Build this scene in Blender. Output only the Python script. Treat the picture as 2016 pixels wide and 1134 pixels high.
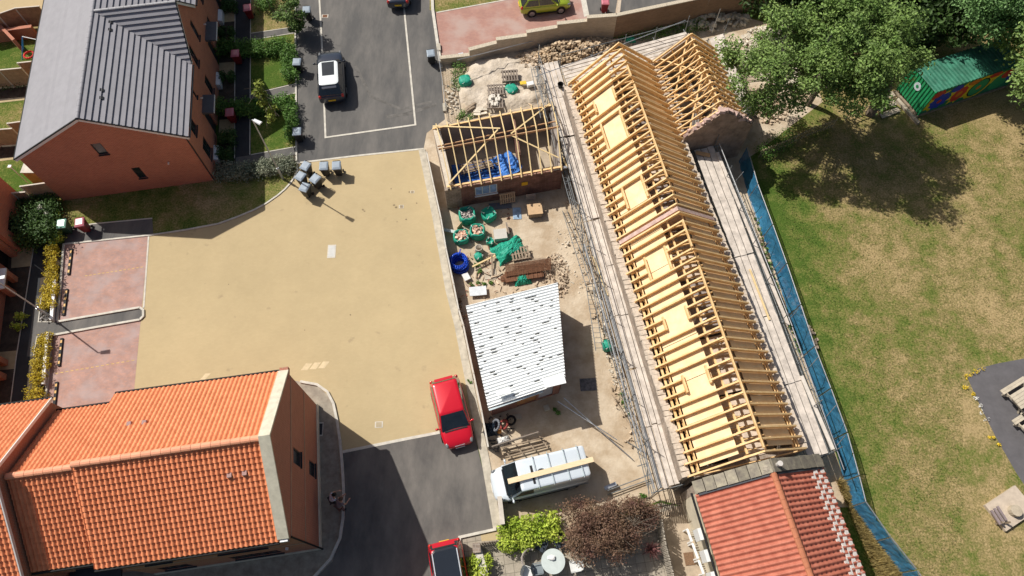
import bpy, math, random
import numpy as np
from math import sin, cos, tan, atan, atan2, radians, pi, hypot, sqrt
from mathutils import Vector, Matrix, noise

for o in list(bpy.data.objects):
    bpy.data.objects.remove(o)
SC = bpy.context.scene
COL = SC.collection
random.seed(7)

# ---------------------------------------------------------------- camera, world, sun, exposure
F, CX, CY, HCAM = 1344.0, 1008.0, 567.0, 38.0
TH = atan(658 / F)                       # tilt of the drone camera away from straight down
cd = bpy.data.cameras.new('camera')
cd.sensor_width = 36; cd.lens = 24.0
cd.clip_start = 0.5; cd.clip_end = 2000
cam = bpy.data.objects.new('camera', cd); COL.objects.link(cam)
cam.location = (0, 0, HCAM); cam.rotation_euler = (TH, 0, 0)
SC.camera = cam

SUN_EL, SUN_AZ = radians(48.6), radians(180 - 33.5)   # azimuth counter-clockwise from +x of the direction towards the sun
w = bpy.data.worlds.new('World'); SC.world = w; w.use_nodes = True
nt = w.node_tree; nt.nodes.clear()
sky = nt.nodes.new('ShaderNodeTexSky'); sky.sky_type = 'NISHITA'; sky.sun_disc = False
sky.sun_elevation = SUN_EL; sky.sun_rotation = pi / 2 - SUN_AZ; sky.dust_density = 3.5; sky.ozone_density = .6
bgn = nt.nodes.new('ShaderNodeBackground'); bgn.inputs['Strength'].default_value = 0.068
wo = nt.nodes.new('ShaderNodeOutputWorld')
nt.links.new(sky.outputs[0], bgn.inputs[0]); nt.links.new(bgn.outputs[0], wo.inputs[0])
sl = bpy.data.lights.new('sun', 'SUN'); sl.energy = 4.9; sl.angle = radians(0.5); sl.color = (1.0, 0.95, 0.88)
so = bpy.data.objects.new('sun', sl); COL.objects.link(so)
sd = Vector((cos(SUN_EL) * cos(SUN_AZ), cos(SUN_EL) * sin(SUN_AZ), sin(SUN_EL)))
so.rotation_euler = sd.to_track_quat('Z', 'Y').to_euler(); so.location = sd * 60
SC.view_settings.view_transform = 'Standard'; SC.view_settings.look = 'None'
SC.view_settings.exposure = 0.03; SC.view_settings.gamma = 1

# ---------------------------------------------------------------- survey helpers: photo pixel + height -> metres
def at(px, py, z=0.0):
    x = (px - CX) / F; y = -(py - CY) / F
    d = Vector((x, sin(TH) + y * cos(TH), -cos(TH) + y * sin(TH)))
    t = (z - HCAM) / d.z
    return Vector((d.x * t, d.y * t, z))

# ---------------------------------------------------------------- materials
MATS = {}
def mat(name, col, rough=0.85, var=0.12, scale=3.0, bump=0.0, bscale=20.0, metal=0.0, col2=None, spec=0.3, coat=0.0, alpha=1.0, isl=0.0, trans=0.0, stretch=None, detail=6, lo=0.35, hi=0.65):
    if name in MATS: return MATS[name]
    m = bpy.data.materials.new(name); m.use_nodes = True
    N = m.node_tree; L = N.links; b = N.nodes['Principled BSDF']
    geo = N.nodes.new('ShaderNodeNewGeometry')
    src = geo.outputs['Position']
    if stretch:
        mp = N.nodes.new('ShaderNodeMapping'); mp.inputs['Rotation'].default_value = (0, 0, stretch[3] if len(stretch) > 3 else 0)
        mp.inputs['Scale'].default_value = stretch[:3]; L.new(src, mp.inputs[0]); src = mp.outputs[0]
    nz = N.nodes.new('ShaderNodeTexNoise'); nz.inputs['Scale'].default_value = scale; nz.inputs['Detail'].default_value = detail; nz.inputs['Roughness'].default_value = 0.65
    L.new(src, nz.inputs['Vector'])
    mr = N.nodes.new('ShaderNodeMapRange'); mr.inputs[1].default_value = lo; mr.inputs[2].default_value = hi
    L.new(nz.outputs['Fac'], mr.inputs[0])
    mx = N.nodes.new('ShaderNodeMix'); mx.data_type = 'RGBA'
    c2 = col2 if col2 else tuple(min(1, c * (1 + var)) for c in col)
    c1 = col if col2 else tuple(c * (1 - var) for c in col)
    mx.inputs[6].default_value = (*c1, 1); mx.inputs[7].default_value = (*c2, 1)
    L.new(mr.outputs[0], mx.inputs[0])
    out = mx.outputs[2]
    if isl > 0:
        hs = N.nodes.new('ShaderNodeHueSaturation')
        m2 = N.nodes.new('ShaderNodeMapRange'); m2.inputs[3].default_value = 1 - isl; m2.inputs[4].default_value = 1 + isl
        L.new(geo.outputs['Random Per Island'], m2.inputs[0]); L.new(m2.outputs[0], hs.inputs['Value']); L.new(out, hs.inputs['Color']); out = hs.outputs[0]
    L.new(out, b.inputs['Base Color'])
    b.inputs['Roughness'].default_value = rough; b.inputs['Metallic'].default_value = metal
    b.inputs['Specular IOR Level'].default_value = spec
    b.inputs['Coat Weight'].default_value = coat; b.inputs['Coat Roughness'].default_value = 0.06
    if alpha < 1: b.inputs['Alpha'].default_value = alpha
    if bump > 0:
        n2 = N.nodes.new('ShaderNodeTexNoise'); n2.inputs['Scale'].default_value = bscale; n2.inputs['Detail'].default_value = 4
        L.new(src, n2.inputs['Vector'])
        bp = N.nodes.new('ShaderNodeBump'); bp.inputs['Distance'].default_value = bump; bp.inputs['Strength'].default_value = 0.8
        L.new(n2.outputs['Fac'], bp.inputs['Height']); L.new(bp.outputs[0], b.inputs['Normal'])
    if trans > 0:
        tb = N.nodes.new('ShaderNodeBsdfTranslucent'); L.new(out, tb.inputs[0])
        ms = N.nodes.new('ShaderNodeMixShader'); ms.inputs[0].default_value = trans
        o = N.nodes['Material Output']; L.new(b.outputs[0], ms.inputs[1]); L.new(tb.outputs[0], ms.inputs[2]); L.new(ms.outputs[0], o.inputs[0])
    MATS[name] = m
    return m

def brickmat(name, c1, c2, mortar, bw=0.225, bh=0.075, mort=0.01, var=0.2, rough=0.9, blotch=0.15, bscale=0.7, offset=0.5, bump=0.004, patch=None):
    """masonry or block paving laid out in metres on each face's own UV"""
    if name in MATS: return MATS[name]
    m = bpy.data.materials.new(name); m.use_nodes = True
    N = m.node_tree; L = N.links; b = N.nodes['Principled BSDF']
    uv = N.nodes.new('ShaderNodeUVMap')
    br = N.nodes.new('ShaderNodeTexBrick'); br.inputs['Scale'].default_value = 1
    br.inputs['Brick Width'].default_value = bw; br.inputs['Row Height'].default_value = bh; br.inputs['Mortar Size'].default_value = mort
    br.inputs['Color1'].default_value = (*c1, 1); br.inputs['Color2'].default_value = (*c2, 1); br.inputs['Mortar'].default_value = (*mortar, 1)
    br.offset = offset
    L.new(uv.outputs[0], br.inputs['Vector'])
    geo = N.nodes.new('ShaderNodeNewGeometry')
    nz = N.nodes.new('ShaderNodeTexNoise'); nz.inputs['Scale'].default_value = bscale; nz.inputs['Detail'].default_value = 8; nz.inputs['Roughness'].default_value = .7
    L.new(geo.outputs['Position'], nz.inputs['Vector'])
    mr = N.nodes.new('ShaderNodeMapRange'); mr.inputs[1].default_value = .3; mr.inputs[2].default_value = .7
    mr.inputs[3].default_value = 1 - blotch; mr.inputs[4].default_value = 1 + blotch
    L.new(nz.outputs['Fac'], mr.inputs[0])
    hs = N.nodes.new('ShaderNodeHueSaturation'); L.new(mr.outputs[0], hs.inputs['Value']); L.new(br.outputs['Color'], hs.inputs['Color'])
    out = hs.outputs[0]
    if patch:
        n3 = N.nodes.new('ShaderNodeTexNoise'); n3.inputs['Scale'].default_value = patch[1]; n3.inputs['Detail'].default_value = 5
        L.new(geo.outputs['Position'], n3.inputs['Vector'])
        m3 = N.nodes.new('ShaderNodeMapRange'); m3.inputs[1].default_value = patch[2]; m3.inputs[2].default_value = patch[3]; m3.inputs[4].default_value = patch[4]
        L.new(n3.outputs['Fac'], m3.inputs[0])
        x3 = N.nodes.new('ShaderNodeMix'); x3.data_type = 'RGBA'; x3.inputs[7].default_value = (*patch[0], 1)
        L.new(m3.outputs[0], x3.inputs[0]); L.new(out, x3.inputs[6]); out = x3.outputs[2]
    L.new(out, b.inputs['Base Color'])
    b.inputs['Roughness'].default_value = rough; b.inputs['Specular IOR Level'].default_value = .25
    if bump:
        bp = N.nodes.new('ShaderNodeBump'); bp.inputs['Distance'].default_value = bump; bp.invert = True
        L.new(br.outputs['Fac'], bp.inputs['Height']); L.new(bp.outputs[0], b.inputs['Normal'])
    MATS[name] = m
    return m

# ---------------------------------------------------------------- mesh builder
ORI = {}
class MB:
    def __init__(s): s.v = []; s.f = []
    def add(s, pts):
        i = len(s.v); s.v.extend([tuple(p) for p in pts]); return list(range(i, i + len(pts)))
    def face(s, pts):
        s.f.append(s.add(pts)); return s
    def hexa(s, b, t):
        """solid between bottom ring b and top ring t (same count, counter-clockwise seen from the top side)"""
        n = len(b); ib = s.add(b); it = s.add(t)
        s.f.append(ib[::-1]); s.f.append(it)
        for k in range(n):
            j = (k + 1) % n; s.f.append([ib[k], ib[j], it[j], it[k]])
        return s
    def box(s, c, sz, rz=0.0):
        x, y, z = (a / 2 for a in sz); cr, sr = cos(rz), sin(rz)
        q = [(-x, -y), (x, -y), (x, y), (-x, y)]
        q = [(c[0] + a * cr - b * sr, c[1] + a * sr + b * cr) for a, b in q]
        return s.hexa([(a, b, c[2] - z) for a, b in q], [(a, b, c[2] + z) for a, b in q])
    def bar(s, p0, p1, wd, ht, up=(0, 0, 1), drop=0.0):
        """beam of width wd and depth ht between two points (centre line)"""
        p0 = Vector(p0); p1 = Vector(p1); d = (p1 - p0)
        if d.length < 1e-6: return s
        d.normalize(); u = Vector(up); sx = d.cross(u)
        if sx.length < 1e-4: sx = d.cross(Vector((1, 0, 0)))
        sx.normalize(); u = sx.cross(d).normalized()
        a = sx * wd / 2; b = u * ht / 2; off = u * drop
        r0 = [p0 - a - b + off, p0 + a - b + off, p0 + a + b + off, p0 - a + b + off]
        r1 = [p + (p1 - p0) for p in r0]
        return s.hexa(r0[::-1], r1[::-1])
    def tube(s, p0, p1, r, n=7, r1=None, caps=True):
        p0 = Vector(p0); p1 = Vector(p1); d = (p1 - p0)
        if d.length < 1e-6: return s
        d.normalize(); sx = d.orthogonal().normalized(); sy = d.cross(sx)
        if r1 is None: r1 = r
        a = [p0 + (sx * cos(2 * pi * k / n) + sy * sin(2 * pi * k / n)) * r for k in range(n)]
        b = [p1 + (sx * cos(2 * pi * k / n) + sy * sin(2 * pi * k / n)) * r1 for k in range(n)]
        ia = s.add(a); ib = s.add(b)
        for k in range(n):
            j = (k + 1) % n; s.f.append([ia[k], ia[j], ib[j], ib[k]])
        if caps: s.f.append(ia[::-1]); s.f.append(ib)
        return s
    def path(s, pts, r, n=7, r1=None):
        pts = [Vector(p) for p in pts]
        for k in range(len(pts) - 1):
            if r1 is None: s.tube(pts[k], pts[k + 1], r, n)
            else:
                m = len(pts) - 1
                s.tube(pts[k], pts[k + 1], r + (r1 - r) * k / m, n, r + (r1 - r) * (k + 1) / m)
        return s
    def prism(s, poly, z0, z1):
        a = 0
        for k in range(len(poly)):
            j = (k + 1) % len(poly); a += poly[k][0] * poly[j][1] - poly[j][0] * poly[k][1]
        if a < 0: poly = poly[::-1]
        return s.hexa([(p[0], p[1], z0) for p in poly], [(p[0], p[1], z1) for p in poly])
    def loft(s, rings, closed=True, cap=True):
        ids = [s.add(r) for r in rings]; n = len(rings[0])
        for a, b in zip(ids[:-1], ids[1:]):
            for k in range(n if closed else n - 1):
                j = (k + 1) % n; s.f.append([a[k], a[j], b[j], b[k]])
        if cap: s.f.append(ids[0][::-1]); s.f.append(ids[-1])
        return s
    def grid(s, rows, flip=False):
        ids = [s.add(r) for r in rows]
        for a, b in zip(ids[:-1], ids[1:]):
            for k in range(len(a) - 1):
                q = [a[k], a[k + 1], b[k + 1], b[k]]
                s.f.append(q[::-1] if flip else q)
        return s
    def ball(s, c, r, seg=8, rings=5, sq=(1, 1, 1), rough=0.0):
        pts = []
        for i in range(1, rings):
            th = pi * i / rings
            pts.append([(c[0] + r * sq[0] * sin(th) * cos(2 * pi * k / seg) * (1 + random.uniform(-rough, rough)),
                         c[1] + r * sq[1] * sin(th) * sin(2 * pi * k / seg) * (1 + random.uniform(-rough, rough)),
                         c[2] + r * sq[2] * cos(th)) for k in range(seg)])
        ids = [s.add(p) for p in pts]
        t = s.add([(c[0], c[1], c[2] + r * sq[2])])[0]; b = s.add([(c[0], c[1], c[2] - r * sq[2])])[0]
        for k in range(seg):
            j = (k + 1) % seg
            s.f.append([t, ids[0][k], ids[0][j]]); s.f.append([b, ids[-1][j], ids[-1][k]])
        for a, bb in zip(ids[:-1], ids[1:]):
            for k in range(seg):
                j = (k + 1) % seg; s.f.append([a[k], bb[k], bb[j], a[j]])
        return s
    def stone(s, c, r, flat=0.7):
        """one rough lump: a jittered, randomly turned box with chipped corners"""
        a = random.uniform(0, pi); e = random.uniform(-.35, .35); g = random.uniform(-.35, .35)
        R = Matrix.Rotation(a, 3, 'Z') @ Matrix.Rotation(e, 3, 'X') @ Matrix.Rotation(g, 3, 'Y')
        sx, sy, sz = r * random.uniform(.7, 1.3), r * random.uniform(.5, 1.0), r * flat * random.uniform(.6, 1.1)
        def q(z, k): return [tuple(Vector(c) + R @ Vector((x * sx * k * random.uniform(.75, 1.1), y * sy * k * random.uniform(.75, 1.1), z * sz))) for x, y in ((-1, -1), (1, -1), (1, 1), (-1, 1))]
        return s.hexa(q(-1, 1), q(1, .85))
    def build(s, name, m, parent=None, smooth=False, local=False, uv=True, origin=None, uvrot=0.0):
        me = bpy.data.meshes.new(name)
        V = s.v
        if not local:
            if parent is not None:
                o, rz = ORI[parent]; cr, sr = cos(-rz), sin(-rz)
                V = [((x - o[0]) * cr - (y - o[1]) * sr, (x - o[0]) * sr + (y - o[1]) * cr, z - o[2]) for x, y, z in V]
            elif origin is not None:
                V = [(x - origin[0], y - origin[1], z - origin[2]) for x, y, z in V]
        me.from_pydata(V, [], s.f)
        me.materials.append(m)
        if uv:
            ul = me.uv_layers.new(name='UVMap').data
            cr, sr = cos(uvrot), sin(uvrot)
            W = s.v
            for p in me.polygons:
                n = p.normal
                if abs(n.z) < 0.9 and n.length > .5:
                    t = Vector((-n.y, n.x, 0)).normalized(); bb = n.cross(t)
                    for li in p.loop_indices:
                        q = Vector(V[me.loops[li].vertex_index]); ul[li].uv = (q.dot(t), q.dot(bb))
                else:
                    for li in p.loop_indices:
                        q = W[me.loops[li].vertex_index]; ul[li].uv = (q[0] * cr + q[1] * sr, -q[0] * sr + q[1] * cr)
        if smooth:
            me.polygons.foreach_set('use_smooth', [True] * len(me.polygons))
        me.update()
        o = bpy.data.objects.new(name, me); COL.objects.link(o)
        if parent is not None:
            o.parent = parent; ORI[o] = ORI[parent]
        elif origin is not None and not local:
            o.location = origin; ORI[o] = (tuple(origin), 0.0)
        return o

def thing(name, label, cat, loc=(0, 0, 0), rz=0.0, group=None):
    o = bpy.data.objects.new(name, None); COL.objects.link(o)
    o.empty_display_size = .3
    o.location = loc; o.rotation_euler = (0, 0, rz); o['label'] = label; o['category'] = cat
    if group: o['group'] = group
    ORI[o] = (tuple(loc), rz)
    return o
def solo(name, mb, m, label, cat, group=None, smooth=False, stuff=False, uv=True):
    xs = [p[0] for p in mb.v]; ys = [p[1] for p in mb.v]; zs = [p[2] for p in mb.v]
    o = mb.build(name, m, None, smooth=smooth, origin=((min(xs) + max(xs)) / 2, (min(ys) + max(ys)) / 2, min(zs)), uv=uv)
    o['label'] = label; o['category'] = cat
    if group: o['group'] = group
    if stuff: o['kind'] = 'stuff'
    return o
def struct(name, mb, m, **k):
    o = mb.build(name, m, None, **k); o['kind'] = 'structure'; return o
def dup(root, loc, rz=None, label=None, group=None, scale=None):
    r = root.copy(); COL.objects.link(r); r.location = loc
    if rz is not None: r.rotation_euler = (0, 0, rz)
    if scale: r.scale = scale
    if label: r['label'] = label
    if group: r['group'] = group
    for ch in list(root.children):
        c = ch.copy(); COL.objects.link(c); c.parent = r
        for g in list(ch.children):
            d = g.copy(); COL.objects.link(d); d.parent = c
    return r
def bevel(o, wd=.02, seg=2):
    b = o.modifiers.new('bevel', 'BEVEL'); b.width = wd; b.segments = seg; b.limit_method = 'ANGLE'; return o
def subs(o, lv=2):
    b = o.modifiers.new('sub', 'SUBSURF'); b.levels = lv; b.render_levels = lv; return o
def lerp(a, b, t): return a + (b - a) * t
def nz2(x, y, s=1.0, seed=0.0): return noise.noise(Vector((x * s, y * s, seed)))

# ---------------------------------------------------------------- palette
WHITE = mat('white_paint', (.78, .78, .76), .5, .04)
PVC = mat('white_plastic', (.75, .75, .73), .35, .03)
DARKGREY = mat('charcoal_plastic', (.03, .033, .038), .45, .15)
BLACK = mat('black_rubber', (.012, .012, .013), .7, .2)
GLASS = mat('window_glass', (.02, .028, .032), .08, .3, 1.5, spec=.8)
STEEL = mat('galvanised_steel', (.5, .52, .54), .38, .15, 8, metal=.75)
TUBE = mat('scaffold_tube', (.20, .215, .22), .6, .35, 6, metal=.3)
RUST = mat('rusty_steel', (.16, .075, .04), .85, .35, 9)
BOARD = mat('weathered_board', (.56, .50, .435), .85, .22, 2.0, bump=.004, bscale=18, isl=.2)
TIMBER = mat('fresh_timber', (.72, .46, .20), .62, .1, 2.6, bump=.002, bscale=30, isl=.10, col2=(.83, .59, .31))
PLY = mat('plywood', (.84, .66, .41), .6, .06, 1.6, isl=.04, col2=(.76, .56, .31))
OLDWOOD = mat('old_wood', (.27, .21, .15), .9, .3, 5, isl=.2)
FENCEWOOD = mat('fence_wood', (.33, .21, .13), .85, .2, 4, isl=.05)
CONC = mat('concrete', (.46, .42, .34), .9, .18, 2.5, bump=.004, bscale=30, detail=9)
KERB = mat('kerb_concrete', (.56, .53, .46), .85, .14, 3)
BRICK_N = brickmat('red_brick', (.52, .175, .10), (.43, .135, .08), (.46, .30, .22), blotch=.1)
BRICK_O = brickmat('orange_brick', (.44, .16, .10), (.37, .13, .08), (.40, .27, .20), blotch=.08)
BRICK_OLD = brickmat('old_brick', (.17, .075, .055), (.27, .13, .10), (.26, .19, .15), blotch=.35, bscale=2.5)
BRICK_SHED = brickmat('shed_brick', (.30, .13, .085), (.24, .09, .06), (.3, .2, .16), blotch=.2, bscale=2)
STONE = brickmat('rough_stone_wall', (.36, .29, .23), (.24, .19, .15), (.40, .34, .28), .34, .17, .02, blotch=.4, bscale=1.6, bump=.02)
BUFFWALL = brickmat('buff_brick', (.55, .45, .34), (.44, .35, .26), (.52, .45, .36), blotch=.15)
PINKSTONE = mat('pink_stone', (.52, .37, .32), .9, .2, 4, bump=.01, bscale=12)
SLATE = mat('slate_tile', (.275, .272, .295), .5, .06, 1.8, isl=.04)
SLATE_DK = mat('slate_edge', (.02, .022, .025), .6)
# ---------------------------------------------------------------- ground and paving
def grassmat(name, straw=.5, shift=0.0, seed=0.0):
    m = bpy.data.materials.new(name); m.use_nodes = True
    N = m.node_tree; L = N.links; b = N.nodes['Principled BSDF']
    geo = N.nodes.new('ShaderNodeNewGeometry')
    mp = N.nodes.new('ShaderNodeMapping'); mp.inputs['Location'].default_value = (seed, seed, 0); L.new(geo.outputs['Position'], mp.inputs[0])
    def nzn(sc, det=6, ro=.6):
        n = N.nodes.new('ShaderNodeTexNoise'); n.inputs['Scale'].default_value = sc; n.inputs['Detail'].default_value = det; n.inputs['Roughness'].default_value = ro
        L.new(mp.outputs[0], n.inputs['Vector']); return n.outputs['Fac']
    big = nzn(.16, 3); mid = nzn(.9, 8, .75); fine = nzn(9, 5, .8); dots = nzn(3.2, 3, .5)
    # dry to green balance drifts east: greener along the fence, straw in the open field
    sep = N.nodes.new('ShaderNodeSeparateXYZ'); L.new(geo.outputs['Position'], sep.inputs[0])
    gx = N.nodes.new('ShaderNodeMapRange'); gx.inputs[1].default_value = 14; gx.inputs[2].default_value = 24; L.new(sep.outputs['X'], gx.inputs[0])
    gx.inputs[3].default_value = -.30; gx.inputs[4].default_value = .06
    def math_(op, a, c):
        n = N.nodes.new('ShaderNodeMath'); n.operation = op
        for i, q in enumerate((a, c)):
            if isinstance(q, (int, float)): n.inputs[i].default_value = q
            else: L.new(q, n.inputs[i])
        return n.outputs[0]
    s1 = math_('ADD', math_('MULTIPLY', big, .75), math_('MULTIPLY', mid, .95))
    s1 = math_('ADD', s1, math_('MULTIPLY', fine, .75))
    if shift: s1 = math_('ADD', s1, gx.outputs[0])
    mr = N.nodes.new('ShaderNodeMapRange'); mr.inputs[1].default_value = 1.20 - straw * .32; mr.inputs[2].default_value = 1.62 - straw * .32
    L.new(s1, mr.inputs[0])
    cr = N.nodes.new('ShaderNodeValToRGB'); e = cr.color_ramp.elements
    e[0].position = 0; e[0].color = (.072, .125, .022, 1); e[1].position = 1; e[1].color = (.385, .29, .145, 1)
    k = e.new(.35); k.color = (.155, .175, .045, 1); k = e.new(.65); k.color = (.25, .205, .085, 1)
    L.new(mr.outputs[0], cr.inputs[0])
    mr2 = N.nodes.new('ShaderNodeMapRange'); mr2.inputs[1].default_value = .3; mr2.inputs[2].default_value = .7; mr2.inputs[3].default_value = .6; mr2.inputs[4].default_value = 1.3
    L.new(fine, mr2.inputs[0])
    hs = N.nodes.new('ShaderNodeHueSaturation'); L.new(cr.outputs[0], hs.inputs['Color']); L.new(mr2.outputs[0], hs.inputs['Value'])
    L.new(hs.outputs[0], b.inputs['Base Color']); b.inputs['Roughness'].default_value = 1; b.inputs['Specular IOR Level'].default_value = .05
    bp = N.nodes.new('ShaderNodeBump'); bp.inputs['Distance'].default_value = .05; bp.inputs['Strength'].default_value = .7
    L.new(math_('ADD', fine, dots), bp.inputs['Height']); L.new(bp.outputs[0], b.inputs['Normal'])
    return m

FIELD = grassmat('field_grass', .62, 1)
LAWN = grassmat('garden_lawn', .18, 0, 9)
LAWNDRY = grassmat('dry_lawn', .75, 0, 31)
VERGE = grassmat('verge_grass', .42, 0, 17)
ASPH = mat('asphalt', (.098, .096, .093), .92, .2, .5, stretch=(1.6, .45, 1, .1), bump=.003, bscale=60, detail=12, col2=(.175, .164, .150), lo=.4, hi=.7)
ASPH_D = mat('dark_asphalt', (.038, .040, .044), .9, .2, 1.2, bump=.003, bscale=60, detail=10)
ASPH_S = mat('access_asphalt', (.095, .090, .085), .92, .2, .5, stretch=(1.4, .6, 1, .3), bump=.003, bscale=60, detail=12, col2=(.18, .165, .148))
COURT = brickmat('buff_block_paving', (.475, .378, .218), (.46, .364, .208), (.44, .346, .198), .2, .1, .004, blotch=.085, bscale=.22, bump=.001, patch=((.30, .23, .14), 1.3, .66, .74, .5))
BAYS = brickmat('brindle_block_paving', (.45, .265, .21), (.38, .25, .22), (.36, .25, .21), .2, .1, .006, blotch=.22, bscale=1.2, bump=.001, patch=((.40, .33, .32), .8, .5, .68, .6))
DRIVE = brickmat('pink_block_paving', (.43, .24, .19), (.38, .21, .175), (.33, .21, .17), .2, .1, .006, blotch=.12, bscale=.6, bump=.001, patch=((.42, .33, .29), .6, .45, .65, .7))
DIRT = mat('site_dirt', (.42, .325, .22), .97, .2, .7, bump=.035, bscale=7, detail=12, col2=(.57, .48, .36), lo=.4, hi=.62)
SANDY = mat('sand', (.44, .37, .28), .97, .1, 1.1, bump=.09, bscale=5, col2=(.64, .56, .46), detail=12)
SOIL = mat('dark_soil', (.07, .055, .04), 1, .35, 2.2, bump=.03, bscale=8)
GRAVEL = mat('speckled_gravel', (.24, .205, .165), .95, .3, 2.4, bump=.015, bscale=40, detail=12, col2=(.38, .34, .27))
SLAB = mat('buff_slab', (.44, .35, .2), .9, .12, 3)
PATIO = brickmat('patio_slab', (.38, .34, .27), (.34, .30, .24), (.2, .18, .14), .45, .45, .012, blotch=.2, bscale=2, offset=0)
TARMAC = mat('play_tarmac', (.115, .11, .115), .95, .12, 1.5, bump=.004, bscale=50, detail=10)

def sheet(name, pts, z, m, uvrot=0.0):
    P = [at(px, py, 0) for px, py in pts]
    mb = MB(); q = [(p.x, p.y, z) for p in P]
    a = sum(q[k][0] * q[(k + 1) % len(q)][1] - q[(k + 1) % len(q)][0] * q[k][1] for k in range(len(q)))
    if a < 0: q = q[::-1]
    mb.face(q)
    return struct(name, mb, m, uvrot=uvrot)
g = MB(); g.face([(-300, -300, 0), (300, -300, 0), (300, 400, 0), (-300, 400, 0)])
struct('ground', g, FIELD)
sheet('road', [(583, -160), (850, -160), (856, 0), (866, 120), (876, 235), (840, 262), (834, 294), (700, 308), (585, 322), (583, 200)], .008, ASPH)
sheet('court', [(585, 320), (834, 293), (860, 420), (896, 620), (930, 838), (672, 890), (640, 880), (250, 900), (292, 463), (430, 441), (500, 415), (545, 385), (570, 362), (584, 335)], .008, COURT, radians(8))
sheet('parking_bays', [(125, 479), (293, 463), (252, 900), (80, 850), (100, 700), (115, 600)], .012, BAYS, radians(8))
sheet('access_road', [(672, 890), (930, 838), (978, 1040), (905, 1058), (915, 1300), (450, 1300), (600, 1150), (650, 1110), (672, 1040), (674, 960)], .010, ASPH_S)
sheet('pavement', [(560, 745), (592, 752), (625, 760), (648, 780), (660, 808), (668, 850), (673, 890), (676, 960), (674, 1040), (655, 1105), (620, 1140), (540, 1200), (-200, 1300), (-200, 1150), (600, 1000)], .016, GRAVEL)
sheet('verge', [(50, 400), (300, 330), (425, 340), (583, 318), (586, 335), (571, 362), (546, 385), (500, 414), (430, 440), (300, 460), (126, 478), (100, 480)], .006, VERGE)
sheet('footpath', [(122, 452), (182, 440), (182, 442), (300, 430), (302, 461), (128, 479)], .018, ASPH)
sheet('bay_path', [(100, 636), (283, 606), (283, 629), (101, 661)], .018, ASPH)
sheet('site_yard', [(834, 294), (840, 262), (876, 235), (862, 112), (1210, 75), (1420, 20), (1560, 60), (1620, 200), (1490, 300), (1456, 322), (1504, 470), (1582, 704), (1664, 950), (1676, 998), (1400, 1010), (1300, 985), (1110, 1060), (984, 1045), (930, 838), (896, 620), (860, 420)], .006, DIRT)
sheet('front_garden', [(425, 345), (430, 300), (433, -160), (583, -160), (583, 318)], .004, SOIL)
GPATH = [[(464, -160), (494, -160), (492, 306), (464, 312)], [(493, 66), (583, 54), (583, 64), (493, 77)], [(493, 186), (583, 166), (583, 182), (493, 203)], [(493, 306), (583, 290), (583, 304), (464, 326), (464, 310)]]
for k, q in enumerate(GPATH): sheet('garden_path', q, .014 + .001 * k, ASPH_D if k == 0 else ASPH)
for q, m in (([(494, -20), (583, -40), (583, 52), (494, 66)], LAWNDRY), ([(494, 79), (583, 66), (583, 163), (494, 184)], LAWN), ([(494, 205), (583, 184), (583, 288), (494, 304)], LAWN)): sheet('lawn', q, .012, m)
for y in (18, 124, 236): sheet('entrance_slab', [(432, y), (463, y - 2), (462, y + 24), (431, y + 27)], .011, SLAB)
sheet('back_garden', [(-300, -100), (110, -100), (128, 405), (30, 430), (-300, 470)], .004, LAWN)
sheet('rear_court', [(-300, -160), (120, -160), (95, 22), (60, 32), (-300, 60)], .008, COURT)
for q in ([(-60, 148), (62, 138), (58, 196), (-60, 206)], [(-60, 262), (44, 258), (42, 312), (-60, 322)]): sheet('garden_soil', q, .009, SOIL)
for q in ([(-60, 205), (58, 193), (58, 196), (-60, 209)], [(-60, 320), (44, 308), (44, 312), (-60, 325)]): sheet('garden_edging', q, .014, SLAB)
sheet('left_garden', [(-200, 470), (60, 480), (122, 480), (112, 610), (86, 850), (-200, 900)], .005, SOIL)
sheet('left_footpath', [(68, 486), (88, 486), (60, 700), (40, 850), (14, 850), (34, 700)], .012, ASPH_D)  # dark asphalt puts the house's shade into the path colour
sheet('painted_lit_footpath', [(70, 582), (84, 582), (78, 634), (101, 634), (102, 660), (74, 664), (66, 702), (53, 702)], .016, ASPH)  # paler asphalt paints the sunlit stretch of the same path
for q in ([(24, 488), (66, 486), (60, 524), (22, 528)], [(-10, 694), (36, 690), (30, 726), (-12, 730)]): sheet('entrance_slab', q, .010, SLAB)
sheet('driveway', [(860, 60), (872, 124), (1000, 104), (1206, 80), (1260, 60), (1230, -160), (850, -160)], .010, DRIVE)
sheet('drive_grass', [(846, -100), (1100, -100), (985, 2), (862, 24), (846, 20)], .016, LAWNDRY)
sheet('drive_edge', [(1136, -40), (1146, -40), (1160, 30), (1150, 34)], .018, KERB)
sheet('bin_store_floor', [(1146, -60), (1460, -160), (1460, 20), (1206, 78), (1160, 60)], .014, ASPH)
sheet('patio', [(905, 1060), (985, 1045), (1110, 1060), (1300, 990), (1400, 1010), (1560, 1400), (900, 1400)], .010, PATIO, radians(8))
sheet('side_yard', [(1300, 1010), (1372, 985), (1500, 1400), (1390, 1400)], .013, mat('concrete_yard', (.42, .34, .25), .9, .15, 2))
sheet('play_tarmac', [(1905, 745), (1925, 726), (1962, 716), (2016, 706), (2200, 680), (2200, 1100), (2040, 990), (2000, 930), (1960, 860), (1930, 800)], .006, TARMAC)
sheet('buff_apron', [(946, 1050), (985, 1044), (995, 1062), (948, 1066)], .016, COURT)
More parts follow.
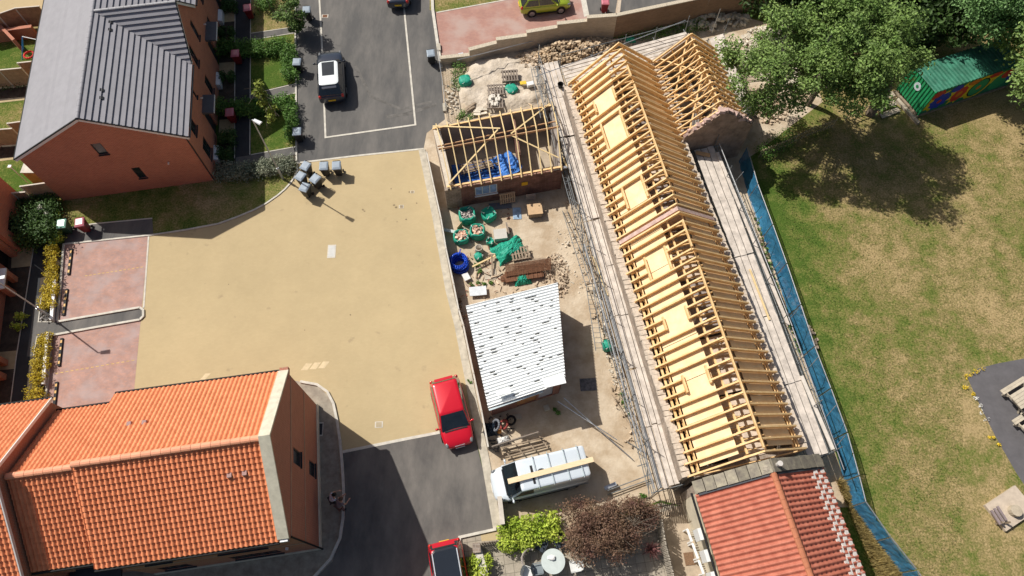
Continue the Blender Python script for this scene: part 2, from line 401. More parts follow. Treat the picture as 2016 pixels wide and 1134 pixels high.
# kerbs, edgings: real strips that stand a little proud
def strip(pts, wd, z0, z1, name='kerb', m=None):
    P = [at(x, y, 0) for x, y in pts]; mb = MB(); rings = []
    for k, p in enumerate(P):
        d0 = (p - P[k - 1]).normalized() if k > 0 else (P[1] - p).normalized()
        d1 = (P[k + 1] - p).normalized() if k < len(P) - 1 else d0
        t = (d0 + d1).normalized(); n = Vector((-t.y, t.x, 0)) * (wd / 2 / max(.4, t.dot(d0)))
        rings.append([(p.x + n.x, p.y + n.y, z0), (p.x - n.x, p.y - n.y, z0), (p.x - n.x, p.y - n.y, z1), (p.x + n.x, p.y + n.y, z1)])
    mb.loft(rings)
    return struct(name, mb, m or KERB)
strip([(628, -160), (629, 0), (634, 90), (641, 271), (818, 246), (794, 0), (784, -160)], .13, .0, .03)
strip([(583, -160), (581, 0), (583, 150), (584, 318)], .12, .0, .09)
strip([(585, 321), (700, 307), (834, 293)], .13, .0, .024)
strip([(584, 318), (586, 334), (580, 349), (572, 361), (561, 373), (547, 385), (524, 401), (500, 414), (466, 428), (430, 441), (366, 453), (300, 463), (126, 481)], .11, .0, .06)
strip([(293, 463), (283, 606)], .1, .0, .022)
strip([(127, 481), (121, 560), (114, 632)], .12, .0, .12)
strip([(114, 634), (276, 606)], .13, .0, .10)
strip([(276, 606), (283, 611), (283, 623), (276, 630)], .13, .0, .10)
strip([(276, 630), (190, 645), (102, 661)], .13, .0, .10)
strip([(102, 661), (96, 740), (90, 800)], .12, .0, .12)
strip([(122, 453), (182, 441), (300, 430)], .08, .0, .03)
strip([(592, 752), (625, 758), (645, 772), (657, 795), (664, 828), (670, 868), (674, 910), (677, 960), (676, 1020), (670, 1060), (652, 1100), (620, 1135), (560, 1180)], .14, .0, .13)
strip([(673, 890), (800, 864), (930, 839)], .16, .0, .02)
strip([(977, 1042), (905, 1058), (915, 1300)], .14, .0, .12)
strip([(846, -160), (852, 20), (862, 90), (868, 130)], .22, .0, .13)
strip([(860, 25), (985, 2), (1040, -9)], .1, .0, .03)
for q in ([(494, 66), (583, 53)], [(494, 79), (583, 65)], [(494, 186), (583, 165)], [(494, 204), (583, 183)], [(494, 305), (583, 289)]): strip(q, .06, .0, .035)
strip([(494, -40), (492, 305)], .05, .0, .035); strip([(463, -40), (462, 312)], .05, .0, .035)
strip([(67, 486), (33, 700), (14, 850)], .05, .0, .035); strip([(82, 585), (76, 634), (102, 634)], .06, .0, .04); strip([(101, 660), (73, 664), (67, 700)], .06, .0, .04)
# broad concrete margin beside the site fence
mb = MB()
for A, B in zip([(834, 294), (862, 428), (888, 570), (906, 640), (938, 800), (960, 905)], [(862, 428), (888, 570), (906, 640), (938, 800), (960, 905), (984, 1040)]):
    a0, b0 = at(*A), at(*B); mb.prism([(a0.x - .36, a0.y), (a0.x + .1, a0.y), (b0.x + .1, b0.y), (b0.x - .36, b0.y)], 0, .05)
struct('concrete_margin', mb, CONC)
# painted bay numbers worn to dashes on the bays
PAINTY = mat('worn_yellow_paint', (.55, .38, .14), .8, .2, 6)
mb = MB()
for k in range(14):
    a = at(170 + k * 8.4, 543 - k * 1.3); mb.box((a.x, a.y, .0135), (.16, .05, .004), radians(8))
for k in range(16):
    a = at(112 + k * 10, 735 - k * 1.7); mb.box((a.x, a.y, .0135), (.17, .05, .004), radians(8))
struct('bay_marking', mb, PAINTY)
# faint tyre arcs and oil spots on the court and the roads
TY = mat('tyre_mark', (.40, .315, .18), .95, .12, 6); TYA = mat('dusty_track', (.135, .128, .118), .95, .25, 2.2)
def arc(pts, wd, z, m, name='tyre_mark'):
    P = [at(x, y) for x, y in pts]; Q = []
    for k in range(len(P) - 1):
        for j in range(5): Q.append(lerp(P[k], P[k + 1], j / 5))
    Q.append(P[-1]); mb = MB(); rows = []
    for k, p in enumerate(Q):
        d = (Q[min(k + 1, len(Q) - 1)] - Q[max(k - 1, 0)]).normalized(); n = Vector((-d.y, d.x, 0)) * wd / 2 * (1 + .4 * nz2(k * .7, 3)); rows.append([(p.x - n.x, p.y - n.y, z), (p.x + n.x, p.y + n.y, z)])
    mb.grid(rows, flip=True); struct(name, mb, m)
mb = MB()
for px, py, r in ((714, 413, .1), (718, 416, .06), (780, 408, .1), (776, 404, .07), (806, 378, .06), (770, 372, .06), (800, 432, .06), (820, 400, .05), (782, 437, .04), (600, 650, .05), (450, 560, .04), (690, 620, .05)):
    c = at(px, py); n = 7; mb.face([(c.x + r * random.uniform(.5, 1.5) * cos(2 * pi * i / n), c.y + r * random.uniform(.5, 1.3) * sin(2 * pi * i / n), .0126) for i in range(n)])
struct('oil_spot', mb, mat('oil_stain', (.22, .17, .10), .9, .3, 8))
arc([(700, 130), (730, 190), (790, 215), (850, 200)], .22, .0125, TYA, 'dusty_track'); arc([(760, 230), (800, 225), (860, 205)], .3, .0125, TYA, 'dusty_track')
# arrow worn on the court
mb = MB()
for k in range(3):
    a = at(600 + k * 17, 722 - k * 2); mb.prism([(a.x - .2, a.y - .22), (a.x + .18, a.y - .22), (a.x + .42, a.y + .2), (a.x + .05, a.y + .2)], .008, .0125)
a = at(402, 741); mb.prism([(a.x - .2, a.y - .2), (a.x + .1, a.y - .2), (a.x + .35, a.y + .18), (a.x + .05, a.y + .18)], .008, .0125)
struct('worn_road_marking', mb, mat('pale_paint', (.62, .50, .31), .8, .1))
def cover(px, py, sx, sy, label, m, rz=0.05):
    c = at(px, py); t = thing('manhole_cover', label, 'manhole cover', (c.x, c.y, .008), rz)
    mb = MB().box((0, 0, .006), (sx, sy, .012)); mb.build('frame', KERB, t, local=True)
    mb = MB().box((0, 0, .009), (sx * .72, sy * .8, .014)); mb.build('lid', m, t, local=True)
GREYLID = mat('grey_lid', (.36, .36, .35), .7, .1)
cover(653, 495, .52, .95, 'pale grey rectangular manhole cover in the middle of the buff court', mat('pale_lid', (.55, .55, .52), .7, .08))
cover(746, 836, .45, .35, 'small buff manhole cover on the court near the red hatchback', mat('buff_lid', (.4, .33, .22), .8, .1))
cover(640, 32, .5, .34, 'small rusty drain cover beside the kerb of the top road', RUST)
cover(790, 407, .3, .25, 'small worn access cover low on the court near the site fence', mat('brown_lid', (.28, .22, .14), .8, .2))
cover(812, 378, .25, .2, 'tiny worn access cover higher on the court near the site fence', mat('brown_lid', (.28, .22, .14), .8, .2))
cover(631, 845, .3, .8, 'black drain grating along the foot of the orange tiled gable', DARKGREY)
# ---------------------------------------------------------------- buildings
class Frame:
    """local building axes: s along the given ground direction, t at right angles (left of s)"""
    def __init__(self, o, d):
        self.o = Vector((o[0], o[1], 0)); self.d = Vector((d[0], d[1], 0)).normalized(); self.n = Vector((-self.d.y, self.d.x, 0))
    def __call__(self, s, t, z=0.0): 
        p = self.o + self.d * s + self.n * t; return Vector((p.x, p.y, z))
    @property
    def ang(self): return atan2(self.d.y, self.d.x)

def roof_tiles(mb, O, U, S, L, H, pitch, gauge, lip, amp=0.0, prof='pan', u0=None, u1=None, sub=6, thick=.03):
    """courses of tiles as real relief. O eave corner, U unit vector along the eave, S unit vector up the slope,
    L eave length, H slope length; u0/u1 optional limits along the eave as functions of the distance up the slope"""
    U = Vector(U).normalized(); S = Vector(S).normalized(); N = U.cross(S)
    if N.z < 0: N = -N; flip = True
    else: flip = False
    O = Vector(O)
    nc = max(1, round(H / gauge)); g = H / nc; npit = max(1, round(L / pitch)); pt = L / npit
    us = [k * pt / sub for k in range(npit * sub + 1)]
    def h(u):
        if prof == 'flat': return 0.0
        x = (u / pt) % 1.0
        if prof == 'pan':      # one round roll and one shallow trough
            return amp * (sin(pi * x / .62) if x < .62 else -.75 * sin(pi * (x - .62) / .38))
        if prof == 'roman':    # flat pan with one narrow roll
            return amp * (sin(pi * (x - .68) / .32) if x > .68 else 0.0)
        return amp * .5 * (1 - cos(2 * pi * x))
    hh = [h(u) for u in us]
    for j in range(nc):
        s0, s1 = j * g, (j + 1) * g + (.0 if j == nc - 1 else .0)
        rows = []
        for s, e in ((s0, -thick if j == 0 else -.004), (s0, lip), (s1, 0.0)):
            a = u0(s) if u0 else 0.0; b = u1(s) if u1 else L
            rows.append([O + U * min(max(u, a), b) + S * s + N * (e + q) for u, q in zip(us, hh)])
        mb.grid(rows, flip)
    return mb

def ridge_tiles(mb, A, B, r=.13, seg=.4, drop=.03):
    A = Vector(A); B = Vector(B); d = B - A; n = max(1, round(d.length / seg)); u = d.normalized(); sx = u.cross(Vector((0, 0, 1))).normalized()
    for k in range(n):
        a = A + d * (k / n); b = A + d * ((k + 1.0) / n - .012 / max(.1, d.length)) ; rr = r * 1.05
        def ring(p, r_): return [p + sx * (-cos(pi * i / 6) * r_) + Vector((0, 0, sin(pi * i / 6) * r_ * .8 - drop)) for i in range(7)]
        mb.loft([ring(a, rr), ring(b, r)], closed=True, cap=True)
    return mb

def hole_wall(mb, fr, s0, s1, z0, ztop, t0, t1, holes):
    """wall slab in frame fr from s0..s1, thickness t0..t1, ztop(s) top outline as list of (s,z); holes = (sa,sb,za,zb)"""
    xs = sorted(set([s0, s1] + [p[0] for p in ztop if s0 < p[0] < s1] + [v for h in holes for v in h[:2]]))
    def zt(s):
        for (a, za), (b, zb) in zip(ztop[:-1], ztop[1:]):
            if a <= s <= b: return za + (zb - za) * (s - a) / (b - a) if b > a else za
        return ztop[-1][1]
    for a, b in zip(xs[:-1], xs[1:]):
        hs = sorted([h for h in holes if h[0] <= a + 1e-6 and h[1] >= b - 1e-6], key=lambda h: h[2])
        z = z0
        for h in hs:
            if h[2] > z: mb.hexa([fr(a, t0, z), fr(b, t0, z), fr(b, t1, z), fr(a, t1, z)], [fr(a, t0, h[2]), fr(b, t0, h[2]), fr(b, t1, h[2]), fr(a, t1, h[2])])
            z = h[3]
        mb.hexa([fr(a, t0, z), fr(b, t0, z), fr(b, t1, z), fr(a, t1, z)], [fr(a, t0, zt(a)), fr(b, t0, zt(b)), fr(b, t1, zt(b)), fr(a, t1, zt(a))])
    return mb

def window(root, fr, sa, sb, za, zb, tface, dirn=-1, name='window', frame_m=None, cols=2, sill=True, glass=None, bars=True):
    """window set into an opening: frame, glass pane and sill; tface = outer face of wall, dirn = outward sign along t"""
    fm = frame_m or DARKGREY; f = .055; tt = tface - dirn * .06
    mb = MB()
    def blk(a, b, c, d, o=0.0, th=.06): mb.hexa([fr(a, tt - .5 * th + o, c), fr(b, tt - .5 * th + o, c), fr(b, tt + .5 * th + o, c), fr(a, tt + .5 * th + o, c)], [fr(a, tt - .5 * th + o, d), fr(b, tt - .5 * th + o, d), fr(b, tt + .5 * th + o, d), fr(a, tt + .5 * th + o, d)])
    blk(sa, sb, zb - f, zb); blk(sa, sb, za, za + f); blk(sa, sa + f, za + f, zb - f); blk(sb - f, sb, za + f, zb - f)
    if bars:
        for k in range(1, cols):
            c = sa + (sb - sa) * k / cols; blk(c - f / 2, c + f / 2, za + f, zb - f)
    w_ = mb.build(name, fm, root)
    p = MB(); mb = p; blk(sa + f, sb - f, za + f, zb - f, -dirn * .005, .02); p.build('pane', glass or GLASS, w_)
    if sill:
        p = MB(); mb = p
        a, b, th = sa - .04, sb + .04, .1; o = dirn * .09
        blk(a, b, za - .05, za - .002, o, th); p.build('sill', fm, w_)
    return w_

# ---- the slate roofed terrace on the upper left
a0 = at(425, 355); b0 = at(125, 395)
SF = Frame(a0, (b0 - a0))          # s runs west along the gable; t runs south -> use negative t for north
G = (b0 - a0).length; ZE, ZR = 4.7, 7.3; NL = 34.0
slate = thing('terraced_house', 'red brick house with dark grey tiled roof and a cross gable facing the front gardens', 'house', tuple(SF(G / 2, 0, 0)))
gw = [(5.0, 5.5, 3.98, 4.98), (3.98, 4.43, 1.22, 2.32)]
gw = [(4.92, 5.52, 3.95, 5.0), (3.9, 4.42, 1.25, 2.35)]
mb = hole_wall(MB(), SF, 0, G, 0, [(0, ZE), (G / 2, ZR), (G, ZE)], 0, -.3, gw)
VF = Frame(a0, -SF.n)              # s runs north along the front wall, t positive = west (into the house)
V = lambda s, t, z=0: VF(s, t, z)
CG0, CGA, CG1 = 5.83, 8.5, 11.2
fw = [(7.0 - .25, 7.0 + .45, 3.45, 4.9), (9.15, 9.7, 3.5, 4.95), (4.02, 4.32, 3.45, 4.35), (1.0, 1.95, 3.3, 4.4), (12.2, 12.85, 1.15, 2.4), (6.5, 7.3, .9, 2.35), (.95, 2.0, .9, 2.25), (13.0, 14.0, 3.3, 4.4)]
doors = [(3.75, 4.75, .0, 2.1), (10.3, 11.3, .0, 2.1), (16, 17, 0, 2.1)]
hole_wall(mb, VF, 0.3, NL, 0, [(0, ZE), (CG0, ZE), (CGA, ZR), (CG1, ZE), (NL, ZE)], 0, .3, fw + doors)
hole_wall(mb, VF, 0.3, NL, 0, [(0, ZE), (NL, ZE)], G - .3, G, [])
mb.build('wall', BRICK_N, slate)
for s_a, s_b, z_a, z_b in gw: window(slate, SF, s_a, s_b, z_a, z_b, 0, 1, cols=1)
for q in fw: window(slate, VF, *q, 0, -1, cols=2 if q[1] - q[0] > .6 else 1)
for q in doors:
    d = MB(); d.hexa([VF(q[0], .12, 0), VF(q[1], .12, 0), VF(q[1], .18, 0), VF(q[0], .18, 0)], [VF(q[0], .12, q[3]), VF(q[1], .12, q[3]), VF(q[1], .18, q[3]), VF(q[0], .18, q[3])])
    dd = d.build('door', DARKGREY, slate); h = MB().box(tuple(VF(q[0] + .12, .1, 1.05)), (.04, .04, .14)); h.build('handle', STEEL, dd)
# eaves and slopes (tiles overhang the walls a little)
slope = sqrt((G / 2) ** 2 + (ZR - ZE) ** 2); oh = .16; rz_ = ZR + .06
dn = (ZR - ZE) / (G / 2)
def upv(dx, dy, dz): return Vector((dx, dy, dz)).normalized()
wd_ = SF.d                                           # west
nd_ = VF.d                                           # north
Se = upv(wd_.x * (G / 2), wd_.y * (G / 2), ZR - ZE); Sw = upv(-wd_.x * (G / 2), -wd_.y * (G / 2), ZR - ZE)
SH = slope + oh
O_e = VF(-.12, -oh * cos(atan(dn)), ZE - oh * sin(atan(dn)) + .06)
# front slope: interrupted by the cross gable between the two valleys
hw = CGA - CG0
def v_lo(s):  # valley on the near side of the cross gable
    r = max(0.0, (s - oh)) / slope; return CG0 + .12 + hw * r
def v_hi(s):
    r = max(0.0, (s - oh)) / slope; return CG1 + .12 - (CG1 - CGA) * r
mb = MB()
roof_tiles(mb, O_e, nd_, Se, NL, SH, .33, .33, .078, prof='flat', u1=v_lo, sub=1)
roof_tiles(mb, O_e, nd_, Se, NL, SH, .33, .33, .078, prof='flat', u0=v_hi, sub=1)
O_w = VF(-.12, G + oh * cos(atan(dn)), ZE - oh * sin(atan(dn)) + .06)
roof_tiles(mb, O_w, nd_, Sw, NL, SH, .33, .33, .03, prof='flat', sub=1)
# the two slopes of the cross gable, running back to the ridge
cdep = G / 2 + .12; csl = sqrt(hw ** 2 + (ZR - ZE) ** 2)
Sc = upv(nd_.x * hw, nd_.y * hw, ZR - ZE); Oc = VF(CG0, -.12, ZE + .06)
def c_hi(s): return .12 + (G / 2) * min(1, s / csl) + .0
roof_tiles(mb, Oc, wd_, Sc, cdep, csl, .33, .34, .078, prof='flat', u1=c_hi, sub=1)
Sc2 = upv(-nd_.x * hw, -nd_.y * hw, ZR - ZE); Oc2 = VF(CG1, -.12, ZE + .06)
roof_tiles(mb, Oc2, wd_, Sc2, cdep, csl, .33, .34, .03, prof='flat', u1=c_hi, sub=1)
rf = mb.build('roof', SLATE, slate)
mb = MB(); ridge_tiles(mb, VF(-.12, G / 2, rz_ + .03), VF(NL, G / 2, rz_ + .03), .1, .45); mb.build('ridge', SLATE, rf)
mb = MB(); ridge_tiles(mb, VF(CGA, -.12, rz_ + .03), VF(CGA, G / 2 - .1, rz_ + .03), .1, .45); mb.build('ridge', mat('pale_ridge', (.36, .36, .37), .6), rf)
for v_, u_ in ((1.55, 4.0), (2.15, 4.03), (7.1, 4.0), (7.75, 4.03)):
    mb = MB(); z = ZE + (ZR - ZE) * (u_ / (G / 2)) + .07; mb.bar(VF(v_, u_, z + .03), VF(v_ + .22, u_, z + .03), .22, .08, up=(-wd_.x * dn, -wd_.y * dn, 1)); mb.build('roof_vent', SLATE_DK, rf)
for sgn, (u_, z_) in ((1, (-oh, ZE - .07)), (-1, (G + oh, ZE - .07))):
    mb = MB()
    if sgn > 0:
        mb.tube(VF(-.1, -oh - .05, z_), VF(CG0 - .05, -oh - .05, z_), .055); mb.tube(VF(CG1 + .05, -oh - .05, z_), VF(NL, -oh - .05, z_), .055)
    else: mb.tube(VF(-.1, u_ + .05, z_), VF(NL, u_ + .05, z_), .055)
    mb.build('gutter', DARKGREY, slate)
# verge boards and dark verge trim
for A, B in ((VF(-.125, -oh, ZE - .16), VF(-.125, G / 2, ZR - .06)), (VF(-.125, G + oh, ZE - .16), VF(-.125, G / 2, ZR - .06)),
             (VF(CG0 + .1, -.13, ZE - .02), VF(CGA, -.13, ZR - .02)), (VF(CG1 - .1, -.13, ZE - .02), VF(CGA, -.13, ZR - .02))):
    mb = MB(); mb.bar(A, B, .035, .16); mb.build('bargeboard', PVC, slate)
    mb = MB(); mb.bar(A + Vector((0, 0, .14)), B + Vector((0, 0, .14)), .075, .07); mb.build('verge_trim', SLATE_DK, slate)
mb = MB(); mb.tube(VF(-.06, .06, .05), VF(-.06, .06, ZE - .1), .04); mb.build('downpipe', DARKGREY, slate)
mb = MB().tube(SF(2.0, .05, 2.5), SF(2.0, .2, 2.5), .05); mb.build('wall_vent', PVC, slate)
for s_, z_ in ((4.6, 2.9), (11.4, 2.9)):
    mb = MB().tube(VF(s_, -.15, z_), VF(s_, 0, z_), .05); mb.build('wall_vent', PVC, slate)
def canopy(s0, s1, dep, z, m, pm=None, th=.09):
    mb = MB(); mb.hexa([VF(s0, -dep, z), VF(s1, -dep, z), VF(s1, 0, z), VF(s0, 0, z)][::-1] if False else [VF(s0, 0, z), VF(s0, -dep, z), VF(s1, -dep, z), VF(s1, 0, z)], [VF(s0, 0, z + th + .12), VF(s0, -dep, z + th), VF(s1, -dep, z + th), VF(s1, 0, z + th + .12)])
    o = mb.build('canopy', m, slate)
    mb = MB(); mb.bar(VF(s0, -dep - .02, z + .05), VF(s1, -dep - .02, z + .05), .03, .12); mb.build('fascia', PVC, o)
    return o
canopy(3.6, 5.15, .72, 2.4, mat('lead_canopy', (.10, .105, .115), .5, .1)); canopy(10.2, 12.0, .72, 2.4, MATS['lead_canopy'])
for s0 in (1.35, 8.0, 14.4):
    mb = MB(); mb.hexa([VF(s0, 0, 1.9), VF(s0, -.5, 1.9), VF(s0 + 1.5, -.5, 1.9), VF(s0 + 1.5, 0, 1.9)] if False else [VF(s0, 0, .0), VF(s0, -.28, .0), VF(s0 + 1.2, -.28, .0), VF(s0 + 1.2, 0, .0)], [VF(s0, 0, .55), VF(s0, -.28, .45), VF(s0 + 1.2, -.28, .45), VF(s0 + 1.2, 0, .55)])
    mb.build('meter_cabinet', PVC, slate)

# ---- the orange pantiled house
SE = at(632, 1080); NE = at(626, 800)
OF = Frame(SE, Vector((-(NE - SE).y, (NE - SE).x, 0)))      # s runs west along the house, t: left of s = south; use D() with t measured north
def D(s, t, z=0): return OF(s, -t, z)
DF = lambda s, t, z=0: OF(s, -t, z)
W_ = (NE - SE).length; OE, OR = 5.75, 8.35
class F2:
    def __init__(self, f): self.f = f
    def __call__(self, s, t, z=0): return self.f(s, t, z)
ORANGE = mat('orange_pantile', (.62, .20, .085), .64, .1, 3.2, col2=(.80, .29, .135), lo=.3, hi=.62)
ORIDGE = mat('orange_ridge', (.76, .34, .2), .65, .08, 2, isl=.05)
CREAM = mat('cream_coping', (.60, .56, .44), .8, .12, 3, bump=.004)
CREAMB = mat('cream_band', (.42, .33, .24), .85, .1)
house = thing('pantiled_house', 'orange pantiled brick house with cream gable coping beside the buff court', 'house', tuple(D(4.2, W_ / 2)))
GE = Frame(SE, NE - SE)                                    # s north along the east gable; t left = west
gh = [(3.45, 4.2, 3.72, 4.95), (3.45, 4.2, .95, 2.1)]
def shrink_top(pts): return pts
mb = hole_wall(MB(), GE, 0, W_, 0, [(0, OE + .12), (W_ / 2, OR + .22), (W_, OE + .12)], 0, .32, gh)
SW = F2(lambda s, t, z=0: OF(s, -t, z))
sh_ = [(1.7, 4.0, 3.35, 4.6), (1.7, 4.1, .75, 1.9), (6.1, 7.3, 3.5, 4.6), (6.1, 7.6, .75, 1.9)]
hole_wall(mb, SW, .32, 8.45, 0, [(0, OE), (9, OE)], 0, .3, sh_)
hole_wall(mb, SW, .32, 8.45, 0, [(0, OE), (9, OE)], W_ - .3, W_, [])
mb.build('wall', BRICK_O, house)
for q in gh: window(house, GE, *q, 0, -1, cols=1)
for q in sh_: window(house, SW, *q, 0, -1, cols=3)
mb = MB(); 
mb.hexa([GE(-.05, -.06, 0), GE(W_ + .05, -.06, 0), GE(W_ + .05, -.004, 0), GE(-.05, -.004, 0)], [GE(-.05, -.06, .38), GE(W_ + .05, -.06, .38), GE(W_ + .05, -.004, .42), GE(-.05, -.004, .42)])
mb.hexa([SW(0, -.06, 0), SW(0, -.004, 0), SW(8.4, -.004, 0), SW(8.4, -.06, 0)][::-1], [SW(0, -.06, .3), SW(0, -.004, .3), SW(8.4, -.004, .3), SW(8.4, -.06, .3)][::-1])
mb.build('plinth', CREAM, house)
for z in (2.95, 5.35):
    mb = MB(); L0 = 0 if z < 4 else .0
    mb.hexa([GE(-.02, -.02, z), GE(W_, -.02, z), GE(W_, -.003, z), GE(-.02, -.003, z)], [GE(-.02, -.02, z + .06), GE(W_, -.02, z + .06), GE(W_, -.003, z + .06), GE(-.02, -.003, z + .06)])
    mb.build('string_course', CREAMB, house)
mb = MB(); mb.bar(SW(0, -.012, 2.98), SW(8.4, -.012, 2.98), .02, .06); mb.build('string_course', CREAMB, house)
# coping: one long slab up each rake plus kneelers
mb = MB()
for a, b in ((-.12, W_ / 2), (W_ + .12, W_ / 2)):
    za, zb = OE + .16 - .12 * (OR - OE) / (W_ / 2), OR + .26
    A0, A1, B0, B1 = GE(a, -.06, za), GE(a, .44, za), GE(b, -.06, zb), GE(b, .44, zb)
    up = Vector((0, 0, .13))
    r0 = [A0, A1, B1, B0] if a > b else [A0, B0, B1, A1]
    mb.hexa(r0[::-1] if False else r0, [p + up for p in r0])
mb.build('gable_coping', CREAM, house)
mb = MB(); mb.box(tuple(GE(W_ + .02, .18, OE + .02)), (.55, .42, .3), atan2(GE.d.y, GE.d.x)); mb.build('kneeler', BRICK_O, house)
mb = MB(); mb.box(tuple(GE(-.02, .18, OE + .0)), (.42, .34, .26), atan2(GE.d.y, GE.d.x)); mb.build('kneeler', STEEL, house)
def pan_roof(root, s0, s1, t0, t1, ze, zr, tile=.22, gauge=.265, m=None, ridge=True, rm=None, amp=.04):
    m = m or ORANGE; wh = (t1 - t0) / 2; sl_ = sqrt(wh ** 2 + (zr - ze) ** 2); oh_ = .17; U = OF.d; N_ = -OF.n
    up_s = upv(N_.x * wh, N_.y * wh, zr - ze); up_n = upv(-N_.x * wh, -N_.y * wh, zr - ze)
    mb = MB()
    roof_tiles(mb, D(s0, t0, ze + .07) - up_s * oh_, U, up_s, s1 - s0, sl_ + oh_, tile, gauge, .05, amp, 'pan')
    roof_tiles(mb, D(s0, t1, ze + .07) - up_n * oh_, U, up_n, s1 - s0, sl_ + oh_, tile, gauge, .05, amp, 'pan')
    r = mb.build('roof', m, root, uv=False)
    if ridge:
        mb = MB(); ridge_tiles(mb, D(s0, (t0 + t1) / 2, zr + .15), D(s1, (t0 + t1) / 2, zr + .15), .15, .42, .04); mb.build('ridge', rm or ORIDGE, r)
    for t_ in (t0 - .24, t1 + .24):
        mb = MB(); mb.tube(D(s0, t_, ze - .08), D(s1, t_, ze - .08), .06); mb.build('gutter', BLACK, root)
    return r
r1 = pan_roof(house, .42, 8.42, 0, W_, OE, OR)
for s_, t_ in ((1.35, 2.62), (2.0, 2.62), (6.8, 5.75), (6.1, 5.7)):
    mb = MB(); z = OE + (OR - OE) * (1 - abs(t_ - W_ / 2) / (W_ / 2)) + .13; mb.box(tuple(D(s_, t_, z)), (.2, .2, .1), OF.ang); mb.build('roof_vent', mat('mauve_vent', (.35, .22, .2), .7), r1)
mb = MB(); mb.tube(D(-.1, -.04, .05), D(-.1, -.04, OE - .1), .045); mb.build('downpipe', BLACK, house)
mb = MB().box(tuple(D(1.0, -.1, 2.6)), (.12, .12, .12)); mb.build('wall_vent', PVC, house)
# middle house, set lower and slightly back
mid = thing('pantiled_house', 'narrow orange pantiled house joining the two bigger ones, its roof a step lower', 'house', tuple(D(9.8, W_ / 2)))
mb = hole_wall(MB(), SW, 8.45, 11.3, 0, [(0, OE - .15), (20, OE - .15)], .3, .6, [(9.2, 10.6, 3.3, 4.4)]); mb.build('wall', BRICK_O, mid); mb = hole_wall(MB(), SW, 8.45, 11.3, 0, [(0, OE - .15), (20, OE - .15)], W_ - .75, W_ - .45, [])
mb.build('wall', BRICK_O, mid); window(mid, SW, 9.2, 10.6, 3.3, 4.4, .3, -1, cols=2)
pan_roof(mid, 8.44, 11.22, .3, W_ - .42, OE - .12, OR - .2)
mb = MB(); mb.tube(D(9.3, -.3, 0), D(9.3, -.3, 2.6), .06); mb.tube(D(10.9, -.3, 0), D(10.9, -.3, 2.6), .06); mb.hexa([D(11.2, -.6, 2.6), D(8.8, -.6, 2.6), D(8.8, .3, 2.6), D(11.2, .3, 2.6)], [D(11.2, -.6, 2.7), D(8.8, -.6, 2.7), D(8.8, .3, 2.8), D(11.2, .3, 2.8)])
mb.build('porch', DARKGREY, mid)
# west house: higher roof, its gable wall shows as a dark strip
wst = thing('pantiled_house', 'westernmost orange pantiled house with white verge above a narrow brick strip', 'house', tuple(D(15, W_ / 2)))
WE, WR = OE + .25, OR + .55
GW = Frame(D(11.3, -.1), NE - SE)
mb = hole_wall(MB(), GW, 0, W_ + .2, 0, [(0, WE), ((W_ + .2) / 2, WR), (W_ + .2, WE)], 0, .3, [])
hole_wall(mb, SW, 11.6, 20, 0, [(0, WE), (30, WE)], -.1, .2, []); hole_wall(mb, SW, 11.6, 20, 0, [(0, WE), (30, WE)], W_ - .2, W_ + .1, [])
mb.build('wall', BRICK_O, wst)
pan_roof(wst, 11.28, 20, -.1, W_ + .1, WE, WR)
for t_, in ((-.25,), (W_ + .25,)):
    mb = MB(); mb.bar(D(11.24, t_, WE - .1 + .1), D(11.24, W_ / 2, WR + .1), .05, .15); mb.build('bargeboard', PVC, wst)

# ---- brick house on the left edge (its front wall, a projecting bay, door and canopies are in view)
LH0 = at(50, 392); LH1 = at(44, 494); LH2 = at(22, 500); LH3 = at(-12, 770)
left = thing('brick_house', 'orange brick house cut off by the left edge behind dark shrubs', 'house', tuple((LH0 + LH3) / 2 + Vector((-3, 0, 0))))
LF = Frame(LH0, LH1 - LH0); LL = (LH1 - LH0).length
mb = hole_wall(MB(), LF, 0, LL, 0, [(0, 3), (20, 3)], 0, -.3, [(LL - 1.75, LL - .75, .5, 1.45)])
LG = Frame(LH2, LH3 - LH2); LGL = (LH3 - LH2).length + 2
hole_wall(mb, LG, 0, LGL, 0, [(0, 3), (30, 3)], 0, -.3, [(.15, 1.15, 0, 2.1), (5.0, 6.2, .8, 1.9)])
for A, B in ((LH1, LH2), (LH0, LH0 + Vector((-7, -1.1, 0)))):
    ff = Frame(A, B - A); hole_wall(mb, ff, 0.0, (B - A).length, 0, [(0, 3), (20, 3)], 0, -.3, []) if False else mb.hexa([ff(0.31, .0, 0), ff((B - A).length, .0, 0), ff((B - A).length, .3, 0), ff(0.31, .3, 0)], [ff(.31, .0, 3), ff((B - A).length, .0, 3), ff((B - A).length, .3, 3), ff(.31, .3, 3)])
mb.build('wall', BRICK_N, left)
window(left, LF, LL - 1.75, LL - .75, .5, 1.45, 0, 1, cols=2); window(left, LG, 5.0, 6.2, .8, 1.9, 0, 1, cols=2)
mb = MB(); mb.hexa([LG(.15, -.18, 0), LG(1.15, -.18, 0), LG(1.15, -.12, 0), LG(.15, -.12, 0)], [LG(.15, -.18, 2.1), LG(1.15, -.18, 2.1), LG(1.15, -.12, 2.1), LG(.15, -.12, 2.1)]); mb.build('door', BLACK, left)
for s0, s1, dep, z, m in ((-.1, 1.4, .15, 2.35, DARKGREY), (1.9, 3.3, .75, 1.25, PVC), (7.2, 8.8, .55, 1.1, PVC)):
    mb = MB(); mb.hexa([LG(s0, 0, z), LG(s1, 0, z), LG(s1, dep, z), LG(s0, dep, z)], [LG(s0, 0, z + .2), LG(s1, 0, z + .2), LG(s1, dep, z + .1), LG(s0, dep, z + .1)]); mb.build('canopy', m, left)
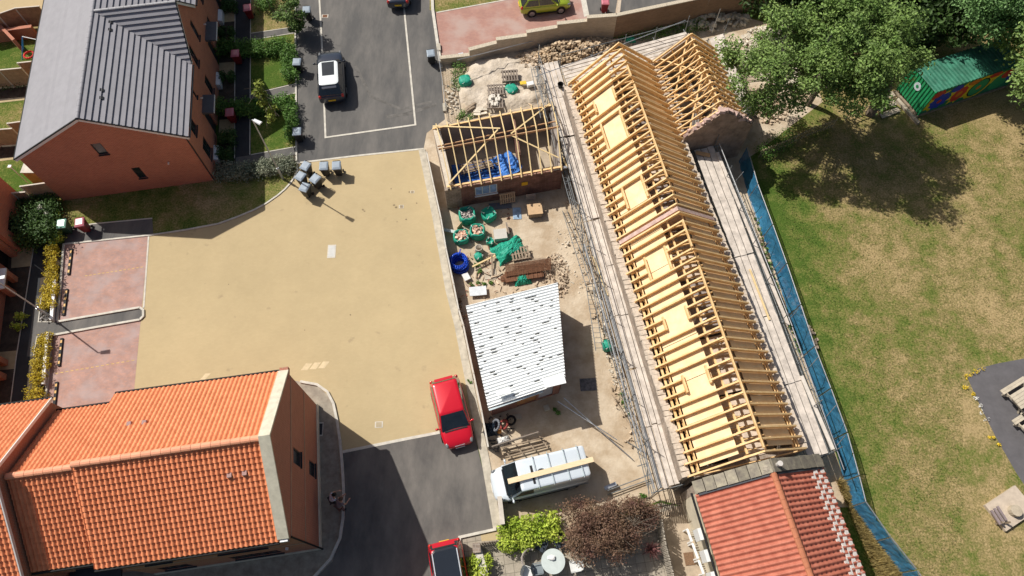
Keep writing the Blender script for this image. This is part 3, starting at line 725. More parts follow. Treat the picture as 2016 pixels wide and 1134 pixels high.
for s0 in (2.0, 3.0, 7.6, 8.5): mb = MB(); mb.box(tuple(LG(s0, .45, .6)), (.34, .34, 1.2), LG.ang); mb.build('porch_pier', BRICK_N, left)
mb = MB(); A = LH0; rr = Vector((-3.6, -.55, 0)); ll_ = Vector((LH3.x - LH0.x, LH3.y - LH0.y, 0)) * 1.15
e0 = LH0 + Vector((.15, .2, 2.95)) - Vector((.9, 0, 0)); mb.hexa([e0, e0 + rr, e0 + rr + ll_, e0 + ll_][::-1], [e0 + Vector((0, 0, .1)), e0 + rr + Vector((0, 0, 2.2)), e0 + rr + ll_ + Vector((0, 0, 2.2)), e0 + ll_ + Vector((0, 0, .1))][::-1])
mb.build('roof', SLATE, left)
# ---------------------------------------------------------------- the long building under construction
ZT, ZRM = 3.2, 5.65            # rafter tails, main ridge
wN, wS = at(1120, 165, ZT), at(1357, 937, ZT)
eN, eS = at(1284, 122, ZT), at(1585, 882, ZT)
TT = [0.0]
while TT[-1] < 26.0: TT.append(TT[-1] + (.555 if TT[-1] < 8.6 else .59))
TT = [min(1.0, v / TT[-1]) for v in TT]; NT = len(TT) - 1
barn = thing('building_under_construction', 'long stone building being re-roofed with bare new timber rafters and plywood floors', 'building', ((wN + eS) / 2)[:2] + (0,) if False else (((wN + eS) / 2).x, ((wN + eS) / 2).y, 0))
def W_at(t, f, z):             # t 0 north .. 1 south ; f 0 west tail .. 1 east tail
    a = lerp(wN, wS, t); b = lerp(eN, eS, t); p = lerp(a, b, f); return Vector((p.x, p.y, z))
# walls
def wallrun(mb, t0, t1, f, off0, off1, z0, z1, n=1):
    for k in range(n):
        a = t0 + (t1 - t0) * k / n; b = t0 + (t1 - t0) * (k + 1) / n
        A, B = W_at(a, f, 0), W_at(b, f, 0); d = (B - A).normalized(); nn = Vector((-d.y, d.x, 0))
        q = [A + nn * off0, B + nn * off0, B + nn * off1, A + nn * off1]
        mb.hexa([(p.x, p.y, z0) for p in q], [(p.x, p.y, z1) for p in q])
wt = mat('stone_wall_top', (.55, .47, .38), .95, .2, 5, bump=.02, bscale=10)
for f, o0, o1 in ((0, -.30, .16), (1, -.16, .26)):
    mb = MB(); wallrun(mb, .0, 1.0, f, o0, o1, 0, 2.92); mb.build('wall', STONE, barn)
    mb = MB()
    for k in range(90):
        t = (k + .5) / 90; A, B = W_at(t - .0052, f, 0), W_at(t + .0052, f, 0); d = (B - A).normalized(); nn = Vector((-d.y, d.x, 0))
        c = (A + B) / 2 + nn * ((o0 + o1) / 2 + random.uniform(-.03, .03)); mb.box((c.x, c.y, 2.95 + random.uniform(0, .05)), (random.uniform(.24, .3), (o1 - o0) * random.uniform(.9, 1.04), .1), atan2(d.y, d.x) + random.uniform(-.08, .08))
    mb.build('wall_head', wt, barn)
for t in (.0, .997):
    mb = MB(); A, B = W_at(t, .06, 0), W_at(t, .94, 0); mb.bar((A.x, A.y, 1.5), (B.x, B.y, 1.5), .4, 3.0); mb.build('cross_wall', STONE, barn)
for t in (.18, .58, .8):
    mb = MB(); A, B = W_at(t, .12, 0), W_at(t, .88, 0); mb.bar((A.x, A.y, 1.4), (B.x, B.y, 1.4), .12, 2.8); mb.build('partition', mat('pale_block', (.5, .46, .42), .9), barn)
q = [W_at(.01, .1, 0), W_at(.99, .1, 0), W_at(.99, .9, 0), W_at(.01, .9, 0)]
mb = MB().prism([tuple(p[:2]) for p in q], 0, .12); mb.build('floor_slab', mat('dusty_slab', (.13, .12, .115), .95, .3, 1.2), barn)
# wall plates
for f in (.085, .915):
    mb = MB(); mb.bar(W_at(0, f, 3.13), W_at(1, f, 3.13), .1, .1); mb.build('wall_plate', TIMBER, barn)
rdN, rdS = at(1218, 86, 5.7), at(1504, 888, 5.6)
def R_at(t, z=None): p = lerp(rdN, rdS, t); return Vector((p.x, p.y, p.z if z is None else z))
def S_at(t, side, f, dz=0.0):   # f 0 at the tail .. 1 at the ridge, on the plane of the rafters
    a = W_at(t, 0 if side < 0 else 1, ZT); p = lerp(a, R_at(t), f); return Vector((p.x, p.y, p.z + dz))
# plywood sheathing fixed to the underside of the rafters, open strips left near the eaves and the ridge
for side, f0, f1 in ((-1, .19, .72), (1, .21, .83)):
    n = 12 if side < 0 else 10
    for k in range(n):
        t0, t1 = .006 + .985 * k / n, .006 + .985 * (k + 1) / n - .0012
        j = random.uniform(-.012, .012); up = Vector((0, 0, .018))
        q = [S_at(t0, side, f0, -.19), S_at(t1, side, f0, -.19), S_at(t1, side, f1 + j, -.19), S_at(t0, side, f1 + j, -.19)]
        if side < 0: q = q[::-1]
        mb = MB().hexa([p - up for p in q][::-1] if False else [p - up for p in q], q); mb.build('floor_board' if False else 'plywood_sheet', PLY, barn)
# trusses: pair of rafters, tie and collar each
gap = {}
def zr_main(t): return ZRM + .02 * sin(t * 40)
openings = [(.100, .134, .30, .67), (.168, .252, .30, .66), (.357, .415, .31, .65), (.542, .598, .31, .64), (.684, .714, .30, .65), (.814, .850, .31, .65)]
for k in range(NT + 1):
    t = TT[k]
    if abs(t - .478) < .009: continue
    jw = random.uniform(-.02, .02); tt = t + random.uniform(-.0008, .0008)
    wdt, dep = .085, .21
    ap = R_at(tt); wt_, et_ = S_at(tt, -1, jw), S_at(tt, 1, jw)
    op = [o for o in openings if o[0] + .002 < t < o[1] - .002]
    if op:
        a, b = op[0][2], op[0][3]
        for nm, u_, v_ in (('jack_rafter', 0, a), ('jack_rafter', min(b, .9), 1)):
            mb = MB(); mb.bar(lerp(wt_, ap, u_), lerp(wt_, ap, v_), wdt, dep); mb.build(nm, TIMBER, barn)
        mb = MB(); mb.bar(et_, ap, wdt, dep); mb.build('rafter', TIMBER, barn)
    else:
        mb = MB()
        hw_ = Vector((0, 0, 1)); 
        def sec(p, d):      # both legs meet in one mesh: a chevron swept across its width
            return p
        dr = (rdS - rdN).normalized() * (wdt / 2); dz = Vector((0, 0, dep * .62))
        A = [wt_ - dr - dz, ap - dr - dz * 1.0, et_ - dr - dz, et_ - dr + dz, ap - dr + dz, wt_ - dr + dz]
        mb.loft([A, [p + dr * 2 for p in A]]); mb.build('rafter_pair', TIMBER, barn)
    if k % 2 == 0 or random.random() < .4:
        zc = ap.z - .6; u_ = 1 - .6 / (ap.z - ZT); mb = MB(); o_ = Vector((0, .06, 0)); mb.bar(lerp(wt_, ap, u_) + o_, lerp(et_, ap, u_) + o_, .045, .14); mb.build('collar_tie', TIMBER, barn)
    mb = MB(); mb.bar(W_at(tt, .03, 3.3) + Vector((.0, -.07, 0)), W_at(tt, .97, 3.3) + Vector((0, -.07, 0)), .05, .18); mb.build('ceiling_joist', TIMBER, barn)
# ridge board and trimmers round the rooflight openings
for t0, t1 in ((.075, .11), (.135, .40), (.51, .575), (.62, .995)):
    mb = MB(); mb.bar(R_at(t0) + Vector((0, 0, .11)), R_at(t1) + Vector((0, 0, .11)), .07, .16); mb.build('ridge_board', TIMBER, barn)
for o in openings:
    for f in (o[2], o[3]):
        mb = MB(); mb.bar(S_at(o[0], -1, f, .03), S_at(o[1], -1, f, .03), .1, .2, up=(0, 0, 1)); mb.build('trimmer', TIMBER, barn)
# long timbers running under the rafters: plates near both eaves, purlins near the ridge
for side, f, dz, w2 in ((-1, .085, -.24, .11), (-1, .155, -.16, .05), (-1, .82, -.26, .09), (1, .10, -.22, .09), (1, .17, -.18, .05), (1, .90, -.25, .07)):
    mb = MB(); mb.bar(S_at(.003, side, f, dz), S_at(.995, side, f, dz), w2, .12); mb.build('purlin', TIMBER, barn)
# pale attic floor strip seen between sheathing and ridge
for k in range(7):
    t0 = .09 + .13 * k; q = [W_at(t0, .36, 0), W_at(t0 + .122, .36, 0), W_at(t0 + .122, .68, 0), W_at(t0, .68, 0)]
    mb = MB().prism([tuple(p[:2]) for p in q], 3.0, 3.05); mb.build('attic_floor', mat('dusty_attic_floor', (.62, .52, .42), .9, .12, 3) if k in (1, 3, 5, 6) else mat('attic_floor_painted_shade', (.30, .26, .24), .9, .2, 3), barn)  # darker floor pieces have shade put into their colour
# dividing blockwork gable with a thin pink top
mb = MB(); t = .474
A, B, C_ = S_at(t, -1, .02, .06), S_at(t, 1, .02, .06), R_at(t) + Vector((0, 0, .06)); dv = (wS - wN).normalized() * .24
lo = [Vector((A.x, A.y, 3.3)), Vector((B.x, B.y, 3.3))]
mb.loft([[lo[0], lo[1], B, C_, A], [p + dv for p in (lo[0], lo[1], B, C_, A)]]); mb.build('gable_wall', PINKSTONE, barn)

# insulation scraps and pale blocks lying on the attic floor near the middle
mb = MB()
for k in range(70):
    t = random.choice([random.uniform(.10, .16), random.uniform(.22, .42), random.uniform(.44, .56), random.uniform(.5, .98)]); c = W_at(t, random.uniform(.42, .64), 3.12)
    mb.stone((c.x, c.y, c.z), random.uniform(.06, .2), .3)
o = mb.build('insulation_scrap', mat('pale_scrap', (.72, .70, .66), .8, .1), barn); o['kind'] = 'stuff'
# ---- the wing with its thin trussed roof and stone gable
ZW = 5.2
wgN, wgS = at(1283, 124, ZT), at(1338, 268, ZT); egN, egS = at(1412, 99, ZT), at(1474, 240, ZT)
def G_at(t, f, z):
    a = lerp(wgN, wgS, t); b = lerp(egN, egS, t); p = lerp(a, b, f); return Vector((p.x, p.y, z))
for k in range(13):
    t = k / 12; mb = MB(); ap = G_at(t, .5, ZW); a, b = G_at(t, 0, ZT), G_at(t, 1, ZT)
    mb.bar(a, ap, .07, .13); mb.bar(b, ap, .07, .13); mb.bar(a + (b - a) * .03, b - (b - a) * .03, .045, .1)
    z1 = lambda f: ZT + (ZW - ZT) * 2 * (f if f < .5 else 1 - f)
    mb.bar(G_at(t, .25, z1(.25)), G_at(t, .36, ZT), .04, .07); mb.bar(G_at(t, .36, ZT), ap, .04, .07); mb.bar(ap, G_at(t, .64, ZT), .04, .07); mb.bar(G_at(t, .64, ZT), G_at(t, .75, z1(.75)), .04, .07)
    mb.build('roof_truss', TIMBER, barn)
for (t0, f0, z0), (t1, f1, z1_) in (((0, .1, 3.5), (.5, .45, 4.95)), ((.5, .45, 4.95), (1, .12, 3.6)), ((0, .45, 4.9), (.55, .1, 3.5)), ((.5, .12, 3.5), (1, .46, 5.0)), ((0, .9, 3.5), (.6, .55, 4.9)), ((.4, .55, 5.0), (1, .9, 3.5)), ((0, .36, 3.3), (1, .36, 3.3)), ((0, .64, 3.3), (1, .64, 3.3)), ((0.02, .5, 5.0), (1, .5, 5.0))):
    mb = MB(); mb.bar(G_at(t0, f0, z0), G_at(t1, f1, z1_), .09, .03); mb.build('wind_brace', TIMBER, barn)
d = (wgS - wgN).normalized(); nn = Vector((-d.y, d.x, 0))
for P0, P1, off in ((wgN, wgS, .3), (egN, egS, -.3)):
    mb = MB(); A, B = P0 + nn * off, P1 + nn * off; mb.bar((A.x, A.y, 1.5), (B.x, B.y, 1.5), .42, 3.0); mb.build('wall', STONE, barn)
for A, B, z, nm, m_ in ((wgN, egN, ZW - .3, 'gable_wall', STONE),):
    A2, B2 = lerp(A, B, .04), lerp(A, B, .96); C2 = lerp(A, B, .5)
    q = [Vector((A2.x, A2.y, 0)), Vector((B2.x, B2.y, 0)), Vector((B2.x, B2.y, ZT - .1)), Vector((C2.x, C2.y, z)), Vector((A2.x, A2.y, ZT - .1))]
    mb = MB().loft([q, [p - d * .4 for p in q]]); mb.build(nm, m_, barn)
A, B = wgS + d * .35, egS + d * .35; A2, B2, C2 = lerp(A, B, .04), lerp(A, B, 1.02), lerp(A, B, .5)
q = [Vector((A2.x, A2.y, 0)), Vector((B2.x, B2.y, 0)), Vector((B2.x, B2.y, ZT + .1)), Vector((C2.x, C2.y, ZW + .05)), Vector((A2.x, A2.y, ZT + .15))]
gs = MB().loft([q, [p - d * .45 for p in q]]); gs = gs.build('gable_wall', mat('old_gable_stone', (.30, .215, .165), .95, .3, 2.0, bump=.03, bscale=6), barn)
mb = MB()
for u, v in ((q[4], q[3]), (q[3], q[2])):
    for k in range(9):
        p = lerp(u, v, (k + .5) / 9) - d * random.uniform(.12, .3); mb.stone((p.x, p.y, p.z + .03), random.uniform(.15, .24), .55)
mb.build('coping_stone', PINKSTONE, gs)
q = [G_at(-.02, .08, 0), G_at(1, .08, 0), G_at(1, .92, 0), G_at(-.02, .92, 0)]
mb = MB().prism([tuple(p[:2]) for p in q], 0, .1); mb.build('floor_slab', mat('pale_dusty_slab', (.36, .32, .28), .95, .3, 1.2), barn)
for f in (.2, .5, .8):
    mb = MB(); mb.bar(G_at(.3 if f == .5 else 0, f, 1.3), G_at(.7, f, 1.3), .1, 2.6); mb.build('partition', MATS['pale_block'], barn)
mb = MB(); mb.bar(G_at(.4, .1, 1.3), G_at(.4, .9, 1.3), .1, 2.6); mb.build('partition', MATS['pale_block'], barn)

# ---------------------------------------------------------------- red tiled cottage south of it
REDT = mat('red_clay_tile', (.37, .11, .07), .7, .14, 2.6, isl=.03, col2=(.49, .175, .115))
REDT2 = mat('terracotta_ridge', (.45, .17, .09), .7, .12, 3, isl=.06)
ZC, ZCR = 3.4, 5.35
cw = at(1372, 968, ZC); ce = at(1612, 916, ZC)
cd_ = (wS - wN).normalized(); CL = 12.0
cot = thing('cottage', 'low cottage with red clay pantiles, a stone parapet and a white spattered eave', 'house', (((cw + ce) / 2).x, cw.y - 3, 0))
nE = (ce - cw); CW = Vector((nE.x, nE.y, 0)).length; nE = Vector((nE.x, nE.y, 0)).normalized()
sd_c = Vector((nE.y, -nE.x, 0))     # running south
sd_c = Vector((.195, -.98, 0)).normalized()
def C(s, f, z): 
    p = Vector((cw.x, cw.y, 0)) + sd_c * s + Vector((ce.x - cw.x, ce.y - cw.y, 0)) * f; return Vector((p.x, p.y, z))
mb = MB(); hwid = CW / 2; sl_ = sqrt(hwid ** 2 + (ZCR - ZC) ** 2)
roof_tiles(mb, C(.12, 0, ZC) - nE * .12, sd_c, upv(nE.x * hwid, nE.y * hwid, ZCR - ZC), CL, sl_ + .12, .245, .34, .012, .05, 'pan')
roof_tiles(mb, C(.12, 1, ZC) + nE * .12, sd_c, upv(-nE.x * hwid, -nE.y * hwid, ZCR - ZC), CL, sl_ + .12, .245, .34, .055, .045, 'pan')
cr_ = mb.build('roof', REDT, cot, uv=False)
mb = MB(); ridge_tiles(mb, C(.1, .5, ZCR + .12), C(CL, .5, ZCR + .12), .14, .42, .03); mb.build('ridge', REDT2, cr_)
mb = MB(); up_ = upv(-nE.x * hwid, -nE.y * hwid, ZCR - ZC); N_ = sd_c.cross(up_); N_ = N_ if N_.z > 0 else -N_
for k in range(48):
    for j in range(4):
        if (k + j) % 2: continue
        o_ = C(.12, 1, ZC) + nE * .12 + sd_c * (k * .245 + .02) + up_ * (j * .29 + .03) + N_ * .075
        mb.face([o_, o_ + sd_c * .22, o_ + sd_c * .22 + up_ * .23 - N_ * .022, o_ + up_ * .23 - N_ * .022][::-1])
        p4 = [o_, o_ + sd_c * .27, o_ + sd_c * .27 + up_ * .27 - N_ * .024, o_ + up_ * .27 - N_ * .024]; p3 = [p - N_ * .03 for p in p4]
        mb.f.pop(); mb.v = mb.v[:-4]; mb.hexa(p3[::-1], p4[::-1])
mb.build('mortar_spattered_tile', mat('spatter_white', (.72, .66, .60), .8, .15, 9), cr_)
RENDER = mat('cream_render', (.56, .50, .38), .9, .1, 2)
for f in (.03, .97): mb = MB(); mb.bar(C(0, f, 1.65), C(CL, f, 1.65), .3, 3.3); mb.build('wall', RENDER, cot)
# stone slab parapet between cottage and building site, stepped along the rake
mb = MB(); n = 7
for side in (0, 1):
    for k in range(n):
        f0 = -.02 + .52 * k / n; f1 = -.02 + .52 * (k + 1) / n - .004
        if side: f0, f1 = 1 - f1, 1 - f0
        z = lambda f: ZC + .12 + (ZCR - ZC) * (1 - abs(f - .5) * 2) + .1
        j = random.uniform(-.015, .015)
        A, B = C(-.2, f0, z(f0) + j), C(-.2, f1, z(f1) + j); mb.bar(A, B, .62 + random.uniform(-.03, .03), .1)
par = mb.build('parapet_coping', mat('lichen_slab', (.17, .15, .125), .95, .3, 3, bump=.01, bscale=20, isl=.3, col2=(.30, .27, .2)), cot)
q = [C(-.42, 0.01, 0), C(-.42, .99, 0), C(-.42, .99, ZC), C(-.42, .5, ZCR + .1), C(-.42, .01, ZC)]
mb = MB().loft([q, [p + sd_c * .4 for p in q]]); mb.build('parapet_wall', STONE, cot)
mb = MB()
for f0, f1 in ((.0, .47), (.53, 1.0)):
    z = lambda f: ZC + .1 + (ZCR - ZC) * (1 - abs(f - .5) * 2) + .06
    mb.bar(C(.14, f0, z(f0)), C(.14, f1, z(f1)), .16, .06)
mb.build('lead_flashing', mat('lead', (.045, .05, .06), .45, .2, 4), cot)
mb = MB(); c = C(-.15, .60, ZCR + .1); mb.tube(C(-.18, .55, ZCR), C(-.18, .55, ZCR + .42), .11, 12); mb.tube(C(-.18, .55, ZCR + .42), C(-.18, .55, ZCR + .48), .13, 12); mb.build('flue', mat('flue_clay', (.55, .52, .48), .7, .1), cot)
mb = MB(); mb.ball(tuple(C(-.1, .49, ZCR + .05)), .26, 9, 6, (1.4, 1, .6), .2); mb.build('chimney_stub', mat('mortar', (.33, .29, .23), .95, .3, 6), cot)
mb = MB(); mb.tube(C(.0, -.04, ZC - .12), C(CL, -.04, ZC - .12), .06); mb.build('gutter', BLACK, cot)
for s0 in (1.9, 2.9, 3.9, 4.9):
    mb = MB(); mb.box(tuple(C(s0, -.05, 2.6)), (.22, .55, .9), atan2(sd_c.y, sd_c.x) - pi / 2); mb.build('window_shutter', PVC, cot)
mb = MB(); mb.ball(tuple(C(5.6, .99, ZC + .2)), .3, 9, 6, (1.5, 1, .5), .25); mb.build('mortar_heap', MATS['mortar'], cot)
mb = MB(); mb.ball(tuple(C(5.35, .93, ZC + .38)), .22, 9, 6, (1.8, 1, .3), .25); mb.build('plastic_sheet', mat('pale_blue_sheet', (.5, .62, .72), .4, .2), cot)

# ---------------------------------------------------------------- white-roofed corrugated shed
s_nw, s_ne, s_se, s_sw = at(917, 602, 2.75), at(1098, 556, 2.9), at(1114, 752, 2.9), at(961, 803, 2.55)
shed = thing('shed', 'old brick shed under a dazzling white corrugated roof beside the site fence', 'shed', (((s_nw + s_se) / 2).x, ((s_nw + s_se) / 2).y, 0))
mb = MB(); nr, per = 34, 6; rows = []
for i in range(nr * per + 1):
    t = i / (nr * per); a = lerp(s_nw, s_sw, t); b = lerp(s_ne, s_se, t); h = .05 * sin(2 * pi * t * nr)
    rows.append([lerp(a, b, f / 3) + Vector((0, 0, h + .012 * nz2(f * 3, t * 12))) for f in range(4)])
n0 = len(rows); mb.grid(rows); mb.grid([[p - Vector((0, 0, .012)) for p in r] for r in rows], flip=True)
WCOR = mat('whitewashed_sheet', (.76, .79, .79), .5, .1, 1.6, col2=(.86, .88, .87))
rfS = mb.build('roof', WCOR, shed, uv=False)
mb = MB()
for k in range(70):           # holes, slipped sheet ends and moss in the troughs
    i = random.randrange(1, nr); t = (i + .72) / nr; f = (random.choice([.33, .66, .9, .5, .18, .77]) + random.uniform(-.05, .05)) if random.random() < .6 else random.random() ** 2
    if t > .99: continue
    a = lerp(s_nw, s_sw, t); b = lerp(s_ne, s_se, t); p = lerp(a, b, f) + Vector((0, 0, -.028)); ln = random.uniform(.08, .34)
    u = (b - a).normalized(); mb.bar(p, p + u * ln, .035, .03)
mo = mb.build('moss_patch', mat('moss_dark', (.03, .032, .02), 1, .4, 9), rfS); mo['kind'] = 'stuff'
for (px, py, px2, py2, w2) in ((1070, 755, 1112, 745, .55), (977, 775, 1005, 768, .3)):
    A, B = at(px, py, 2.98), at(px2, py2, 2.98); mb = MB(); mb.bar(A, B, w2, .04, drop=.03); mb.build('patch_sheet', WCOR, rfS)
def ins(p, dx, dy): return Vector((p.x + dx, p.y + dy, 0))
c4 = [ins(s_sw, .22, .32), ins(s_se, -.2, .28), ins(s_ne, -.2, -.2), ins(s_nw, .25, -.25)]
fS = Frame(c4[0], c4[1] - c4[0]); Ls = (c4[1] - c4[0]).length
mb = hole_wall(MB(), fS, 0, Ls, 0, [(0, 2.4), (Ls, 2.7)], 0, .22, [(1.4, 2.55, .1, 2.0), (2.7, 3.55, .2, 1.9)])
for A, B in ((c4[1], c4[2]), (c4[2], c4[3]), (c4[3], c4[0])):
    d_ = (B - A).normalized(); mb.bar((A.x + d_.x * .25, A.y + d_.y * .25, 1.2), (B.x, B.y, 1.2), .22, 2.4)
mb.build('wall', BRICK_SHED, shed)
mb = MB(); mb.hexa([fS(1.4, .06, .1), fS(2.55, .06, .1), fS(2.55, .1, .1), fS(1.4, .1, .1)], [fS(1.4, .06, 2.0), fS(2.55, .06, 2.0), fS(2.55, .1, 2), fS(1.4, .1, 2)]); mb.build('boarded_opening', mat('orange_board', (.42, .2, .08), .8, .15, 3), shed)
mb = MB(); mb.hexa([fS(2.7, .06, .2), fS(3.55, .06, .2), fS(3.55, .1, .2), fS(2.7, .1, .2)], [fS(2.7, .06, 1.9), fS(3.55, .06, 1.9), fS(3.55, .1, 1.9), fS(2.7, .1, 1.9)]); mb.build('door', mat('grey_door', (.40, .40, .42), .7, .1), shed)
mb = MB(); mb.bar(fS(-.3, -.32, 2.44), fS(Ls - 1.2, -.32, 2.56), .12, .08); mb.build('gutter', mat('pale_gutter', (.5, .58, .6), .4), shed)

# ---------------------------------------------------------------- roofless brick outbuilding with new rafters
OZ = 2.25
o_nw, o_ne, o_se, o_sw = at(852, 250, OZ), at(1090, 203, OZ), at(1108, 332, OZ), at(880, 372, OZ)
ob = thing('outbuilding', 'roofless brick outbuilding with pale new rafters and a blue tarpaulin inside', 'outbuilding', (((o_nw + o_se) / 2).x, ((o_nw + o_se) / 2).y, 0))
fO = Frame(o_sw, o_se - o_sw); Lo = Vector(((o_se - o_sw).x, (o_se - o_sw).y, 0)).length
OLDB = brickmat('outbuilding_brick', (.16, .075, .06), (.23, .11, .085), (.24, .17, .13), .45, .1, .012, blotch=.4, bscale=2)
PLASTER = mat('grey_plaster', (.30, .265, .235), .95, .15, 2)
mb = hole_wall(MB(), fO, .85, Lo, 0, [(0, OZ - .1), (Lo, OZ - .1)], 0, .24, [(1.75, 3.2, .9, 1.85)])
mb.build('wall', OLDB, ob)
mb = MB(); mb.hexa([fO(-.15, -.04, 0), fO(.85, -.04, 0), fO(.85, .24, 0), fO(-.15, .24, 0)], [fO(-.15, -.04, OZ - .1), fO(.85, -.04, OZ - .1), fO(.85, .24, OZ - .1), fO(-.15, .24, OZ - .1)]); mb.build('stone_corner', STONE, ob)
for A, B, th, m in ((o_sw, o_nw, .42, STONE), (o_nw, o_ne, .3, PLASTER), (o_ne, o_se, .25, PLASTER)):
    d_ = (B - A).normalized(); nn_ = Vector((d_.y, -d_.x, 0)) * (th / 2); A_, B_ = A + nn_ + d_ * .22, B + nn_
    mb = MB(); mb.bar((A_.x, A_.y, OZ / 2), (B_.x, B_.y, OZ / 2), th, OZ); mb.build('wall', m, ob)
mb = MB(); A = o_sw; d_ = (o_nw - o_sw).normalized(); nn_ = Vector((d_.y, -d_.x, 0)) * .21
mb.bar(o_sw + nn_ + Vector((0, 0, .02)), o_nw + nn_ + Vector((0, 0, .02)), .44, .05); mb.build('wall_head', mat('pale_mortar', (.56, .50, .41), .9, .12, 6, bump=.01), ob)
for A, B, m in ((o_sw, o_se, TIMBER), (o_nw, o_ne, TIMBER)):
    mb = MB(); off = Vector((0, .12 if A is o_sw else -.2, .06)); mb.bar(A + off, B + off, .12, .08); mb.build('wall_plate', m, ob)
mb = MB()
for k in range(11):
    p = fO(1.0 + k * .56, .1, OZ - .03); mb.box(tuple(p), (.5, .26, .1), fO.ang)
mb.build('eaves_course', mat('salmon_brick', (.55, .33, .25), .9, .12, 4), ob)
OR_ = 3.15
for k in range(12):
    t = .03 + .955 * k / 11; a = lerp(o_sw, o_se, t); b = lerp(o_nw, o_ne, t) ; c = lerp(a, b, .52); c = Vector((c.x, c.y, OR_))
    a = a + (a - b).normalized() * .18 + Vector((0, 0, .08)); b = b + (b - a).normalized() * .1 + Vector((0, 0, .08))
    mb = MB(); mb.bar(a, c, .06, .12); mb.bar(b, c, .06, .12); mb.build('rafter_pair', mat('pale_timber', (.68, .52, .27), .65, .08, 3, isl=.08), ob)
PT = MATS['pale_timber']
mb = MB(); a, b = lerp(lerp(o_sw, o_nw, .5), lerp(o_se, o_ne, .5), .0), lerp(o_se, o_ne, .5); mb.bar(Vector((a.x, a.y, OR_ - .08)), Vector((b.x, b.y, OR_ - .08)), .05, .16); mb.build('ridge_board', mat('tan_timber', (.5, .3, .16), .7, .1), ob)
mb = MB(); a, b = lerp(o_sw, o_nw, .62), lerp(o_se, o_ne, .66); mb.bar(Vector((a.x, a.y, OZ + .35)), Vector((b.x, b.y, OZ + .35)), .05, .1); mb.build('purlin', MATS['tan_timber'], ob)
def oz(t, f, z): a = lerp(o_sw, o_se, t); b = lerp(o_nw, o_ne, t); p = lerp(a, b, f); return Vector((p.x, p.y, z))
for (t0, f0, z0), (t1, f1, z1_) in (((.02, .03, 2.45), (.5, .62, 3.05)), ((.0, .97, 2.42), (.52, .62, 3.12)), ((.6, .52, 3.05), (.96, .95, 2.5)), ((.6, .5, 3.0), (.97, .12, 2.5))):
    mb = MB(); mb.bar(oz(t0, f0, z0 + .1), oz(t1, f1, z1_ + .1), .09, .03); mb.build('wind_brace', PT, ob)
mb = MB(); mb.bar(fO(1.55, .1, OZ - .06), fO(3.35, .1, OZ - .06), .14, .12); mb.build('lintel', STEEL, ob)
mb = MB(); mb.bar(fO(Lo - 1.0, .1, OZ - .05), fO(Lo + .3, .1, OZ - .05), .14, .12); mb.build('lintel', STEEL, ob)
window(ob, fO, 1.75, 3.2, .9, 1.85, 0, -1, frame_m=WHITE, cols=3, glass=mat('pale_blue_film', (.25, .38, .62), .3, .3, 3))
mb = MB().box(tuple(fO(5.0, -.02, 1.35)), (.4, .03, .32), fO.ang); mb.build('yellow_board', mat('safety_yellow', (.75, .42, .02), .6), ob)
q = [oz(.62, .04, 0), oz(.97, .04, 0), oz(.97, .9, 0), oz(.05, .9, 0), oz(.05, .04, 0)]
mb = MB().prism([tuple(p[:2]) for p in q], 0, .05); mb.build('floor', mat('screed', (.42, .35, .26), .95, .15, 2), ob)
mb = MB(); mb.bar(oz(.66, .35, 1.0), oz(.66, .95, 1.0), .12, 2.0); mb.build('partition', BRICK_OLD, ob)
# ---------------------------------------------------------------- vehicles
def paint(name, col, metal=.15, rough=.28): return mat(name, col, rough, .02, 1, metal=metal, coat=1.0, spec=.5)
CARGLASS = mat('car_glass', (.012, .018, .022), .05, .3, 2, spec=.8, coat=.6)
ALLOY = mat('alloy_wheel', (.35, .36, .38), .35, .1, metal=.7)
REDLENS = mat('red_lens', (.5, .02, .015), .2, .1, coat=1)
LENS = mat('clear_lens', (.16, .17, .18), .15, .1, coat=1)
TRIM = mat('black_trim', (.018, .019, .021), .5, .1)
PLATE_Y = mat('yellow_plate', (.75, .50, .03), .5, .02); PLATE_W = mat('white_plate', (.7, .7, .68), .5, .02)
def rrect(x0, x1, hw, z, r=.2, n=4, pinch_f=0.0, pinch_r=0.0):
    pts = []
    for cx, cy, a0 in ((x1 - r, hw - r, 0), (x0 + r, hw - r, pi / 2), (x0 + r, -hw + r, pi), (x1 - r, -hw + r, 3 * pi / 2)):
        for k in range(n + 1):
            a = a0 + (pi / 2) * k / n; x = cx + r * cos(a); y = cy + r * sin(a); pts.append((x, y, z))
    return pts
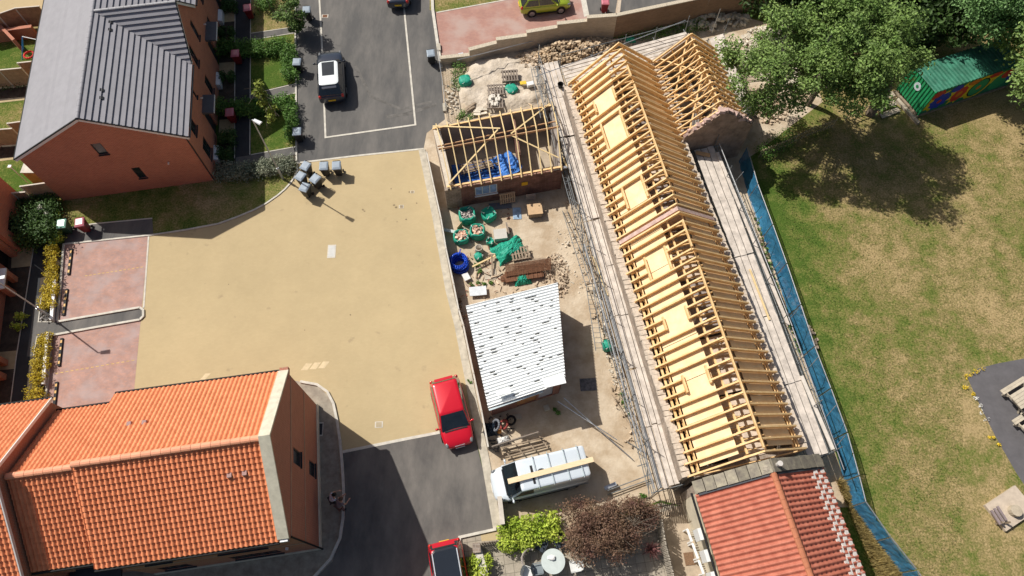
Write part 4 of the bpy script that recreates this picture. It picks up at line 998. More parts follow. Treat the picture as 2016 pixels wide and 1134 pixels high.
def make_car(root, L, W, H, body, roofm=None, belt=.92, hood=.86, wb=(.22, .79), screen=(.66, .50), rear=(.06, .14), roof_w=.72, wheel=.31, van=False, deck=None, rails=False, pano=False):
    """x forward. L length, W width, H height; screen = base and top of windscreen, rear = base and top of tailgate glass, as fractions of L from the tail"""
    X = lambda f: (f - .5) * L; hw = W / 2
    # lower body: lofted stations from tail to nose
    st = [(0.0, .78, belt * .80, .34), (.012, .90, belt * .93, .26), (.05, .97, belt, .22), (.15, 1.0, belt, .2), (.35, 1.0, belt, .2), (screen[0] - .06, 1.0, belt, .2), (screen[0] + .03, .99, hood + .03, .2),
          (.84, .97, hood, .2), (.92, .92, hood * .92, .21), (.97, .82, hood * .80, .24), (.99, .68, hood * .70, .28), (1.0, .5, hood * .60, .32)]
    rings = []
    for f, wf, zt, zb in st:
        w_ = hw * wf; x = X(f)
        half = [(w_ * .88, zb), (w_ * .985, zb + .14), (w_, zt * .62), (w_ * .985, zt * .86), (w_ * .90, zt * .985), (w_ * .55, zt + .012), (0, zt + .02)]
        rings.append([(x, y, z) for y, z in half] + [(x, -y, z) for y, z in half[-2::-1]])
    mb = MB(); mb.loft(rings); b = mb.build('body', body, root, smooth=True, local=True); subs(b, 1)
    # cabin: tapering frustum in body colour, glass let into its faces
    rb = [(X(rear[0]), hw * .90), (X(screen[0]), hw * .90)]; rt = [(X(rear[1]), hw * roof_w), (X(screen[1]), hw * roof_w)]
    z0, z1 = belt - .06, H - .03
    lo = rrect(rb[0][0], rb[1][0], hw * .93, z0, .18); hi = rrect(rt[0][0], rt[1][0], hw * roof_w, z1, .14); top = rrect(rt[0][0] + .12, rt[1][0] - .12, hw * roof_w - .12, H, .1)
    mb = MB(); mb.loft([lo, hi, top]); c = mb.build('cabin', body, root, smooth=True, local=True); bevel(c, .03, 2)
    if roofm is not None and roofm is not body:
        r0 = rrect(rt[0][0] - .01, rt[1][0] + .01, hw * roof_w + .01, z1 - .015, .26); r1_ = rrect(rt[0][0] + .0, rt[1][0] - .0, hw * roof_w, z1 + .012, .26); r2 = rrect(rt[0][0] + .12, rt[1][0] - .12, hw * roof_w - .12, H + .008, .1)
        mb = MB(); mb.loft([r0, r1_, r2]); mb.build('roof_panel', roofm, c, smooth=False, local=True)
    def panel(pts, name, m, off=.012, th=.012):
        P = [Vector(p) for p in pts]; n = (P[1] - P[0]).cross(P[2] - P[0]).normalized()
        ctr = sum(P, Vector()) / len(P)
        if n.dot(ctr - Vector((0, 0, H * .5))) < 0: n = -n; P = P[::-1]
        q = [p + n * off for p in P]; q0 = [p - n * th for p in P]
        o = MB().hexa(q0, q).build(name, m, root, local=True); return o
    def lerp3(a, b, t): return Vector(a) + (Vector(b) - Vector(a)) * t
    zb_, zt_ = .10, .93
    wb0, wt0 = hw * .93 - .07, hw * roof_w - .05
    for nm, xb, xt, k in (('windscreen', rb[1][0], rt[1][0], 1), ('rear_window', rb[0][0], rt[0][0], -1)):
        A, B = (xb, wb0, z0), (xt, wt0, z1); A2, B2 = (xb, -wb0, z0), (xt, -wt0, z1)
        if van and k < 0: continue
        lo_t = .02 if k > 0 else .12
        panel([lerp3(A, B, lo_t), lerp3(A2, B2, lo_t), lerp3(A2, B2, .97), lerp3(A, B, .97)], nm, CARGLASS, .02)
    for sg in (-1, 1):
        x0b, x1b, x0t, x1t = rb[0][0] + .22, rb[1][0] - .28, rt[0][0] + .16, rt[1][0] - .06
        if van: x0b = X(.60); x0t = X(.605)
        yb, yt = hw * .93, hw * roof_w
        f0, f1 = .15, .86
        P = lambda x_b, x_t, f: (x_b + (x_t - x_b) * f, sg * (yb + (yt - yb) * f), z0 + (z1 - z0) * f)
        cuts = [0, .47, 1] if not van else [0, 1]
        for a, e in zip(cuts[:-1], cuts[1:]):
            g_ = .012; a_ = a + (g_ if a else 0); e_ = e - (g_ if e < 1 else 0)
            xb0, xb1 = x0b + (x1b - x0b) * a_, x0b + (x1b - x0b) * e_; xt0, xt1 = x0t + (x1t - x0t) * a_, x0t + (x1t - x0t) * e_
            panel([P(xb0, xt0, f0), P(xb1, xt1, f0), P(xb1, xt1, f1), P(xb0, xt0, f1)], 'side_window', CARGLASS, .01)
        for wf in wb:
            x = X(wf)
            mb = MB(); mb.tube((x, sg * (hw - .24), wheel), (x, sg * (hw + .012), wheel), wheel, 20); w_ = mb.build('wheel', BLACK, root, local=True)
            mb = MB(); mb.tube((x, sg * (hw - .05), wheel), (x, sg * (hw + .02), wheel), wheel * .66, 14); mb.build('rim', ALLOY, w_, local=True)
            mb = MB(); mb.tube((x, sg * (hw - .3), wheel + .03), (x, sg * (hw + .004), wheel + .03), wheel * 1.17, 20); mb.build('wheel_arch', TRIM, root, local=True)
        mb = MB(); mb.ball((X(screen[0]) - .22, sg * (hw + .10), belt + .06), .11, 8, 5, (.6, 1, .75)); mb.tube((X(screen[0]) - .2, sg * (hw - .08), belt), (X(screen[0]) - .22, sg * (hw + .06), belt + .04), .03)
        mb.build('door_mirror', body, root, smooth=True, local=True)
        mb = MB(); mb.ball((X(.945), sg * hw * .76, hood * .80), .15, 9, 6, (1.25, .6, .38)); mb.build('headlight', LENS, root, smooth=True, local=True)
        mb = MB(); mb.ball((X(.03), sg * hw * .80, belt * .88), .13, 8, 6, (.9, .9, 1.3)); mb.build('tail_light', REDLENS, root, smooth=True, local=True)
        mb = MB(); mb.bar((X(.14), sg * (hw + .003), .3), (X(.86), sg * (hw + .003), .3), .03, .12); mb.build('sill_trim', TRIM, root, local=True)
        if rails: mb = MB(); mb.bar((rt[0][0] + .15, sg * (hw * roof_w - .05), H + .03), (rt[1][0] - .15, sg * (hw * roof_w - .05), H + .03), .05, .05); mb.build('roof_rail', mat('bright_rail', (.75, .78, .8), .25, .05, metal=.5), root, local=True)
    mb = MB(); mb.bar((X(1.0) - .035, -.45, .38), (X(1.0) - .035, .45, .38), .06, .17); mb.build('grille', TRIM, root, local=True)
    mb = MB(); mb.bar((X(1.0) + .01, -.26, .40), (X(1.0) + .01, .26, .40), .02, .11); mb.build('number_plate', PLATE_W, root, local=True)
    mb = MB(); mb.bar((X(0) - .02, -.26, .62), (X(0) - .02, .26, .62), .03, .12); mb.build('number_plate', PLATE_Y, root, local=True)
    mb = MB(); mb.bar((X(screen[0]) + .03, -hw * .7, belt + .0), (X(screen[0]) + .03, hw * .7, belt + .0), .06, .03); mb.build('wiper', TRIM, root, local=True)
    return c
def place(px_front, px_rear, zf=.6, zr_=.6):
    f, r = at(*px_front, zf), at(*px_rear, zr_); c = (f + r) / 2; d = f - r
    return (c.x, c.y, 0), atan2(d.y, d.x), Vector((d.x, d.y, 0)).length
# black estate car on the top road: white roof with a long dark glass panel
loc, rz, ln = place((649, 97), (655, 204), .75, .5)
t = thing('parked_car', 'black estate car with white roof and dark glass panel parked on the top road', 'car', loc, rz)
NAVY = paint('blue_black_paint', (.018, .026, .045)); WR_ = mat('white_car_roof', (.75, .80, .80), .25, .02, coat=1)
c = make_car(t, 4.55, 1.95, 1.62, NAVY, WR_, belt=1.0, hood=.98, screen=(.74, .60), rear=(.02, .12), roof_w=.69, wheel=.36)
mb = MB(); mb.prism([(-.9, -.42), (.36, -.44), (.36, .44), (-.9, .42)], 1.60, 1.632); mb.build('glass_roof', CARGLASS, c, local=True)
mb = MB(); mb.bar((-1.88, -.5, 1.5), (-1.88, .5, 1.5), .22, .05); mb.build('spoiler', NAVY, t, local=True)
# red hatchback, nose towards us
loc, rz, ln = place((905, 874), (874, 750), .4, .75)
t = thing('parked_car', 'red hatchback with a plain red roof parked against the site fence', 'car', loc, rz)
RED = paint('red_paint', (.62, .006, .022)); make_car(t, 4.0, 1.80, 1.46, RED, RED, belt=.90, hood=.82, screen=(.77, .57), rear=(.02, .11), roof_w=.76, wheel=.30)
mb = MB(); mb.box((1.93, 0, .56), (.05, .55, .1)); mb.build('front_badge_bar', mat('chrome_strip', (.7, .72, .75), .2, .05, metal=.6), t, local=True)
mb = MB(); mb.bar((-1.72, -.52, 1.41), (-1.72, .52, 1.41), .16, .04); mb.build('spoiler', RED, t, local=True)
# red car with dark roof at the bottom edge
loc, rz, ln = place((902, 1240), (874, 1078), .6, .8)
loc = (at(888, 1150, .8).x, at(888, 1150, .8).y, 0)
t = thing('parked_car', 'red car with glossy black roof and bright rails cut off by the bottom edge', 'car', loc, rz)
BLKR = mat('gloss_black_roof', (.015, .02, .028), .12, .05, coat=1); make_car(t, 4.2, 1.82, 1.58, RED, BLKR, belt=.98, hood=.9, screen=(.74, .58), rear=(.03, .10), roof_w=.74, wheel=.33, rails=True)
mb = MB(); mb.bar((-1.86, -.56, 1.52), (-1.86, .56, 1.52), .18, .05); mb.build('spoiler', RED, t, local=True)
# dark car at the top edge
loc = tuple(at(785, -28, .6)); loc = (loc[0], loc[1], 0)
t = thing('parked_car', 'black car of which only the tail shows at the top edge of the road', 'car', loc, radians(93))
make_car(t, 4.3, 1.8, 1.5, NAVY, NAVY, belt=.95, hood=.88, wheel=.32)
# lime hatchback on the pink drive
loc, rz, ln = place((1126, 18), (1022, 26), .5, .6)
loc = (at(1072, 22, .35).x, at(1072, 22, .35).y + .75, 0)
t = thing('parked_car', 'lime green hatchback parked on the pink block drive above the stepped wall', 'car', loc, radians(9))
LIME = paint('lime_paint', (.33, .42, .02), .2); c = make_car(t, 3.95, 1.72, 1.46, LIME, LIME, belt=.92, hood=.86, screen=(.76, .56), rear=(.02, .14), roof_w=.70, wheel=.31)
# van with a plank on its roof bars
loc, rz, ln = place((968, 948), (1147, 912), .7, .7)
rz += radians(2)
VANM = paint('silver_white_paint', (.66, .73, .78), .12, .28)
loc = (at(1062, 934, 1.0).x, at(1062, 934, 1.0).y, 0)
t = thing('parked_van', 'silver panel van with roof bars parked inside the site entrance', 'van', loc, rz)
c = make_car(t, 5.2, 1.95, 1.95, VANM, VANM, belt=1.12, hood=1.04, wb=(.2, .8), screen=(.86, .72), rear=(.004, .012), roof_w=.82, wheel=.34, van=True)
for x in (-2.15, -1.4, -.55, .25):
    mb = MB(); mb.tube((x, -.86, 2.06), (x, .86, 2.06), .018); mb.tube((x, .78, 1.9), (x, .78, 2.07), .03); mb.tube((x, -.78, 1.9), (x, -.78, 2.07), .03)
    mb.build('roof_bar', mat('bar_steel', (.28, .34, .36), .4, .1, metal=.6), t, local=True)
mb = MB(); mb.box((.42, .1, 1.965), (.12, .95, .02)); mb.build('roof_strip', TRIM, t, local=True)
mb = MB(); mb.ball((-.05, .0, 1.96), .17, 10, 6, (1.15, .7, .3)); mb.build('roof_vent', TRIM, t, smooth=True, local=True)
mb = MB()
for sg in (-1, 1): mb.bar((-2.45, sg * .985, .75), (1.3, sg * .985, .75), .02, .16)
mb.build('side_moulding', mat('grey_moulding', (.18, .2, .22), .6), t, local=True)
Rv = Matrix.Rotation(rz, 4, 'Z'); pt = lambda x, y, z: Vector(loc) + (Rv @ Vector((x, y, z)))
mb = MB(); A, B = at(1000, 948, 2.11), at(1168, 904, 2.11); mb.bar(A, B, .27, .04, drop=.0)
solo('plank', mb, mat('pale_plank', (.76, .60, .38), .7, .1, 3, stretch=(1, 8, 1, .25)), 'long pale timber plank lying across the roof bars of the silver van', 'plank')

# ---------------------------------------------------------------- wheelie bins
def bin_mesh(root, bodym, lidm):
    mb = MB(); mb.loft([[(-.2, -.2, .08), (.2, -.2, .08), (.2, .18, .08), (-.2, .18, .08)], [(-.27, -.29, .95), (.27, -.29, .95), (.27, .3, .95), (-.27, .3, .95)]]); b = mb.build('body', bodym, root, local=True); bevel(b, .03)
    mb = MB(); mb.loft([[(-.30, -.34, .95), (.30, -.34, .95), (.30, .32, .97), (-.30, .32, .97)], [(-.29, -.32, 1.0), (.29, -.32, 1.0), (.29, .31, 1.04), (-.29, .31, 1.04)], [(-.2, -.2, 1.06), (.2, -.2, 1.06), (.2, .22, 1.085), (-.2, .22, 1.085)]]); l = mb.build('lid', lidm, root, local=True); bevel(l, .015)
    mb = MB(); mb.tube((-.24, .37, 1.0), (.24, .37, 1.0), .02); mb.tube((-.2, .3, .98), (-.2, .37, 1.0), .02); mb.tube((.2, .3, .98), (.2, .37, 1.0), .02); mb.build('handle', bodym, root, local=True)
    for s in (-1, 1): mb = MB(); mb.tube((s * .22, .22, .1), (s * .29, .22, .1), .1, 12); mb.build('wheel', BLACK, root, local=True)
BINB = mat('black_bin', (.022, .024, .027), .5, .1); LIDB = mat('painted_sheen_lid', (.32, .38, .44), .25, .08, coat=.4)  # lid colour is lightened to stand in for bright reflections
BINR = mat('burgundy_bin', (.17, .015, .02), .45, .1); LIDR = mat('burgundy_lid', (.30, .03, .05), .35, .08, coat=.3); BING = mat('green_bin', (.02, .06, .04), .5, .1); LIDG = mat('pale_green_lid', (.25, .48, .38), .35, .08, coat=.3)
LIDP = mat('faded_red_lid', (.50, .16, .20), .35, .1, coat=.3)
def binat(px, py, label, b, l, rz, group, z=1.05):
    c = at(px, py, z); t = thing('wheelie_bin', label, 'wheelie bin', (c.x, c.y, .02), rz, group); bin_mesh(t, b, l); return t
G1 = 'black wheelie bins'
b0 = binat(603, 18, 'black wheelie bin alone by the kerb nearest the top edge, beside the leafy bush', BINB, LIDB, radians(5), G1)
for px, py, rz, lb in ((584, 121, 0, 'black wheelie bin beside the hedge level with the black estate car'), (584, 258, .1, 'black wheelie bin beside the hedge closest to the buff court'),
                       (848, 104, .15, 'black wheelie bin against the site fence near the pink drive'), (601, 326, -.45, 'black wheelie bin with tilted lid at the top left of the bin cluster'),
                       (637, 326, .05, 'black wheelie bin standing between the cluster and the rightmost bin'), (662, 325, .1, 'black wheelie bin, rightmost of those on the buff court'),
                       (591, 346, -.5, 'black wheelie bin with dull lid at the left of the bin cluster'), (620, 351, -.6, 'black wheelie bin with the brightest white lid in the bin cluster'), (599, 368, -.35, 'black wheelie bin lowest in the cluster with a slotted lid')):
    c = at(px, py, 1.05); dup(b0, (c.x, c.y, .02), rz, lb)
G2 = 'burgundy wheelie bins'
r0 = binat(486, 14, 'burgundy wheelie bin on the sunny path by the dry lawn, topmost', BINR, LIDP, radians(10), G2)
for px, py, rz, lb in ((462, 104, .1, 'burgundy wheelie bin in shade beside the upper hedge'), (451, 220, .15, 'burgundy wheelie bin in shade beside the lower hedge'), (1192, 2, 0, 'burgundy wheelie bin behind the top of the stepped wall')):
    c = at(px, py, 1.05); dup(r0, (c.x, c.y, .02), rz, lb)
binat(120, 440, 'dark green wheelie bin with pale green lid beside the parking bays', BING, LIDG, radians(8), None)
binat(156, 437, 'dark red wheelie bin with faded pink lid beside the green-lidded bin', BINR, LIDP, radians(12), None)

# ---------------------------------------------------------------- street lamps
def lamp(base, h, arm, label, head=True):
    t = thing('street_lamp', label, 'street lamp', (base.x, base.y, 0))
    mb = MB(); mb.tube((0, 0, 0), (0, 0, 1.2), .085, 10); mb.tube((0, 0, 1.2), (0, 0, h), .05, 10, .04); mb.build('column', mat('lamp_grey', (.42, .44, .46), .45, .1, metal=.4), t, local=True)
    a = Vector(arm)
    mb = MB(); mb.tube((0, 0, h), tuple(Vector((0, 0, h + .05)) + a * .3), .03); mb.build('arm', MATS['lamp_grey'], t, local=True)
    mb = MB(); p = Vector((0, 0, h + .06)) + a * .2; q = Vector((0, 0, h + .1)) + a * 1.0
    s = Vector((-a.y, a.x, 0)).normalized(); mb.loft([[p - s * .1 - Vector((0, 0, .03)), p + s * .1 - Vector((0, 0, .03)), p + s * .08 + Vector((0, 0, .05)), p - s * .08 + Vector((0, 0, .05))], [q - s * .14 - Vector((0, 0, .03)), q + s * .14 - Vector((0, 0, .03)), q + s * .1 + Vector((0, 0, .05)), q - s * .1 + Vector((0, 0, .05))]])
    mb.build('lamp_head', mat('lamp_head_grey', (.62, .65, .67), .4, .05), t, local=True)
lamp(at(557, 352), 6.0, (.6, -.35, 0), 'tall street lamp at the front gardens, its pale head over the lawn')
lamp(at(97, 622), 4.9, (.62, .1, 0), 'street lamp standing between the two parking bays, its pole crossing the left edge')
# ---------------------------------------------------------------- scaffolding
def run_boards(root, A0, A1, B0, B1, nb, segs, z, name='board', gap=.035, m=None, skip=()):
    """boards filling the quad A0-A1 (one long edge) to B0-B1 (other long edge), nb across, segs lengthways"""
    for s in range(segs):
        t0, t1 = s / segs, (s + 1) / segs - .0015; dz = .05 * (s % 2)
        for k in range(nb):
            if (s, k) in skip: continue
            f0, f1 = k / nb + gap / 2, (k + 1) / nb - gap / 2
            P = lambda t, f: lerp(lerp(A0, A1, t), lerp(B0, B1, t), f)
            jt = random.uniform(-.002, .002)
            q = [P(t0 + jt, f0), P(t1 + jt, f0), P(t1 + jt, f1), P(t0 + jt, f1)]
            mb = MB().prism([(p.x, p.y) for p in q], z + dz + random.uniform(0, .012), z + dz + .05); mb.build(name, m or BOARD, root)
SG = 'scaffolds around the building under construction'
ZB = 1.95
def scaff(label, A0, A1, B0, B1, nb, segs, n_st, z=ZB, group=SG, out=1, rail=True, brace=True, skip=(), ladder=True, rails=(1.0, .5), extra=0.0):
    """A = outer edge, B = inner edge"""
    c = (A0 + B1) / 2; t = thing('scaffold', label, 'scaffold', (c.x, c.y, 0), 0, group)
    run_boards(t, A0, A1, B0, B1, nb, segs, z, skip=skip)
    no = (A0 - B0); no = Vector((no.x, no.y, 0)).normalized()
    for k in range(n_st + 1):
        f = k / n_st; p = lerp(A0, A1, f) + no * .08; q = lerp(B0, B1, f) - no * .06
        top = z + (1.15 if rail else .15) + random.uniform(-.05, .3)
        lean = Vector((random.uniform(-.03, .03), random.uniform(-.03, .03), 0))
        mb = MB(); mb.tube((p.x, p.y, 0), (p.x + lean.x, p.y + lean.y, top), .026, 6); mb.build('standard', TUBE, t)
        mb = MB(); mb.tube((q.x, q.y, 0), (q.x, q.y, z + .1), .026, 6); mb.build('standard', TUBE, t)
        u = (A0 - B0).normalized(); mb = MB(); mb.tube(q - no * .18 + Vector((0, 0, z - .06 - q.z)), p + no * .3 + Vector((0, 0, z - .06 - p.z)), .026, 6); mb.build('transom', TUBE, t)
    dirn = (A1 - A0).normalized()
    for zz, off in [(z - .12, .1)] + ([(z + r, .05) for r in rails] if rail else []) + [(z * .45, .1)]:
        a, b = A0 + no * off, A1 + no * off; mb = MB(); mb.tube((a.x, a.y, zz), (b.x, b.y, zz), .026, 6); mb.build('ledger', TUBE, t)
    a, b = B0 - no * .05, B1 - no * .05; mb = MB(); mb.tube((a.x, a.y, z - .11), (b.x, b.y, z - .11), .026, 6); mb.build('ledger', TUBE, t)
    if brace:
        for k in range(n_st):
            f0, f1 = k / n_st, (k + 1) / n_st; a, b = lerp(A0, A1, f0) + no * .14, lerp(A0, A1, f1) + no * .14
            if k % 2: a, b = b, a
            mb = MB(); mb.tube((a.x, a.y, .1), (b.x, b.y, z + .9), .024, 6); mb.build('brace', TUBE, t)
    if ladder:      # lattice beam lying along the outer edge
        a, b = A0 + no * .22, A1 + no * .22
        mb = MB(); mb.tube((a.x, a.y, z - .05), (b.x, b.y, z - .05), .024, 6); a2, b2 = a + no * .24, b + no * .24; mb.tube((a2.x, a2.y, z - .05), (b2.x, b2.y, z - .05), .024, 6)
        n = int((b - a).length / .45)
        for k in range(n):
            p, q = lerp(a, b, k / n), lerp(a2, b2, k / n); mb.tube((p.x, p.y, z - .05), (q.x, q.y, z - .05), .016, 5)
        mb.build('lattice_beam', TUBE, t)
    return t
Z0 = ZB + .05
wA0, wA1, wB0, wB1 = at(1062, 128, Z0), at(1296, 966, Z0), at(1098, 120, Z0), at(1340, 955, Z0)
sw_ = scaff('long scaffold with five boards along the west eave facing the site yard', wA0, wA1, wB0, wB1, 4, 9, 12)
# a second inner lift of boards nearer the eave
eA0, eA1, eB0, eB1 = at(1405, 287, Z0), at(1632, 893, Z0), at(1366, 296, Z0), at(1592, 905, Z0)
se_ = scaff('scaffold of pale boards along the east eave beside the blue netting', eA0, eA1, eB0, eB1, 3, 5, 8, brace=False, rails=())
n0_ = scaff('north scaffold with wide pale boards between the rubble and the rafter ends', at(1104, 128, 1.9), at(1350, 62, 1.9), at(1118, 168, 1.9), at(1366, 96, 1.9), 6, 2, 4, z=1.8, rails=(1.0,), brace=False, ladder=False)
ne_ = scaff('narrow scaffold of two pale boards beside the wing, under the tree', at(1424, 66, 2.2), at(1482, 222, 2.2), at(1396, 76, 2.2), at(1458, 228, 2.2), 2, 2, 3, z=2.15, rails=(), brace=False, ladder=False)
# loose boards and tubes lying on the scaffolds
def loose(name, label, cat, px0, px1, z, w_, h_, m, group=None):
    a, b = at(*px0, z), at(*px1, z); mb = MB().bar(a, b, w_, h_); return solo(name, mb, m, label, cat, group)
loose('scaffold_board', 'grey weathered board lying along the outer lattice beam of the east scaffold', 'board', (1412, 300), (1552, 640), Z0 + .06, .2, .045, BOARD)
loose('scaffold_board', 'pale wide board lying on the south end of the east scaffold', 'board', (1578, 740), (1640, 885), Z0 + .09, .2, .05, mat('bleached_board', (.62, .57, .5), .85, .1, 3))
loose('timber_length', 'yellow new timber lying along the boards of the west scaffold', 'timber', (1168, 505), (1196, 582), Z0 + .1, .09, .08, PT)
loose('timber_length', 'yellow new timber on the west scaffold beside the outbuilding', 'timber', (1100, 285), (1116, 330), Z0 + .1, .09, .08, PT)
loose('timber_length', 'long narrow new timber on the east scaffold boards', 'timber', (1476, 530), (1515, 630), Z0 + .1, .1, .06, PT)
for k, (a, b) in enumerate((((1180, 560), (1288, 962)), ((1186, 562), (1300, 960)), ((1150, 480), (1262, 890)))):
    a, b = at(*a, Z0 + .12 + .05 * k), at(*b, Z0 + .12 + .05 * k); mb = MB().tube(a, b, .03, 7); solo('scaffold_tube', mb, STEEL, ['loose galvanised tube lying outermost along the west scaffold', 'loose galvanised tube lying next to the boards at the south of the west scaffold', 'long loose tube at mid length of the west scaffold'][k], 'scaffold tube', 'loose scaffold tubes')
loose('plywood_offcut', 'small orange plywood offcut at the north end of the east scaffold', 'offcut', (1370, 300), (1398, 306), Z0 + .1, .3, .03, mat('orange_ply', (.58, .36, .18), .7))
mb = MB()
for k in range(5): a = at(1366 + 8 * k, 280 + random.uniform(-6, 6), Z0 + .1); mb.box(tuple(a), (.3, .3, .1), random.random())
solo('block_stack', mb, mat('grey_blocks', (.3, .25, .24), .9, .2), 'grey blocks stacked at the foot of the wing gable on the scaffold', 'blocks')
c = at(1103, 172, 2.0); t = thing('bucket', 'black round bucket at the north end of the west scaffold', 'bucket', (c.x, c.y, 2.0))
mb = MB(); mb.loft([[(.17 * cos(a) * k, .17 * sin(a) * k, z) for a in [2 * pi * i / 14 for i in range(14)]] for k, z in ((.8, 0), (1.25, .35), (1.15, .35), (.7, .03))], cap=False); mb.build('tub', BLACK, t, local=True)
# ladder leaning by the west scaffold and ladder beams at the south
def ladder(A, B, w_, label, n=14, m=None):
    d = (B - A).normalized(); s = Vector((-d.y, d.x, 0)).normalized() * w_ / 2; t = thing('ladder', label, 'ladder', (A.x, A.y, A.z))
    for k in (-1, 1): mb = MB(); mb.tube(A + s * k, B + s * k, .025, 6); mb.build('rail', m or TUBE, t)
    for k in range(n): p = lerp(A, B, (k + .5) / n); mb = MB(); mb.tube(p - s, p + s, .015, 5); mb.build('rung', m or TUBE, t)
OW = OLDWOOD
ladder(at(1212, 775, .3), at(1266, 868, 1.5), .42, 'old wooden ladder leaning at the foot of the west scaffold', 9, OW)
ladder(at(1098, 345, .2), at(1108, 300, 2.6), .4, 'ladder between the outbuilding corner and the west scaffold')
ladder(at(1112, 415, .1), at(1158, 560, 2.4), .3, 'thin ladder beam leaning on the west scaffold by the rubble')
ladder(at(1160, 560, .2), at(1180, 690, 2.2), .4, 'ladder beam leaning on the west scaffold above the green sack')
ladder(at(1050, 130, 2.9), at(1070, 232, 2.9), .36, 'lattice of dark tubes over the north end of the west scaffold', 7)
for i, (a, b, za, zb, lb) in enumerate((((1110, 783), (1246, 905), .9, .1, 'galvanised tube sloping from the shed corner across the yard'), ((1098, 790), (1215, 866), .6, .5, 'second long tube lying beside the first in the yard'), ((1235, 870), (1276, 895), .05, .05, 'short dark bent tube on the sandy yard'),
                         ((1196, 966), (1278, 935), .5, .5, 'thin rail of the open gate by the purple shrub'), ((1196, 974), (1284, 942), .1, .1, 'lower rail of the open gate by the purple shrub'), ((1255, 918), (1278, 911), .7, .7, 'tiny pale rod near the open gate'))):
    mb = MB().tube(at(*a, za + .04), at(*b, zb + .04), .028, 6); solo('steel_tube', mb, STEEL if i < 2 else TUBE, lb, 'tube', 'tubes lying in the yard')
mb = MB().bar(at(1190, 962, .3), at(1213, 952, .3), .2, .12); solo('guard_block', mb, STEEL, 'grey metal box at the end of the open gate rails', 'metal box')
# slender guard tubes reaching past the scaffold in the north
for k, (a, b, lb) in enumerate((((1056, 150), (1118, 128), 'rail over the north west scaffold corner'), ((1118, 128), (1350, 40), 'long guard rail north of the rafter ends'), ((900, 118), (1052, 80), 'low rail reaching the rubble heap'))):
    mb = MB().tube(at(*a, 2.9 if k < 2 else 1.6), at(*b, 2.9 if k < 2 else 1.0), .026, 6); solo('guard_rail', mb, STEEL, 'galvanised ' + lb, 'guard rail', 'guard rails north of the building')

# ---------------------------------------------------------------- blue netted fence on the east side
NET = mat('blue_debris_net', (.015, .13, .27), .75, .4, 1.6, alpha=.74, col2=(.05, .24, .42), bump=.05, bscale=3)
base = [(1454, 318), (1474, 390), (1502, 468), (1528, 543), (1554, 622), (1580, 702), (1610, 782), (1640, 866), (1662, 948), (1674, 998), (1721, 1066), (1770, 1128), (1815, 1200)]
words = ['first from the wing gable, in deep shade', 'second from the wing gable, sagging outward', 'third from the wing gable', 'fourth from the wing gable', 'fifth from the wing gable', 'sixth from the wing gable', 'seventh from the wing gable', 'eighth, level with the end of the scaffold boards', 'ninth, level with the stone parapet', 'short one where the fence bends', 'first after the bend, by the tall dry grass', 'last one crossing the bottom edge']
for k in range(len(base) - 1):
    a, b = at(*base[k]), at(*base[k + 1]); d = (b - a).normalized(); n_ = Vector((-d.y, d.x, 0)); n_ = n_ if n_.x > 0 else -n_; H_ = 1.6; lean = n_ * .1
    t = thing('mesh_fence_panel', 'blue netted steel fence panel, ' + words[k], 'fence panel', ((a + b) / 2)[:], 0, 'blue netted fence panels')
    mb = MB(); A, B = a + d * .04, b - d * .04; up = Vector((0, 0, H_)) + lean
    mb.tube(A + up, B + up, .028, 6); mb.tube(A, A + up, .022, 6); mb.tube(B, B + up, .022, 6); mb.tube(A + up * .08, B + up * .08, .02, 6); mb.build('frame', STEEL, t)
    mb = MB(); rows = []
    for i in range(7):
        f = i / 6; rows.append([lerp(A, B, j / 10) + up * (.05 + .93 * f) + n_ * (-.03 + (.05 + (.25 if k == 1 else 0)) * sin(pi * j / 10) * sin(pi * f) + .05 * nz2(k * 9 + j * .7, f * 4)) for j in range(11)])
    mb.grid(rows); mb.build('netting', NET, t, uv=False)
mb = MB(); A, B = at(1416, 282, 2.9), at(1560, 642, 2.9); mb.tube(A, B, .028, 6); solo('guard_rail', mb, STEEL, 'long high rail between the east scaffold and the blue netting', 'guard rail', 'guard rails east of the building')
mb = MB(); A, B = at(1560, 644, 2.9), at(1662, 925, 2.6); mb.tube(A, B, .028, 6); solo('guard_rail', mb, STEEL, 'southern rail between the east scaffold and the blue netting', 'guard rail', 'guard rails east of the building')
for k, (x, y) in enumerate(((1452, 352), (1488, 440), (1524, 530), (1560, 622), (1598, 718), (1634, 812), (1652, 872))):
    a, b = at(x - 12, y + 14, 1.9), at(x + 12, y - 14, 2.9); mb = MB().tube(a, b, .024, 6); solo('prop_tube', mb, TUBE, ['topmost', 'second', 'third', 'fourth', 'fifth', 'sixth', 'lowest'][k] + ' of the short slanting tubes tying the east scaffold to the netted fence', 'tube', 'slanting tie tubes')

